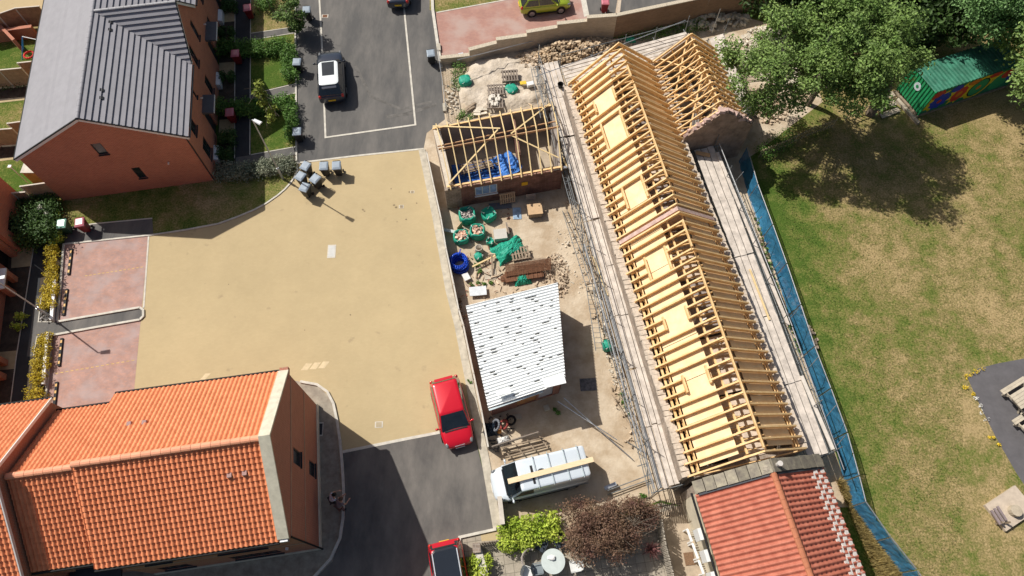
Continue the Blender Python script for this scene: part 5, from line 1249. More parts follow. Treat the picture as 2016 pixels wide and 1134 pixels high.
# ---------------------------------------------------------------- site fence on the west, walls at the north
west = [(840, 300), (853, 362), (868, 430), (878, 490), (893, 560), (903, 610), (912, 640), (932, 735), (948, 810), (961, 880)]
CF = mat('pale_fence_panel', (.42, .38, .32), .9, .2, 3, stretch=(1, 1, 8)); zf = 1.0
wl = ['uppermost, where road meets court', 'beside the stone wall of the outbuilding', 'by the outbuilding corner', 'beside the green sacks', 'beside the blue pipe coil', 'short one by the shed corner', 'along the white-roofed shed', 'behind the red hatchback', 'lowest, by the site entrance']
for k in range(9):
    zf = 1.0; a, b = at(*west[k], zf), at(*west[k + 1], zf); a.z = b.z = 0; d = (b - a).normalized()
    t = thing('fence_panel', 'low grey board fence panel between court and site, ' + wl[k], 'fence panel', ((a + b) / 2)[:], 0, 'fence panels between the court and the site')
    mb = MB(); mb.bar(a + Vector((0, 0, zf / 2)) + d * .06, b + Vector((0, 0, zf / 2)) - d * .06, .05, zf * .94); mb.build('board_panel', CF, t)
    mb = MB(); mb.bar(a + Vector((0, 0, zf + .02)), b + Vector((0, 0, zf + .02)), .09, .05); mb.build('capping', mat('pale_capping', (.55, .52, .46), .8, .1), t)
    mb = MB(); mb.box((a.x, a.y, zf / 2), (.1, .1, zf + .1)); mb.build('post', CF, t)
def wall_thing(name, label, pts, z, th, m, capm=None, cat='wall', zt=None):
    t = thing(name, label, cat, (at(*pts[0], 0) + at(*pts[-1], 0))[:] if False else tuple((at(*pts[0], 0) + at(*pts[-1], 0)) / 2))
    P = [at(x, y, 0) for x, y in pts]; mb = MB(); cp = MB()
    for k in range(len(P) - 1):
        zz = z[k] if isinstance(z, (list, tuple)) else z
        mb.bar((P[k].x, P[k].y, zz / 2), (P[k + 1].x, P[k + 1].y, zz / 2), th, zz)
        d = (P[k + 1] - P[k]).normalized(); a, b = P[k] - d * .02, P[k + 1] + d * .0
        cp.bar((a.x, a.y, zz + .03), (b.x, b.y, zz + .03), th + .08, .07)
    mb.build('wall_face', m, t); cp.build('coping', capm or KERB, t); return t
COPE = mat('soldier_coping', (.50, .44, .34), .9, .25, 14)
wall_thing('stepped_wall', 'stepped buff brick wall between the pink drive and the site', [(868, 126), (925, 120), (978, 106), (1036, 98), (1094, 88), (1150, 82), (1206, 78)], [.6, 1.1, 1.4, 1.7, 2.0, 2.3], .24, BUFFWALL, COPE)
wall_thing('brick_wall', 'shaded brown brick wall at the top right of the stepped wall', [(1206, 78), (1300, 58), (1440, 28), (1540, 0)], 2.3, .22, brickmat('brown_brick', (.30, .19, .12), (.24, .15, .1), (.3, .22, .16)), COPE)
mb = MB(); a, b = at(1209, 78), at(1215, 20); mb.bar((a.x, a.y, 1.05), (b.x, b.y, 1.05), .22, 2.1); solo('side_wall', mb, BUFFWALL, 'short pale return wall beside the burgundy bin above the drive', 'wall')
# slender steel fence between road and the north of the site
hp = [(866, 128), (871, 165), (876, 200), (881, 238)]
for k in range(3):
    a, b = at(*hp[k]), at(*hp[k + 1]); t = thing('mesh_fence_panel', 'bare steel mesh panel between road and site, ' + ['nearest the drive', 'middle one', 'nearest the outbuilding'][k], 'fence panel', tuple((a + b) / 2), 0, 'bare steel mesh panels')
    mb = MB(); up = Vector((0, 0, 1.6)); mb.tube(a, a + up, .025, 6); mb.tube(b, b + up, .025, 6); mb.tube(a + up, b + up, .025, 6); mb.tube(a + up * .1, b + up * .1, .02, 6); mb.build('frame', STEEL, t)
    mb = MB()
    for i in range(1, 10): p = lerp(a, b, i / 10); mb.tube(p + up * .1, p + up, .007, 4)
    for i in range(1, 6): mb.tube(a + up * i / 6, b + up * i / 6, .007, 4)
    mb.build('wire_mesh', STEEL, t)
    c = (a + b) / 2; 
for k, (x, y) in enumerate(((864, 96), (868, 130), (876, 214))):
    c = at(x, y); mb = MB().box((c.x, c.y, .1), (.28, .7, .18), .1); solo('concrete_foot', mb, CONC, 'pale concrete fence foot by the road, ' + ['topmost', 'second', 'near the outbuilding'][k], 'concrete block', 'concrete fence feet')
# north tall thin poles over the rubble
for k, (x, y, h) in enumerate(((1058, 150, 3.0), (1118, 82, 2.0), (1184, 70, 2.2), (1258, 66, 2.2), (1316, 52, 2.2), (1382, 42, 2.2), (1400, 68, 2.4))):
    c = at(x, y); mb = MB().tube((c.x, c.y, 0), (c.x + .04, c.y, h), .026, 6); solo('scaffold_post', mb, STEEL, ['first, at the sand heap', 'second, before the stepped wall', 'third, behind the rubble', 'fourth, by the green sheet', 'fifth, among the weeds', 'sixth, among the weeds', 'seventh, under the tree'][k] + ' of the upright tubes along the north side', 'tube', 'upright tubes along the north side')
# cattle of low walls and timber edges near the entrance
wall_thing('low_wall', 'short low concrete wall beside the van and the yellow hedge', [(984, 985), (990, 1038)], 1.15, .16, CONC, mat('pale_capping2', (.55, .5, .43), .85))
wall_thing('low_wall', 'low stone garden wall with a rough pier behind the red car', [(940, 1078), (952, 1120), (960, 1180)], .7, .3, STONE)
def picket(pts, h, label, m, n=20, name='picket_fence', lean=0):
    P = [at(x, y, 0) for x, y in pts]; t = thing(name, label, 'fence', tuple((P[0] + P[-1]) / 2))
    mb = MB(); rl = MB()
    for a, b in zip(P[:-1], P[1:]):
        k_ = max(2, int(n * (b - a).length / sum((q - p).length for p, q in zip(P[:-1], P[1:]))))
        for k in range(k_):
            c = lerp(a, b, (k + .5) / k_); hh = h * random.uniform(.94, 1.04); mb.tube((c.x, c.y, 0), (c.x + lean, c.y + random.uniform(-.03, .03), hh), .035, 5)
        for z in (.25, .8): rl.bar((a.x, a.y, h * z), (b.x, b.y, h * z), .03, .07)
    o = mb.build('picket', m, t); rl.build('rail', m, t); return t
PCK = mat('weathered_picket', (.30, .25, .15), .9, .4, 5, isl=.4)
picket([(1490, 312), (1540, 292), (1590, 268), (1640, 250)], .95, 'old uneven picket fence in shade behind the wing gable', PCK, 30)
picket([(1660, 238), (1720, 216), (1760, 205)], .9, 'dark picket fence half hidden under the big tree', PCK, 16)
picket([(948, 1072), (1000, 1066), (1050, 1062)], .8, 'low dark picket fence behind the yellow-green hedge', mat('dark_picket', (.14, .11, .08), .9, .3), 22)
picket([(1292, 1030), (1300, 1080), (1318, 1150), (1340, 1220)], 1.5, 'grey board fence right of the spiky red plant', mat('silver_wood', (.38, .34, .28), .9, .2, 3), 60)
# ---------------------------------------------------------------- things lying about the site
def rub(name, label, cx, cy, rx, ry, h, n, sz, m, rot=0.0, stuff=True, basem=None, z0=0.0):
    """a heap: smooth mound plus loose stones"""
    c = at(cx, cy); mb = MB(); cr, sr = cos(rot), sin(rot)
    def hh(u, v): r = sqrt(u * u + v * v); return h * max(0, 1 - r ** 1.5) * (1 + .35 * nz2(u * 2.2 + cx, v * 2.2 + cy)) + .0
    for k in range(n):
        r = sqrt(random.random()) * 1.06; a = random.uniform(0, 2 * pi); u, v = r * cos(a), r * sin(a)
        x, y = u * rx, v * ry; s = sz * random.choice([.5, .7, 1, 1.3]) 
        mb.stone((c.x + x * cr - y * sr, c.y + x * sr + y * cr, z0 + hh(u, v) + s * .25), s, .75)
    return solo(name, mb, m, label, 'rubble', stuff=stuff)
def mound(name, label, pts, h, m, cat='heap', stuff=True, res=.3, rough=.12):
    P = [at(x, y) for x, y in pts]; x0, x1 = min(p.x for p in P), max(p.x for p in P); y0, y1 = min(p.y for p in P), max(p.y for p in P)
    def inside(x, y):
        r = False; j = len(P) - 1; dm = 1e9
        for i in range(len(P)):
            a, b = P[i], P[j]
            if (a.y > y) != (b.y > y) and x < (b.x - a.x) * (y - a.y) / (b.y - a.y) + a.x: r = not r
            ab = b - a; t = max(0, min(1, ((x - a.x) * ab.x + (y - a.y) * ab.y) / max(1e-6, ab.x ** 2 + ab.y ** 2))); dm = min(dm, hypot(x - a.x - ab.x * t, y - a.y - ab.y * t)); j = i
        return dm if r else -dm
    nx, ny = int((x1 - x0) / res) + 2, int((y1 - y0) / res) + 2; rows = []
    for j in range(ny):
        row = []
        for i in range(nx):
            x, y = x0 + (i - .5) * res, y0 + (j - .5) * res; d = inside(x, y)
            z = -.05 if d <= 0 else min(h, d * .65) * (1 + .5 * nz2(x * .8, y * .8)) + rough * nz2(x * 2.3, y * 2.3, 1, 3)
            row.append((x, y, z))
        rows.append(row)
    mb = MB().grid(rows); return solo(name, mb, m, label, cat, stuff=stuff, smooth=True)
RUBM = mat('tan_rubble', (.40, .29, .18), .95, .3, 3, isl=.4, col2=(.58, .46, .32)); RUBP = mat('pale_rubble', (.60, .54, .44), .95, .15, 4, isl=.2); RUBR = mat('mixed_rubble', (.40, .30, .21), .95, .3, 5, isl=.35, col2=(.56, .46, .34))
mound('sand_heap', 'heap of pale sand north of the outbuilding', [(900, 165), (935, 118), (1000, 110), (1060, 118), (1075, 165), (1060, 208), (960, 222), (905, 200)], .28, SANDY, 'sand heap', rough=.16, res=.22)
rub('rubble_heap', 'long tan stone rubble heap north of the rafter ends', 1130, 104, 4.3, 1.15, .9, 1150, .105, RUBM, .2)
rub('rubble_heap', 'small reddish rubble heap spilling beside the sand by the scaffold', 1052, 122, 1.2, 1.2, .4, 260, .09, RUBR)
rub('rubble_heap', 'broad pale rubble heap seen through the big tree', 1560, 108, 3.9, 3.1, .9, 1700, .12, RUBP, 0)
rub('rubble_heap', 'rubble and timber scraps north of the wing under the tree', 1400, 44, 3.0, .9, .5, 160, .16, RUBP, .1)
rub('rubble_heap', 'loose stones under the big tree beside the narrow scaffold', 1500, 210, 1.8, 1.6, .3, 300, .11, RUBR)
rub('rubble_scatter', 'loose cobbles scattered in the yard below the rubble by the shed corner', 1095, 545, .8, 1.6, .2, 300, .055, RUBR)
rub('rubble_scatter', 'thin scatter of small stones in the middle of the yard', 1140, 500, 1.5, 2.6, .02, 150, .05, RUBP)
rub('rubble_scatter', 'brick rubble heaped on the ground at the north edge of the white-roofed shed', 985, 600, 2.4, .45, .5, 130, .1, RUBR, .25)
rub('rubble_scatter', 'stones along the foot of the west scaffold opposite the shed', 1205, 700, .4, 3.6, .05, 150, .06, RUBP, .2)
rub('rubble_scatter', 'stones and brick bits along the fence north of the outbuilding', 890, 190, .5, 1.6, .1, 50, .09, RUBP)
rub('rubble_scatter', 'stones below the outbuilding front beside the stone corner', 905, 388, .5, .4, .2, 18, .1, RUBP)
rub('rubble_scatter', 'stones along the outer foot of the blue netted fence', 1545, 560, .25, 4.5, .1, 60, .12, RUBR, .28)
def debris(label, fn, n, sz, m, name='site_debris'):
    mb = MB()
    for k in range(n):
        px, py = fn(); c = at(px, py); l = sz * random.uniform(.5, 2.5); mb.box((c.x, c.y, .03 + random.uniform(0, .1)), (l, sz * random.uniform(.15, .6), random.uniform(.02, .08)), random.uniform(0, pi))
    return solo(name, mb, m, label, 'debris', stuff=True)
WD = mat('debris_wood', (.40, .30, .20), .9, .4, 4, isl=.5, col2=(.56, .46, .34)); RBR = mat('debris_brick', (.32, .13, .09), .9, .3, 4, isl=.4)
debris('wood scraps and offcuts littering the yard between the sacks and the shed', lambda: (random.uniform(925, 1080), random.uniform(500, 590)), 90, .18, WD)
debris('brick bits littering the ground by the clay pot and the sacks', lambda: (random.uniform(900, 1010), random.uniform(400, 590)), 70, .1, RBR)
debris('scraps of wood lying around the sand and pallets north of the outbuilding', lambda: (random.uniform(890, 1060), random.uniform(115, 225)), 80, .2, WD)
debris('scraps along the foot of the west scaffold', lambda: (lambda t: (1130 + 120 * t + random.uniform(-18, 14), 400 + 480 * t))(random.random()), 110, .16, WD)
debris('dark scraps among the junk by the site entrance', lambda: (random.uniform(962, 1010), random.uniform(815, 890)), 60, .14, mat('dark_scrap', (.07, .06, .055), .8, .5, 4, isl=.5))
debris('scraps and stones behind the rubble under the brown wall', lambda: (lambda t: (1180 + 230 * t, 72 - 36 * t + random.uniform(-8, 12)))(random.random()), 90, .16, WD)
# green woven sacks
SACK = mat('green_woven_sack', (.005, .23, .145), .55, .35, 5, bump=.02, bscale=14, col2=(.03, .38, .26)); STRAP = mat('white_strap', (.75, .78, .74), .6, .05)
def sack(root, w_, h_, fillm=None, topopen=True, seed=0):
    mb = MB(); rings = []; n = 20
    for z, k in ((0, .86), (h_ * .12, 1.0), (h_ * .45, 1.06), (h_ * .78, 1.02), (h_ * .98, .95)) + (((h_ * .96, .80), (h_ * .7, .74)) if topopen else ((h_ * 1.06, .7), (h_ * 1.1, .32))):
        ring = []
        for i in range(n):
            a = 2 * pi * i / n; c, s = cos(a), sin(a); q = (abs(c) ** 3.2 + abs(s) ** 3.2) ** (-1 / 3.2)
            r = w_ / 2 * k * q * (1 + .10 * nz2(c * 1.5 + seed, s * 1.5 + z * 2, 1.3, seed)); ring.append((r * c, r * s, z + .06 * nz2(c * 2, s * 2, 1, seed + z)))
        rings.append(ring)
    mb.loft(rings); b = mb.build('sack_body', SACK, root, smooth=True, local=True)
    for a in (.785, 2.356, 3.927, 5.498):
        p = Vector((w_ * .5 * cos(a), w_ * .5 * sin(a), h_ * .9)); q = p * 1.0 + Vector((cos(a + 1.2) * .12, sin(a + 1.2) * .12, .05 if topopen else .1)); r_ = p.copy(); r_ = Vector((w_ * .55 * cos(a + .35), w_ * .55 * sin(a + .35), h_ * .45))
        mb = MB(); mb.path([tuple(r_), tuple(p), tuple(q), tuple(Vector((w_ * .3 * cos(a + .5), w_ * .3 * sin(a + .5), h_ * 1.0)))], .013, 5); mb.build('strap', STRAP, root, local=True)
    if topopen and fillm:
        mb = MB()
        for k in range(34): r = sqrt(random.random()) * w_ * .37; a = random.uniform(0, 2 * pi); mb.stone((r * cos(a), r * sin(a), h_ * .78 + random.uniform(0, .1)), random.uniform(.05, .11))
        o = mb.build('rubble_filling', fillm, root, local=True)
SKG = 'green woven builder sacks'
FILLR = mat('brick_filling', (.55, .24, .14), .9, .3, 6, isl=.5, col2=(.66, .56, .46)); FILLG = mat('grey_filling', (.42, .37, .34), .95, .2, isl=.2)
for k, (px, py, w_, h_, fl, rz, lb, op) in enumerate(((920, 424, 1.05, .75, FILLG, .2, 'green woven sack filled with grey grit, nearest the outbuilding front', True), (962, 422, .9, .6, None, .5, 'half empty crumpled green sack right of the grit filled one', True),
        (908, 466, .95, .55, FILLR, .15, 'green woven sack of orange broken bricks beside the site fence', True), (940, 456, .95, .7, FILLR, -.1, 'green woven sack of brown rubble beside the white boards', True),
        (916, 160, .85, .6, None, .3, 'full closed green sack with white straps beside the sand heap', False), (1007, 176, .85, .45, None, .8, 'slumped green sack behind the pallets north of the outbuilding', False),
        (1197, 680, .62, .6, None, .1, 'green sack hanging at the foot of the west scaffold', False), (942, 505, .5, .4, None, .4, 'small green bag wrapped around the clay pot', False), (965, 476, .45, .5, None, .9, 'small green bag upright beside the white boards', True))):
    c = at(px, py, h_ * .6); t = thing('builder_sack', lb, 'sack', (c.x, c.y, .0), rz, SKG); sack(t, w_, h_, fl, op, k * 3.1)
# green tarpaulins
def tarp(name, label, cx, cy, sx, sy, h, m, rz=0.0, seed=1, res=26, cat='tarpaulin', z0=0.02):
    c = at(cx, cy); rows = []
    for j in range(res):
        row = []
        for i in range(res):
            u, v = i / (res - 1) * 2 - 1, j / (res - 1) * 2 - 1; k = 1 + .25 * nz2(u * 1.4, v * 1.4, 1, seed)
            x, y = u * sx / 2 * k, v * sy / 2 * (1 + .25 * nz2(v * 1.3, u * 1.3, 1, seed + 5)); z = max(.0, h * (1 - max(abs(u), abs(v)) ** 2.2)) + .16 * abs(nz2(u * 3.2, v * 3.2, 1, seed + 9)) * h * 2 + .07 * nz2(u * 8, v * 8, 1, seed)
            row.append((c.x + x * cos(rz) - y * sin(rz), c.y + x * sin(rz) + y * cos(rz), z0 + max(0, z)))
        rows.append(row)
    return solo(name, MB().grid(rows), m, label, cat, smooth=False)
tarp('tarpaulin', 'large crumpled green tarpaulin in the middle of the yard', 1003, 494, 2.0, 1.5, .5, SACK, .5, 3)
tarp('tarpaulin', 'small green tarpaulin thrown on the rusty sheets', 1028, 552, 1.1, .7, .35, SACK, .2, 8)
tarp('tarpaulin', 'green sheet north of the building behind the scaffold', 1238, 82, 1.0, .5, .4, SACK, .2, 5)
tarp('tarpaulin', 'dark green sheet heaped against the brown wall at the top', 1290, 38, 2.6, 1.2, .6, mat('dark_green_sheet', (.01, .14, .09), .6, .3), .2, 6)
BLT = mat('blue_tarpaulin', (.015, .07, .33), .45, .3, 3, bump=.02, bscale=10, col2=(.04, .18, .52)); 
c1 = oz(.42, .30, 0)
mb = MB()
def tarp_w(name, label, c, sx, sy, h, m, rz, seed, z0):
    rows = []
    for j in range(24):
        row = []
        for i in range(30):
            u, v = i / 29 * 2 - 1, j / 23 * 2 - 1; x, y = u * sx / 2, v * sy / 2
            z = h * (.5 + .5 * nz2(u * 1.5, v * 1.5, 1, seed)) + .18 * abs(nz2(u * 4, v * 4, 1, seed + 2)); row.append((c.x + x * cos(rz) - y * sin(rz), c.y + x * sin(rz) + y * cos(rz), z0 + z))
        rows.append(row)
    return solo(name, MB().grid(rows), m, label, 'tarpaulin')
tarp_w('tarpaulin', 'blue tarpaulin spread over the floor inside the roofless outbuilding', oz(.34, .36, 0), 3.9, 2.6, .35, BLT, fO.ang, 4, .15)
tarp_w('tarpaulin', 'smaller bright blue tarpaulin heaped over timber inside the outbuilding', oz(.55, .42, 0), 1.5, 1.7, .5, mat('bright_blue_sheet', (.06, .2, .55), .45, .3, 3), fO.ang + .4, 9, .5)
mb = MB()
for k in range(7): a = oz(.15, .40 + .022 * k, .72 + .03 * (k % 2)); b = oz(.48, .44 + .022 * k, .72 + .03 * (k % 2)); mb.bar(a, b, .06, .06)
for k in range(6): a = oz(.18 + .05 * k, .38, .66); b = oz(.18 + .05 * k, .58, .66); mb.bar(a, b, .05, .05)
solo('timber_stack', mb, OLDWOOD, 'stack of old laths resting on the blue tarpaulin inside the outbuilding', 'timber stack')
def pallet(c, rz, label, tilt=0.0, nslat=6, L_=1.2, W_p=.9, m=None, group='timber pallets', layers=1):
    t = thing('pallet', label, 'pallet', tuple(c), rz, group)
    R = Matrix.Rotation(tilt, 3, 'X')
    def bx(mb, cc, s): 
        x, y, z = (a / 2 for a in s); V8 = [Vector(cc) + Vector((i * x, j * y, k * z)) for k in (-1, 1) for i, j in ((-1, -1), (1, -1), (1, 1), (-1, 1))]; V8 = [R @ v for v in V8]; mb.hexa(V8[:4], V8[4:])
    for l in range(layers):
        z = .13 * l
        for k in range(nslat): mb = MB(); bx(mb, (-L_ / 2 + L_ * (k + .5) / nslat, 0, z + .115), (L_ / nslat * .55, W_p, .02)); mb.build('slat', m or OLDWOOD, t, local=True)
        for k in (-1, 0, 1): mb = MB(); bx(mb, (0, k * W_p * .45, z + .055), (L_, .08, .09)); mb.build('bearer', m or OLDWOOD, t, local=True)
    return t
GW_ = mat('grey_pallet_wood', (.24, .20, .165), .9, .2, 4, isl=.2)
pallet(at(1004, 152, .48), .1, 'tilted grey pallet behind the slumped green sack', .2, m=GW_, layers=2); pallet(at(976, 178, .42), .1, 'grey pallet under white blocks north of the outbuilding', .1, m=GW_)
pallet(at(975, 205, .3), .05, 'pallet loaded with pale blocks nearest the outbuilding wall', 0, m=GW_)
c = fO(3.8, -.28, .55); pallet(c, fO.ang, 'new slatted pallet leaning upright against the brick front of the outbuilding', pi / 2 - .25, 7, 1.05, .85, mat('tan_pallet', (.46, .33, .22), .8, .1))
pallet(at(1134, 66, .3), .1, 'grey pallet leaning against the stepped wall', pi / 2 - .3, m=mat('dark_pallet', (.16, .14, .12), .9), W_p=.8)
pallet(at(1024, 500, .3), .2, 'pallet half under the large green tarpaulin', 0, m=OLDWOOD)
# pale blocks on the pallets and heaped boards
def pile(name, label, px, py, n, sz, m, cat, spread=.5, z=.15, rz=0.0, jitter=.3):
    c = at(px, py); mb = MB()
    for k in range(n): mb.box((c.x + random.uniform(-spread, spread), c.y + random.uniform(-spread, spread), z + random.uniform(0, .12)), sz, rz + random.uniform(-jitter, jitter))
    return solo(name, mb, m, label, cat, stuff=n > 12)
pile('block_pile', 'white building blocks thrown on the pallet nearest the outbuilding', 974, 207, 26, (.14, .3, .12), mat('white_block', (.66, .62, .54), .9, .1), 'blocks', .38, .42)
pile('block_pile', 'pale slabs lying by the old boards north of the outbuilding', 945, 222, 8, (.5, .16, .08), RUBP, 'slabs', .3, .08, .1, .15)
pile('board_pile', 'short old boards by the north wall of the outbuilding', 925, 215, 4, (.9, .14, .05), OLDWOOD, 'boards', .22, .1, .7, .08)
pile('board_pile', 'old grey planks and frames in the middle of the yard by the tarpaulin', 1045, 520, 9, (1.6, .16, .07), OLDWOOD, 'boards', .3, .12, .08, .08)
pile('rusty_sheet_pile', 'stack of rusty corrugated sheets at the north edge of the shed', 1025, 545, 8, (2.3, .3, .05), RUST, 'sheets', .3, .2, .17, .06)
mb = MB()
for k in range(26): a, b = at(995 + 0 * k, 522 + k * .9, .42), at(1085, 508 + k * .9, .42); mb.tube(a, b, .012, 4)
for k in range(10): a, b = at(1000 + k * 9, 517, .43), at(1003 + k * 9, 545, .43); mb.tube(a, b, .012, 4)
solo('reinforcing_mesh', mb, RUST, 'rusty reinforcing mesh lying over the planks by the shed', 'steel mesh')
# box, boards, pot, coil, slabs
c = at(1053, 413, .45); t = thing('timber_crate', 'plywood crate with open top beside the outbuilding front', 'crate', (c.x, c.y, 0), .12)
OSB = mat('crate_ply', (.55, .38, .22), .8, .1, 3)
mb = MB(); mb.box((0, 0, .26), (.88, .72, .5)); mb.build('crate_side', OLDWOOD, t, local=True); mb = MB(); mb.box((0, 0, .54), (.96, .80, .035)); mb.build('lid', OSB, t, local=True)
mb = MB(); mb.tube((.3, .2, .555), (.3, .2, .57), .04); mb.build('knot_hole', BLACK, t, local=True)
mb = MB(); a = at(1045, 388, .35); mb.box((a.x, a.y, .35), (.62, .05, .65), .12); solo('leaning_board', mb, mat('pinkish_board', (.40, .33, .29), .85), 'pinkish square board standing behind the plywood crate', 'board')
mb = MB(); a = at(985, 460, .4); mb.box((a.x, a.y, .2), (.82, .72, .4), .14); solo('white_board_stack', mb, mat('off_white_board', (.52, .50, .45), .8, .06), 'stack of square white boards beside the green sacks', 'boards')
c = at(943, 491, .3); t = thing('clay_pot', 'tall round stone-coloured chimney pot with a dark mouth beside the green bags', 'chimney pot', (c.x, c.y, 0))
mb = MB(); n = 18; mb.loft([[(r * cos(2 * pi * i / n), r * sin(2 * pi * i / n), z) for i in range(n)] for r, z in ((.24, 0), (.27, .15), (.24, .45), (.25, .55), (.2, .56), (.19, .1))], cap=True); mb.build('pot_body', mat('pot_stone', (.46, .41, .34), .85, .15), t, smooth=True, local=True)
c = at(905, 520, .35); t = thing('pipe_coil', 'large coil of bright blue water pipe against the site fence', 'pipe coil', (c.x, c.y, 0))
BLP = mat('blue_pipe', (.005, .06, .52), .3, .08, coat=.4)
for k in range(34):
    r = .42 + .11 * (k % 4) / 3 + random.uniform(-.03, .03); z = .05 + .016 * k; o = Vector((random.uniform(-.05, .05) - .002 * k, random.uniform(-.05, .05) + .004 * k, 0)); tx, ty = random.uniform(-.12, .12), random.uniform(-.12, .12)
    pts = [o + Vector((r * cos(a), r * sin(a) * 1.08, z + tx * cos(a) + ty * sin(a))) for a in [2 * pi * i / 22 for i in range(23)]]
    mb = MB(); mb.path([tuple(p) for p in pts], .035, 6); mb.build('pipe_turn', BLP, t, local=True, smooth=True)
mb = MB(); mb.path([(-.1, .5, .6), (.0, .62, .7), (.05, .85, .75)], .035, 6); mb.build('pipe_end', BLP, t, local=True)
for (px, py, z, s, rz, m, nm, lb, cat) in ((941, 573, .25, (1.05, .62, .05), .1, mat('white_sheet', (.62, .66, .68), .4, .1, 4), 'white_sheet', 'pale white sheet lying at the shed corner by the fence', 'sheet'),
        (918, 545, .2, (.4, .5, .1), .5, mat('white_sack', (.7, .7, .68), .7, .1), 'white_sack', 'small white sack below the blue pipe coil', 'sack'), (888, 455, .3, (1.0, .22, .06), -.25, mat('grey_beam', (.5, .54, .52), .5, .1), 'metal_beam', 'short grey metal beam by the site fence left of the sacks', 'beam'),
        (905, 447, .3, (.5, .04, .6), 1.0, OSB, 'leaning_board', 'brown board leaning behind the sack of orange bricks', 'board'), (965, 540, .03, (.75, .7, .05), .1, mat('stone_slab', (.48, .42, .33), .9), 'stone_slab', 'square stone slab on the ground below the clay pot', 'slab'),
        (1018, 420, .03, (.55, .9, .02), .05, mat('blue_film', (.30, .42, .55), .3, .3, 4), 'plastic_film', 'pale blue plastic film on the ground left of the crate', 'film'), (985, 405, .04, (1.5, .5, .02), .1, mat('slate_sheet', (.13, .14, .16), .6), 'sheet_pile', 'dark flat sheets in the shade below the outbuilding', 'sheets'),
        (1080, 855 - 160, .02, (.01, .01, .01), 0, OSB, None, '', ''), (908, 108, .6, (.36, .36, .06), .3, mat('sign_blue', (.55, .62, .7), .5), 'site_sign', 'small square white and blue sign near the end of the stepped wall', 'sign'),
        (1158, 757, .02, (.95, .75, .04), .05, mat('blue_grey_slate', (.13, .125, .13), .8, .4, 6), 'slate_stack', 'flat stack of dark slates in the shadow east of the shed', 'slates'), (1030, 163, .5, (.45, .3, .06), .2, mat('yellow_board', (.70, .50, .05), .6, .1), 'yellow_board', 'small yellow board beside the slumped green sack by the scaffold', 'board'), (1044, 166, .45, (.5, .35, .25), .3, mat('white_sack', (.7, .7, .68), .7, .1), 'cement_sack', 'pale sack lying by the scaffold foot beside the yellow board', 'sack'), (1018, 820, .05, (.5, .28, .08), .1, CONC, 'door_step', 'pale stone step in front of the grey shed door', 'step'),
        (1076, 803, .1, (.3, .3, .2), .3, CONC, 'stone_block', 'pale stone block by the shed front corner', 'block')):
    if nm is None: continue
    a = at(px, py, z); mb = MB().box((a.x, a.y, z), s, rz); o = solo(nm, mb, m, lb, cat); bevel(o, .01)
mb = MB()
a, b = at(930, 548 - 15, .25), at(970, 503, .25); mb.bar(at(930, 525, .3), at(975, 503, .3), .1, .06); solo('timber_length', mb, PT, 'yellow timber lying beside the blue pipe coil', 'timber')
mb = MB(); mb.bar(at(968, 500, .35), at(970, 545, .1), .1, .05); solo('timber_length', mb, OLDWOOD, 'grey timber post lying below the clay pot', 'timber')
mb = MB(); mb.bar(at(997, 440, .3), at(1002, 462, .3), .08, .3); solo('timber_length', mb, GW_, 'short grey boards standing right of the white boards', 'timber')
# junk by the entrance: tyres, hoses, white bag, hurdles
for k, (px, py, r, tilt, m, lb) in enumerate(((976, 838, .30, 1.2, mat('dusty_tyre', (.16, .17, .19), .8, .2), 'grey worn tyre leaning near the fence by the shed front'), (992, 836, .24, .8, mat('rust_red', (.30, .06, .05), .7, .3), 'dull red wheel beside the worn tyre'), (1006, 828, .24, .3, BLACK, 'black tyre against the brick front of the shed'))):
    c = at(px, py, .3); t = thing('old_tyre', lb, 'tyre', (c.x, c.y, .1)); mb = MB(); pts = [(r * cos(a) * cos(tilt * .7), r * sin(a), r * cos(a) * sin(tilt * .7) + r) for a in [2 * pi * i / 18 for i in range(19)]]; mb.path(pts, .07, 7); mb.build('tyre', m, t, smooth=True, local=True)
tarp('white_bag', 'crumpled white plastic bag by the fence near the old tyres', 991, 868, .7, .45, .35, mat('white_bag', (.72, .72, .70), .5, .1), .3, 12, 16, 'bag')
tarp('dark_sheet', 'black crumpled sheet against the fence beside the shed', 968, 845, .9, .8, .35, mat('black_sheet', (.02, .03, .045), .4, .4), .2, 15, 18, 'sheet')
mb = MB(); a = at(983, 848, .4); mb.ball((a.x, a.y, .25), .14, 9, 6); solo('orange_pot', mb, mat('rust_orange', (.5, .2, .04), .7, .3), 'small orange pot among the junk by the fence', 'pot', smooth=True)
mb = MB(); mb.bar(at(968, 880, .8), at(1060, 851, .8), .06, .26); solo('weathered_plank', mb, GW_, 'weathered grey plank propped level above the hurdle near the van', 'plank')
t = thing('wooden_hurdle', 'low slatted wooden gate lying behind the van', 'gate', tuple(at(1035, 882)))
for k in range(4): mb = MB(); mb.bar(at(985 + k * 3, 885 + k * 6 - 3, .25), at(1070 + k * 3, 862 + k * 5, .25), .07, .05); mb.build('rail', OLDWOOD, t)
for k in range(4): mb = MB(); mb.bar(at(990 + k * 24, 880 - k * 7, .30), at(1006 + k * 24, 902 - k * 7, .30), .07, .04); mb.build('crosspiece', OLDWOOD, t)
mb = MB(); mb.ball(tuple(at(1118, 480, .12)), .1, 7, 5, rough=.1); solo('stone', mb, RUBP, 'single pale stone by the scaffold foot', 'stone')
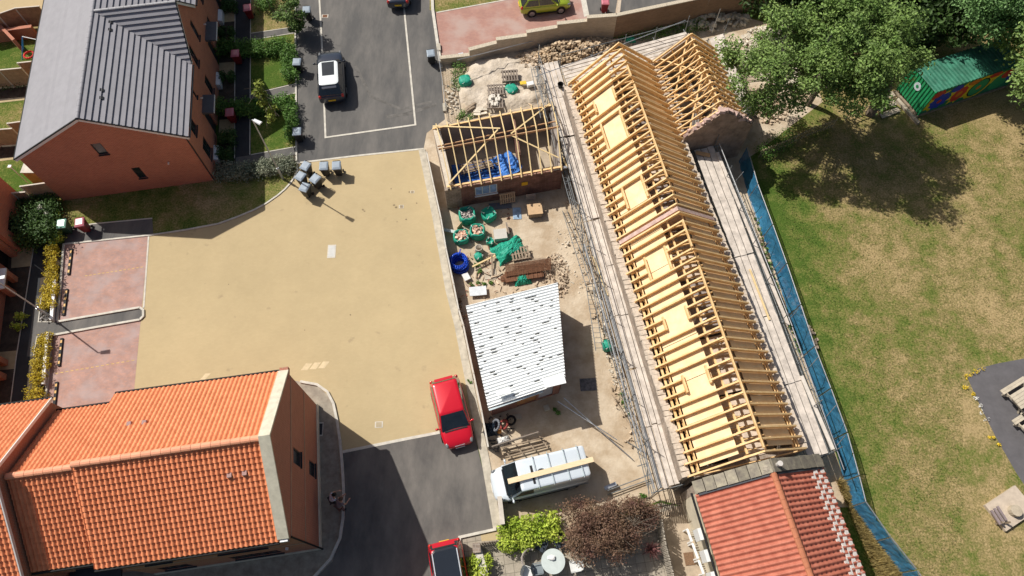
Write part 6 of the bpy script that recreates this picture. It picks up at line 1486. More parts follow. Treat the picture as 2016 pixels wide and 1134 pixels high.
# parking wheel stops, striped
def wheel_stop(px0, px1, label):
    a, b = at(*px0, .06), at(*px1, .06); t = thing('wheel_stop', label, 'wheel stop', tuple(Vector(((a.x + b.x) / 2, (a.y + b.y) / 2, .012))), 0, 'striped wheel stops on the parking bays')
    A, B = Vector((a.x, a.y, .06)), Vector((b.x, b.y, .06)); mb = MB().bar(A, B, .15, .09); mb.build('rubber_bar', BLACK, t)
    for k in range(4):
        f = (k + .5) / 4 ; p, q = lerp(A, B, f - .05), lerp(A, B, f + .05); mb = MB().bar(p, q, .10, .10); mb.build('yellow_band', mat('amber_reflector', (.62, .34, .06), .5, .1), t)
wheel_stop((141, 490), (135, 541), 'black and yellow wheel stop in the upper bay nearest the two lidded bins')
wheel_stop((132, 569), (125, 621), 'black and yellow wheel stop in the upper bay just above the asphalt strip')
wheel_stop((122, 666), (116, 721), 'black and yellow wheel stop in the lower bay just below the asphalt strip')
wheel_stop((112, 752), (106, 806), 'black and yellow wheel stop nearest the orange tiled roofs')
for k, pts in enumerate(([(114, 556), (108, 634)], [(100, 660), (92, 760)])):
    t = wall_thing('low_rail', 'white low timber rail behind the ' + ['upper' if k == 0 else 'lower'][0] + ' parking bay', pts, .32, .1, mat('white_rail', (.6, .6, .57), .7, .1), WHITE, 'rail')
mb = MB()
for k in range(60): a = at(random.uniform(80, 103), random.uniform(600, 636), .03); mb.stone(tuple(a), random.uniform(.04, .08))
solo('slate_chippings', mb, mat('slate_chips', (.2, .19, .18), .9, .4, isl=.6), 'patch of slate chippings around the foot of the left street lamp', 'chippings', stuff=True)
# ---------------------------------------------------------------- container, tables, garden furniture
cA, cB = at(1764, 180), at(1805, 230); dE = (cB - cA).normalized(); dL = Vector((-dE.y, dE.x, 0)); dL = dL if dL.x > 0 else -dL
cw_, cl_, ch_ = 2.45, 7.6, 2.4
ct = thing('shipping_container', 'green corrugated shipping container with a painted mural on its long side', 'container', tuple((cA + cB) / 2 + dL * 3))
def K(s, t_, z): p = cA + dE * t_ + dL * s; return Vector((p.x, p.y, z))
CG = mat('container_green', (.015, .24, .09), .45, .2, 2, coat=.2); CGR = mat('container_roof_green', (.04, .17, .11), .6, .3, 1.5)
def corr(P0, P1, z0, z1, n, amp, out):
    d = (P1 - P0); rows = [[], []]; o = out.normalized()
    for k in range(n * 4 + 1):
        f = k / (n * 4); a = amp * (1 if (k % 4) in (1, 2) else 0)
        for r, z in ((0, z0), (1, z1)): p = P0 + d * f + o * a; rows[r].append((p.x, p.y, z))
    return rows
mb = MB(); mb.grid(corr(K(0, 0, 0), K(0, cw_, 0), .25, ch_ - .02, 9, .05, -dL)); mb.build('end_wall', CG, ct, uv=False)
mb = MB(); mb.grid(corr(K(0, 0, 0), K(cl_, 0, 0), .2, ch_, 26, .05, -dE)); mb.grid(corr(K(cl_, 0, 0), K(cl_, cw_, 0), .2, ch_, 9, .05, dL)); mb.build('back_wall', CG, ct, uv=False)
mb = MB(); rows = [[], []]
for k in range(26 * 4 + 1):
    f = k / 104; a = .03 * (1 if (k % 4) in (1, 2) else 0)
    for r, t_ in ((0, 0), (1, cw_)): p = K(f * cl_, t_, ch_ + a); rows[r].append(tuple(p))
mb.grid(rows); mb.build('roof', CGR, ct, uv=False)
# the mural side is a flat painted sheet with blocks of paint
mb = MB(); mb.hexa([K(0, cw_ - .03, .2), K(cl_, cw_ - .03, .2), K(cl_, cw_ + .02, .2), K(0, cw_ + .02, .2)], [K(0, cw_ - .03, ch_), K(cl_, cw_ - .03, ch_), K(cl_, cw_ + .02, ch_), K(0, cw_ + .02, ch_)]); side = mb.build('side_wall', mat('mural_green', (.02, .18, .09), .6, .1), ct)
def blob(s, z, rs, rz_, n, m, off, name='mural_shape', spike=.0, ph=0):
    mb = MB(); pts = []
    N_ = n if not spike else n * 2
    for i in range(N_):
        a = 2 * pi * i / N_ + ph; k = 1 - (spike if (spike and i % 2) else 0); ss, zz = s + rs * k * cos(a), z + rz_ * k * sin(a); pts.append((min(cl_ - .02, max(.02, ss)), min(ch_ - .03, max(.24, zz))))
    b = [K(q[0], cw_ + .022 + off, q[1]) for q in pts]; b0 = [K(q[0], cw_ + .018, q[1]) for q in pts]; mb.hexa(b0, b); mb.build(name, m, side)
MY, MRd, MBl, MGn, MOr, MBk = mat('mural_yellow', (.70, .52, .02), .6, .05), mat('mural_red', (.52, .05, .03), .6, .05), mat('mural_blue', (.02, .05, .42), .6, .05), mat('mural_bright_green', (.03, .30, .12), .6, .05), mat('mural_orange', (.62, .2, .02), .6, .05), mat('mural_black', (.01, .015, .012), .6)
blob(.7, 1.3, 1.1, 1.15, 8, MY, .004, spike=.3); blob(.55, 2.0, .6, .5, 6, MRd, .008); blob(1.15, 1.15, .85, .85, 10, MBl, .012, spike=.2); blob(1.15, 1.1, .2, .2, 8, MRd, .016)
blob(2.7, 1.3, 1.0, 1.1, 9, MY, .005, spike=.35); blob(2.75, 1.2, .65, .8, 10, MRd, .010, spike=.15); blob(2.75, 1.2, .25, .3, 8, MOr, .015); blob(2.1, 2.0, .5, .35, 7, MBl, .013)
blob(4.3, 1.3, 1.05, 1.15, 12, MY, .006); blob(4.35, 1.25, .8, .9, 12, MBk, .010); blob(4.35, 1.25, .7, .8, 12, MGn, .013); blob(4.35, 1.25, .2, .22, 8, MOr, .017)
blob(5.7, 1.6, .6, .8, 7, MY, .007, spike=.4); blob(3.5, 2.1, .5, .3, 7, MOr, .016); blob(6.2, 1.2, .8, .9, 10, MGn, .009); blob(6.5, 1.8, .55, .45, 8, MRd, .013); blob(7.1, 1.6, .5, .7, 8, MBl, .011); blob(5.2, 2.15, .6, .25, 6, MRd, .012)
mb = MB(); c = K(-.06, 1.1, 1.75); mb.tube(K(-.052, 1.15, 1.7), K(-.075, 1.15, 1.7), .3, 12); em = mb.build('painted_ring', mat('pale_ring', (.55, .62, .66), .6, .15), ct)
mb = MB(); mb.tube(K(-.076, 1.15, 1.7), K(-.082, 1.15, 1.7), .13, 12); mb.build('ring_centre', CG, em)
for s_ in (0, cl_):
    for t_ in (0, cw_): mb = MB(); mb.box(tuple(K(s_, t_, ch_ / 2 + .05)), (.12, .12, ch_ - .0), atan2(dL.y, dL.x)); mb.build('corner_post', CG, ct)
mb = MB()
for a, b in ((K(0, 0, .1), K(0, cw_, .1)), (K(0, cw_, .1), K(cl_, cw_, .1))): mb.bar(a - dL * .2 if a.z else a, b - dL * .2 if False else b, .18, .16)
mb.build('base_rail', OLDWOOD, ct)
t = thing('wooden_steps', 'grey wooden pallet steps at the green end of the container', 'steps', tuple(at(1745, 205)))
for k, (px, py, z) in enumerate(((1738, 195, .4), (1742, 212, .25), (1748, 226, .12))):
    for j in range(3): a = at(px - 16 + j * 2, py + j * 3, z); b = at(px + 20 + j * 2, py - 14 + j * 3, z); mb = MB().bar(a, b, .12, .04); mb.build('tread', mat('bleached_step', (.42, .36, .28), .9, .2), t)
a, b = at(1765, 195, .1), at(1808, 243, .1); mb = MB().bar(a, b, .22, .2); mb.build('base_beam', MATS['bleached_step'], t)
WOODT = mat('bleached_picnic_wood', (.50, .44, .34), .88, .14, 3, isl=.08)
def picnic(c, rz, label):
    t = thing('picnic_table', label, 'picnic table', (c.x, c.y, 0), rz, 'picnic tables on the right edge')
    for k in range(5): mb = MB(); mb.box((0, -.36 + .18 * k, .75), (1.8, .165, .045)); mb.build('table_plank', WOODT, t, local=True)
    for s in (-1, 1):
        for k in range(2): mb = MB(); mb.box((0, s * (.68 + .15 * k), .45), (1.8, .14, .045)); mb.build('seat_plank', WOODT, t, local=True)
        mb = MB(); mb.bar((s * .65, -.82, .4), (s * .65, .82, .4), .05, .1); mb.build('seat_bearer', WOODT, t, local=True)
        for q in (-1, 1): mb = MB(); mb.bar((s * .65, q * .6, 0), (s * .65, q * .25, .74), .05, .1); mb.build('leg', WOODT, t, local=True)
picnic(at(2022, 778, .75), radians(28), 'bleached picnic table standing on the dark play tarmac')
c = at(2046, 838, .75); picnic(c, radians(28), 'second bleached picnic table just below the first, mostly outside the frame')
t = thing('stone_bench', 'pale slab and dark timber bench at the lower right edge', 'bench', tuple(at(1985, 1010)))
mb = MB(); a = at(1990, 1000, .2); mb.box((a.x, a.y, .1), (2.2, 1.5, .2), radians(28)); mb.build('slab', mat('warm_slab', (.50, .42, .33), .9, .12), t)
for k in range(3): a = at(1962 + k * 6, 1018 - k * 4, .5); mb = MB(); mb.box((a.x, a.y, .42), (.12, .75, .08), radians(20)); mb.build('seat_slat', mat('mauve_timber', (.25, .20, .20), .8, .1), t)
a = at(2002, 1005, .5); mb = MB(); mb.tube((a.x, a.y, 0), (a.x, a.y, .5), .3, 14); mb.build('stump', mat('stump_wood', (.42, .36, .27), .9, .2), t)
for k, s in enumerate((-1, 1)): a = at(1965 + k * 14, 1030, .2); mb = MB().box((a.x, a.y, .3), (.08, .1, .6), .3); mb.build('leg', OLDWOOD, t)
# round garden table with chairs
tc = at(1089, 1105, .74); t = thing('garden_table', 'round pale grey garden table with a crumpled white cloth on top', 'table', (tc.x, tc.y, 0))
TG = mat('pale_table', (.52, .58, .56), .45, .06); mb = MB(); mb.tube((0, 0, .71), (0, 0, .74), .61, 30); mb.build('table_top', TG, t, local=True)
for a in (.7, 2.3, 3.9, 5.4): mb = MB(); mb.tube((.4 * cos(a), .4 * sin(a), 0), (.25 * cos(a), .25 * sin(a), .71), .03); mb.build('leg', DARKGREY, t, local=True)
a = at(1086, 1098, .8); mb = MB(); mb.ball((a.x, a.y, .80), .14, 9, 6, (1.3, 1, .7), .35); solo('table_cloth', mb, WHITE, 'crumpled white cloth on the round garden table', 'cloth')
def chair(px, py, rz, label, m):
    c = at(px, py, .5); t = thing('garden_chair', label, 'chair', (c.x, c.y, 0), rz, 'chairs around the garden table')
    mb = MB(); mb.loft([[(-.25, -.25, .42), (.25, -.25, .42), (.24, .25, .42), (-.24, .25, .42)], [(-.25, -.25, .47), (.25, -.25, .47), (.24, .25, .46), (-.24, .25, .46)]]); b = mb.build('seat', m, t, local=True); bevel(b, .03)
    mb = MB(); rows = [[(-.25 + .5 * i / 8, -.24 - .12 * j / 3 - .05 * sin(pi * i / 8), .46 + .42 * j / 3 + .06 * sin(pi * i / 8) * (j == 3)) for i in range(9)] for j in range(4)]; mb.grid(rows); mb.grid([[(x, y + .03, z) for x, y, z in r] for r in rows], flip=True); mb.build('backrest', m, t, local=True)
    for s in (-1, 1): mb = MB(); mb.path([(s * .27, -.26, .66), (s * .28, .2, .66), (s * .27, .24, .44)], .02, 6); mb.build('armrest', m, t, local=True)
    for sx in (-1, 1):
        for sy in (-1, 1): mb = MB(); mb.tube((sx * .22, sy * .22, 0), (sx * .22, sy * .22, .42), .018); mb.build('leg', m, t, local=True)
NAVYC = mat('dark_seat', (.03, .04, .055), .6, .2); GREYC = mat('grey_seat', (.22, .26, .28), .6, .15); WHTC = mat('white_seat', (.65, .66, .64), .6, .1)
chair(1065, 1075, radians(150), 'dark seat behind the round table under the yellow-green hedge', NAVYC); chair(1102, 1068, radians(200), 'dark blue seat behind the table beside the purple shrub', NAVYC)
chair(1060, 1120, radians(-80), 'grey cushioned chair left of the round table', GREYC); chair(1132, 1115, radians(100), 'white chair with dark seams right of the round table', WHTC)
chair(1040, 1128, radians(-110), 'pale chair under a crumpled white cover at the bottom edge', WHTC)
mb = MB(); a = at(1043, 1104); mb.path([(a.x + .42 * cos(q), a.y + .5 * sin(q), .7) for q in [1.2 + .32 * i for i in range(9)]], .05, 6); mb.grid([[(a.x + .42 * cos(1.2 + .32 * i), a.y + .5 * sin(1.2 + .32 * i), z) for i in range(9)] for z in (.2, .45, .7)]); solo('wicker_seat_back', mb, mat('wicker', (.32, .28, .25), .8, .3, 12), 'curved wicker seat back left of the garden table', 'chair')
# lean-to with white glazed frames on the cottage side
t = thing('garden_bench', 'long white slatted bench beside the cottage wall', 'bench', tuple(at(1372, 1070)))
A, B = at(1353, 1042, .9), at(1385, 1130, .9)
d = (B - A).normalized(); s = Vector((-d.y, d.x, 0)) * .0
for k, (f0, f1) in enumerate(((0, .28), (.33, .66), (.71, 1))):
    a, b = lerp(A, B, f0), lerp(A, B, f1)
    mb = MB(); mb.bar(a, b, .12, .06); mb.build('back_rail', WHITE, t)
    for j in range(6): p = lerp(a, b, (j + .5) / 6); mb = MB(); mb.bar(p + Vector((.05, .02, 0)), p + Vector((.42, .1, -.45)), .035, .03); mb.build('slat', WHITE, t)
    for p in (a, b): mb = MB(); mb.bar((p.x, p.y, 0), (p.x, p.y, .9), .07, .07, up=(1, 0, 0)); mb.build('leg', WHITE, t)
a = at(1357, 1100, .02); mb = MB().box((a.x, a.y, .03), (.5, .62, .04), .1); solo('door_mat', mb, mat('brown_mat', (.20, .12, .07), 1, .3, 20), 'brown doormat on the yard beside the white bench', 'mat')
# curved pergola shade slats by the south end of the west scaffold
t = thing('timber_trellis', 'dark slatted timber trellis below the end of the west scaffold', 'trellis', tuple(at(1315, 1000)))
for k in range(12): a, b = at(1298 + k * 3.6, 985, 1.0), at(1304 + k * 3.6, 1016, .6); mb = MB().bar(a, b, .04, .04); mb.build('slat', mat('dark_trellis', (.08, .06, .045), .9, .2), t)
mb = MB().bar(at(1294, 998, .78), at(1345, 990, .78), .05, .06); mb.build('rail', MATS['dark_trellis'], t)
# pier and stones by the picket fence, log seats beside the blue net
a = at(940, 1082); mb = MB().box((a.x, a.y, .45), (.42, .5, .9), .1); o = solo('garden_pier', mb, STONE, 'rough stone gate pier behind the red car with the black roof', 'pier'); bevel(o, .03)
for k, (px, py) in enumerate(((1540, 522), (1546, 556))): a = at(px, py, .2); mb = MB().box((a.x, a.y, .12), (.28, .6, .24), .2); o = solo('log_seat', mb, mat('greyed_log', (.30, .25, .22), .9, .2), ['upper', 'lower'][k] + ' of two greyed logs outside the blue netted fence', 'log', 'logs by the blue netted fence'); bevel(o, .06, 3)

# ---------------------------------------------------------------- back gardens at the left
def board_fence(px0, px1, h, label, m=None, zdrop=None, cap=True):
    a, b = at(*px0, h), at(*px1, h); a.z = b.z = 0; d = (b - a).normalized(); L_ = (b - a).length
    t = thing('board_fence', label, 'fence', tuple((a + b) / 2), 0, 'board fences in the back gardens')
    n = max(1, round(L_ / 1.8)); 
    for k in range(n):
        p, q = lerp(a, b, k / n), lerp(a, b, (k + 1) / n); mb = MB(); mb.bar(Vector((p.x, p.y, h / 2 + .06)) + d * .06, Vector((q.x, q.y, h / 2 + .06)) - d * .06, .045, h - .15); mb.build('panel', m or FENCEWOOD, t)
        mb = MB(); mb.box((p.x, p.y, h / 2), (.1, .1, h + .06)); mb.build('post', KERB, t)
    mb = MB(); mb.bar((a.x, a.y, h), (b.x, b.y, h), .09, .05); mb.build('capping', mat('fence_capping', (.58, .52, .44), .8, .08), t)
TANF = mat('tan_fence', (.42, .30, .20), .85, .15, 4)
board_fence((-90, 146), (42, 134), 1.7, 'tan board fence second from the top of the back gardens', TANF); board_fence((35, 124), (62, 121), 1.8, 'short dark fence end beside the slate roof, upper', FENCEWOOD)
board_fence((-90, 262), (24, 253), 1.7, 'tan board fence between the two lower back lawns', TANF); board_fence((15, 243), (44, 239), 1.8, 'short dark fence end beside the slate roof, lower', FENCEWOOD)
board_fence((40, 367), (112, 357), 1.8, 'tan board fence meeting the corner of the slate roofed house', TANF); board_fence((24, 380), (50, 378), 1.5, 'short tan fence length beside the left brick house', TANF)
board_fence((-60, 42), (-5, 28), 1.9, 'dark fence length curving in from the left edge at the top'); board_fence((-5, 28), (30, 16), 1.9, 'dark curved fence length above the brick garden wall'); board_fence((30, 16), (78, 12), 1.9, 'dark fence length nearest the slate roof at the top')
wall_thing('garden_wall', 'red brick garden wall in shade below the curved fence', [(-60, 88), (0, 82), (78, 72)], .95, .22, BRICK_N, BRICK_N)
a, b = at(-10, 40, 1.2), at(30, 82, .9); mb = MB().bar((a.x, a.y, .55), (b.x, b.y, .55), .22, 1.1); solo('garden_wall', mb, BRICK_N, 'short oblique brick wall at the upper left edge', 'wall')
t = thing('swing_frame', 'small swing frame with a blue leg and a red ring seat on the back lawn', 'swing', tuple(at(52, 105)))
P = {k: at(*v) for k, v in dict(a=(44, 118, 0), b=(47, 100, 0), c=(66, 112, 0), d=(70, 98, 0), e=(44, 72, 1.5), f=(72, 78, 1.5)).items()}
BLF = mat('blue_frame', (.03, .25, .6), .4); 
for u, v, m in (('a', 'e', BLF), ('b', 'e', BLF), ('c', 'f', WHITE), ('d', 'f', WHITE), ('e', 'f', WHITE)): mb = MB().tube(P[u], P[v], .03, 7); mb.build('tube', m, t)
c = at(57, 108, .5); mb = MB(); mb.path([(c.x + .34 * cos(q), c.y + .34 * sin(q), .5) for q in [2 * pi * i / 18 for i in range(19)]], .07, 8); mb.build('ring_seat', mat('red_ring', (.6, .03, .03), .4), t, smooth=True)
t = thing('washing_line_post', 'slim white washing line post on the lowest back lawn', 'post', tuple(at(58, 363)))
mb = MB(); a = at(58, 363); mb.tube((a.x, a.y, 0), (a.x, a.y, 2.0), .03); mb.build('post', WHITE, t); mb = MB(); mb.box((a.x, a.y, 2.0), (.2, .2, .08)); mb.build('cap', WHITE, t)
a = at(84, 350); t = thing('garden_store', 'orange timber store tucked behind the slate roofed house', 'shed', (a.x, a.y, 0)); mb = MB(); mb.box((0, 0, .6), (1.0, .9, 1.2)); mb.build('body', mat('orange_timber', (.55, .28, .1), .8, .15), t, local=True); mb = MB(); mb.box((0, 0, 1.24), (1.1, 1.0, .06)); mb.build('roof', KERB, t, local=True)

# ---------------------------------------------------------------- two people on the shaded pavement
def person(px, py, rz, label, top, bottom, hair, skin=(.5, .3, .22), bend=.15, arms='low', h=1.7, z=.016):
    c = at(px, py); t = thing('person', label, 'person', (c.x, c.y, z), rz)
    SK = mat('skin_%d' % round(skin[0] * 100), skin, .6, .05)
    def skin_mesh(name, verts, edges, rad, m, parent, lv=2):
        me = bpy.data.meshes.new(name); me.from_pydata([tuple(v) for v in verts], edges, []); me.materials.append(m); o = bpy.data.objects.new(name, me); COL.objects.link(o); o.parent = parent; ORI[o] = ORI[t]
        md = o.modifiers.new('skin', 'SKIN'); md.use_smooth_shade = True
        for i, r in enumerate(rad): me.skin_vertices[0].data[i].radius = (r, r)
        me.skin_vertices[0].data[0].use_root = True; subs(o, lv); return o
    fw_ = bend; hd = Vector((0, .12 + fw_ * .9, 1.60))
    V_ = [(0, 0, .95), (0, .02 + fw_ * .3, 1.15), (0, .05 + fw_ * .6, 1.36), (0, .08 + fw_ * .75, 1.47), tuple(hd - Vector((0, 0, .03))), (.0, hd.y + .01, 1.70),
          (.10, 0, .88), (.12, .05, .48), (.12, 0, .07), (.12, .13, .04), (-.10, 0, .88), (-.13, .0, .48), (-.14, -.05, .07), (-.14, .08, .04),
          (.18, .04 + fw_ * .65, 1.40), (-.18, .04 + fw_ * .65, 1.40)]
    E_ = [(0, 1), (1, 2), (2, 3), (3, 4), (4, 5), (0, 6), (6, 7), (7, 8), (8, 9), (0, 10), (10, 11), (11, 12), (12, 13), (2, 14), (2, 15)]
    R_ = [.15, .13, .15, .055, .09, .075, .09, .06, .04, .035, .09, .06, .04, .035, .07, .07]
    for s, i0 in ((1, 14), (-1, 15)):
        el = Vector((s * .25, .12 + fw_ * .7, 1.15)); ha = Vector((s * .20, .38 + fw_ * .6, 1.10)) if arms == 'front' else Vector((s * .27, .22 + fw_ * .5, .92))
        n = len(V_); V_ += [tuple(el), tuple(ha)]; E_ += [(i0, n), (n, n + 1)]; R_ += [.045, .03]; d = (ha - el).normalized()
        palm = ha + d * .06; V_.append(tuple(palm)); E_.append((n + 1, n + 2)); R_.append(.032)
        sd = Vector((1, 0, 0))
        for q in range(4):      # four unequal fingers and a thumb
            b_ = len(V_); ln = (.075, .085, .08, .06)[q]; root = palm + sd * (-.03 + .02 * q) + d * .02; V_ += [tuple(root), tuple(root + d * ln * .6 + Vector((0, 0, -.012))), tuple(root + d * ln * .85 + Vector((0, 0, -.035)))]; E_ += [(n + 2, b_), (b_, b_ + 1), (b_ + 1, b_ + 2)]; R_ += [.009, .008, .007]
        b_ = len(V_); V_ += [tuple(palm - sd * s * .04), tuple(palm - sd * s * .06 + d * .035)]; E_ += [(n + 2, b_), (b_, b_ + 1)]; R_ += [.011, .009]
    body = skin_mesh('body', V_, E_, R_, SK, t)
    skin_mesh('shirt', [(0, .0, .96), V_[1], V_[2], V_[14], V_[15], tuple(lerp(Vector(V_[14]), Vector(V_[16]), .5)), tuple(lerp(Vector(V_[15]), Vector(V_[16 + 2 + 1 + 12 + 2]), .5)) if False else (-.215, .08 + fw_ * .67, 1.28)], [(0, 1), (1, 2), (2, 3), (2, 4), (3, 5), (4, 6)], [.165, .15, .165, .085, .085, .065, .065], top, t)
    skin_mesh('trousers', [(0, 0, .93), V_[6], V_[7], (.12, .0, .3 if bottom[1] else .14), V_[10], V_[11], (-.14, -.03, .3 if bottom[1] else .14)], [(0, 1), (1, 2), (2, 3), (0, 4), (4, 5), (5, 6)], [.165, .105, .078, .06, .105, .078, .06], bottom[0], t)
    mb = MB(); mb.ball((0, hd.y - .02, 1.675), .125, 14, 9, (.85, 1.0, .95), .02); mb.build('hair', hair, t, smooth=True, local=True)
    mb = MB(); mb.ball((0, hd.y + .105, 1.60), .018, 6, 4); mb.build('nose', SK, t, smooth=True, local=True)
    for s in (-1, 1):
        mb = MB(); mb.ball((s * .033, hd.y + .085, 1.625), .011, 6, 4); mb.build('eye', BLACK, t, local=True)
        mb = MB(); mb.ball((s * .088, hd.y, 1.60), .025, 6, 4, (.4, .8, 1.2)); mb.build('ear', SK, t, smooth=True, local=True)
        mb = MB(); x = .12 if s > 0 else -.14; y = 0 if s > 0 else -.05; mb.ball((x, y + .07, .045), .06, 8, 5, (.8, 1.9, .75)); mb.build('shoe', DARKGREY, t, smooth=True, local=True)
    mb = MB(); mb.bar((-.025, hd.y + .094, 1.565), (.025, hd.y + .094, 1.565), .008, .008); mb.build('mouth', mat('lip', (.35, .12, .1), .6), t, local=True)
HB = mat('black_hair', (.012, .01, .009), .6); HG = mat('brown_hair', (.10, .06, .04), .6)
person(661, 990, radians(-60), 'person in a white shirt with black hair leaning towards the kerb beside the brick gable', mat('white_shirt', (.68, .70, .80), .8, .05), (mat('dark_trousers', (.05, .05, .06), .9), False), HB, arms='front', bend=.25)
person(675, 1003, radians(-40), 'person in mauve grey clothes right beside the one in the white shirt, on the kerb', mat('mauve_top', (.22, .17, .18), .9, .1), (mat('brown_trousers', (.16, .09, .08), .9), False), HG, (.46, .26, .18), arms='front', bend=.3)
# ---------------------------------------------------------------- vegetation
def leafmat(name, c, c2, isl=.4, trans=.18): return mat(name, c, .55, .2, 1.2, isl=isl, trans=trans, col2=c2, spec=.3)
def leaves(centers, n, size, seed=0, flat=.0, stretch=1.0, spread=None):
    """many small leaf faces scattered in a cloud of clumps (centre, radius)"""
    rng = np.random.default_rng(seed); C_ = np.array([c[:3] for c in centers], float); R_ = np.array([c[3] for c in centers], float)
    pr = R_ ** 2.0; pr = pr / pr.sum(); idx = rng.choice(len(C_), n, p=pr)
    d = rng.normal(size=(n, 3)); d /= np.linalg.norm(d, axis=1)[:, None]; r = (.35 + .65 * rng.random(n) ** .5) * (1 + .2 * rng.normal(size=n))
    P_ = C_[idx] + d * (r * R_[idx])[:, None] * np.array([1, 1, .75]); P_[:, 2] = np.maximum(P_[:, 2], .03)
    nrm = d * .6 + rng.normal(size=(n, 3)) * .7 + np.array([0, 0, .7]); nrm /= np.linalg.norm(nrm, axis=1)[:, None]
    a = np.cross(nrm, rng.normal(size=(n, 3))); a /= np.linalg.norm(a, axis=1)[:, None]; b = np.cross(nrm, a)
    s = size * (.6 + .8 * rng.random(n))[:, None]
    bend = nrm * s * .18
    v = np.stack([P_ - a * s * stretch, P_ + b * s * .55 + bend, P_ + a * s * stretch, P_ - b * s * .55 + bend], 1).reshape(-1, 3)
    f = np.arange(n * 4).reshape(-1, 4)
    return v, f
class LM(MB):
    def __init__(s, v, f): s.v = [tuple(x) for x in v.tolist()]; s.f = f.tolist()
def clumps_in(cx, cy, cz, rx, ry, rz, n, rmin, rmax, seed, shell=.55, cut=None):
    rg = random.Random(seed); out = []
    while len(out) < n:
        d = Vector((rg.gauss(0, 1), rg.gauss(0, 1), rg.gauss(0, 1))).normalized(); k = shell + (1 - shell) * rg.random() ** .6
        p = (cx + d.x * rx * k, cy + d.y * ry * k, cz + d.z * rz * k)
        if cut and not cut(p): continue
        out.append((*p, rg.uniform(rmin, rmax)))
    return out
BARK = mat('bark', (.16, .13, .10), .95, .3, 6, bump=.02, bscale=10)
def tree(base, h, clumps, n, leaf, m, label, seed, tr=.28, name='broadleaf_tree', nl=26, cat='tree', trunk_h=.35, group=None, skirt=None, lean=(0, 0)):
    t = thing(name, label, cat, (base.x, base.y, 0), 0, group); rg = random.Random(seed)
    top = Vector((base.x + lean[0], base.y + lean[1], h * trunk_h)); mb = MB(); mb.path([base, lerp(base, top, .5) + Vector((.1, .05, 0)), top], tr, 9, tr * .7); 
    for k in range(nl):
        c = Vector(rg.choice(clumps)[:3]); s = top if rg.random() < .75 else lerp(base, top, .8); mid = lerp(s, c, .5) + Vector((rg.uniform(-.5, .5), rg.uniform(-.5, .5), .25 + rg.random() * .4))
        r0 = tr * .38 * rg.uniform(.6, 1.1); mb.path([s, lerp(s, mid, .5) + Vector((0, 0, .1)), mid, c], r0, 6, r0 * .22)
        for q in range(3): c2 = c + Vector((rg.uniform(-1, 1), rg.uniform(-1, 1), rg.uniform(-.4, .7))) * .8; mb.tube(mid, c2, r0 * .3, 5, .01)
    mb.build('trunk', BARK, t, uv=False)
    v, f = leaves(clumps, n, leaf, seed); LM(v, f).build('crown', m, t, uv=False); return t
LGR = leafmat('ash_leaf', (.13, .22, .05), (.25, .35, .10)); LGR2 = leafmat('sycamore_leaf', (.105, .19, .04), (.22, .32, .085)); LDK = leafmat('dark_leaf', (.025, .055, .012), (.06, .11, .025)); LBR = leafmat('bright_leaf', (.12, .24, .07), (.22, .38, .14))
def cw(px, py, z): return at(px, py, z)
c = cw(1540, 128, 6.2)
cl = clumps_in(c.x, c.y, 6.3, 3.9, 3.7, 2.3, 62, .4, .85, 3, .35)
tree(at(1590, 205), 7.5, cl, 15000, .095, LGR, 'big loose-crowned tree over the pale rubble beside the wing, left of the pair', 3, .24, nl=34)
c = cw(1684, 84, 7.4)
cl = clumps_in(c.x, c.y, 7.3, 3.8, 4.4, 2.8, 100, .5, 1.0, 5, .3)
tree(at(1712, 225), 8.5, cl, 38000, .095, LGR2, 'big dense tree between the rubble and the green container, right of the pair', 5, .32, nl=34)
c = cw(1975, -6, 6.0)
cl = clumps_in(c.x, c.y, 6.2, 3.6, 2.6, 2.3, 80, .6, 1.2, 8, .4)
tree(at(1990, 60), 9, cl, 24000, .10, LBR, 'light green tree overhanging the far end of the container', 8, .3, nl=30)
c = cw(2118, 90, 6)
cl = clumps_in(c.x, c.y, 6.0, 3.8, 5.2, 3, 60, .9, 1.4, 18, .4)
tree(at(2120, 150), 9, cl, 22000, .12, LGR, 'tree beyond the right edge whose leaves shade the far grass', 18, .3, nl=12)
cl = clumps_in(cw(1640, -20, 4).x, cw(1640, -20, 4).y, 4.2, 6.5, 3.0, 2.4, 60, .9, 1.4, 9, .4)
tree(at(1640, -10), 7, cl, 14000, .17, LDK, 'dark tree mass at the top edge behind the big pair', 9, .3)
cl = clumps_in(cw(1842, 30, 3).x, cw(1842, 30, 3).y, 3.2, 4.2, 3.0, 2.4, 60, .8, 1.2, 19, .3)
tree(at(1850, 15), 6, cl, 12000, .17, LDK, 'dark bushy tree at the top edge behind the container', 19, .3)
# young trees in the front gardens
b_ = at(541, 238); tp = cw(512, 178, 3.4)
cl = [(lerp(at(537, 233, 1.9), cw(503, 160, 3.9), k / 8).x + random.uniform(-.2, .2), lerp(at(537, 233, 1.9), cw(503, 160, 3.9), k / 8).y + random.uniform(-.15, .15), 2.0 + 1.6 * k / 8, random.uniform(.25, .42)) for k in range(9)]
YG = leafmat('lime_leaf', (.16, .22, .03), (.30, .34, .06)); tree(b_, 3.8, cl, 700, .10, YG, 'slender young tree with lime leaves on the middle front lawn', 21, .035, 'young_tree', 10, trunk_h=.5)
b_ = at(575, 62); c = cw(568, 22, 2.2); cl = clumps_in(c.x, c.y, 2.0, 1.0, 1.25, 1.2, 22, .3, .55, 22, .3); tree(b_, 3.2, cl, 3800, .085, leafmat('bay_leaf', (.09, .17, .035), (.17, .26, .07)), 'leafy bushy tree on the dry front lawn by the kerb', 22, .06, 'young_tree', 14)
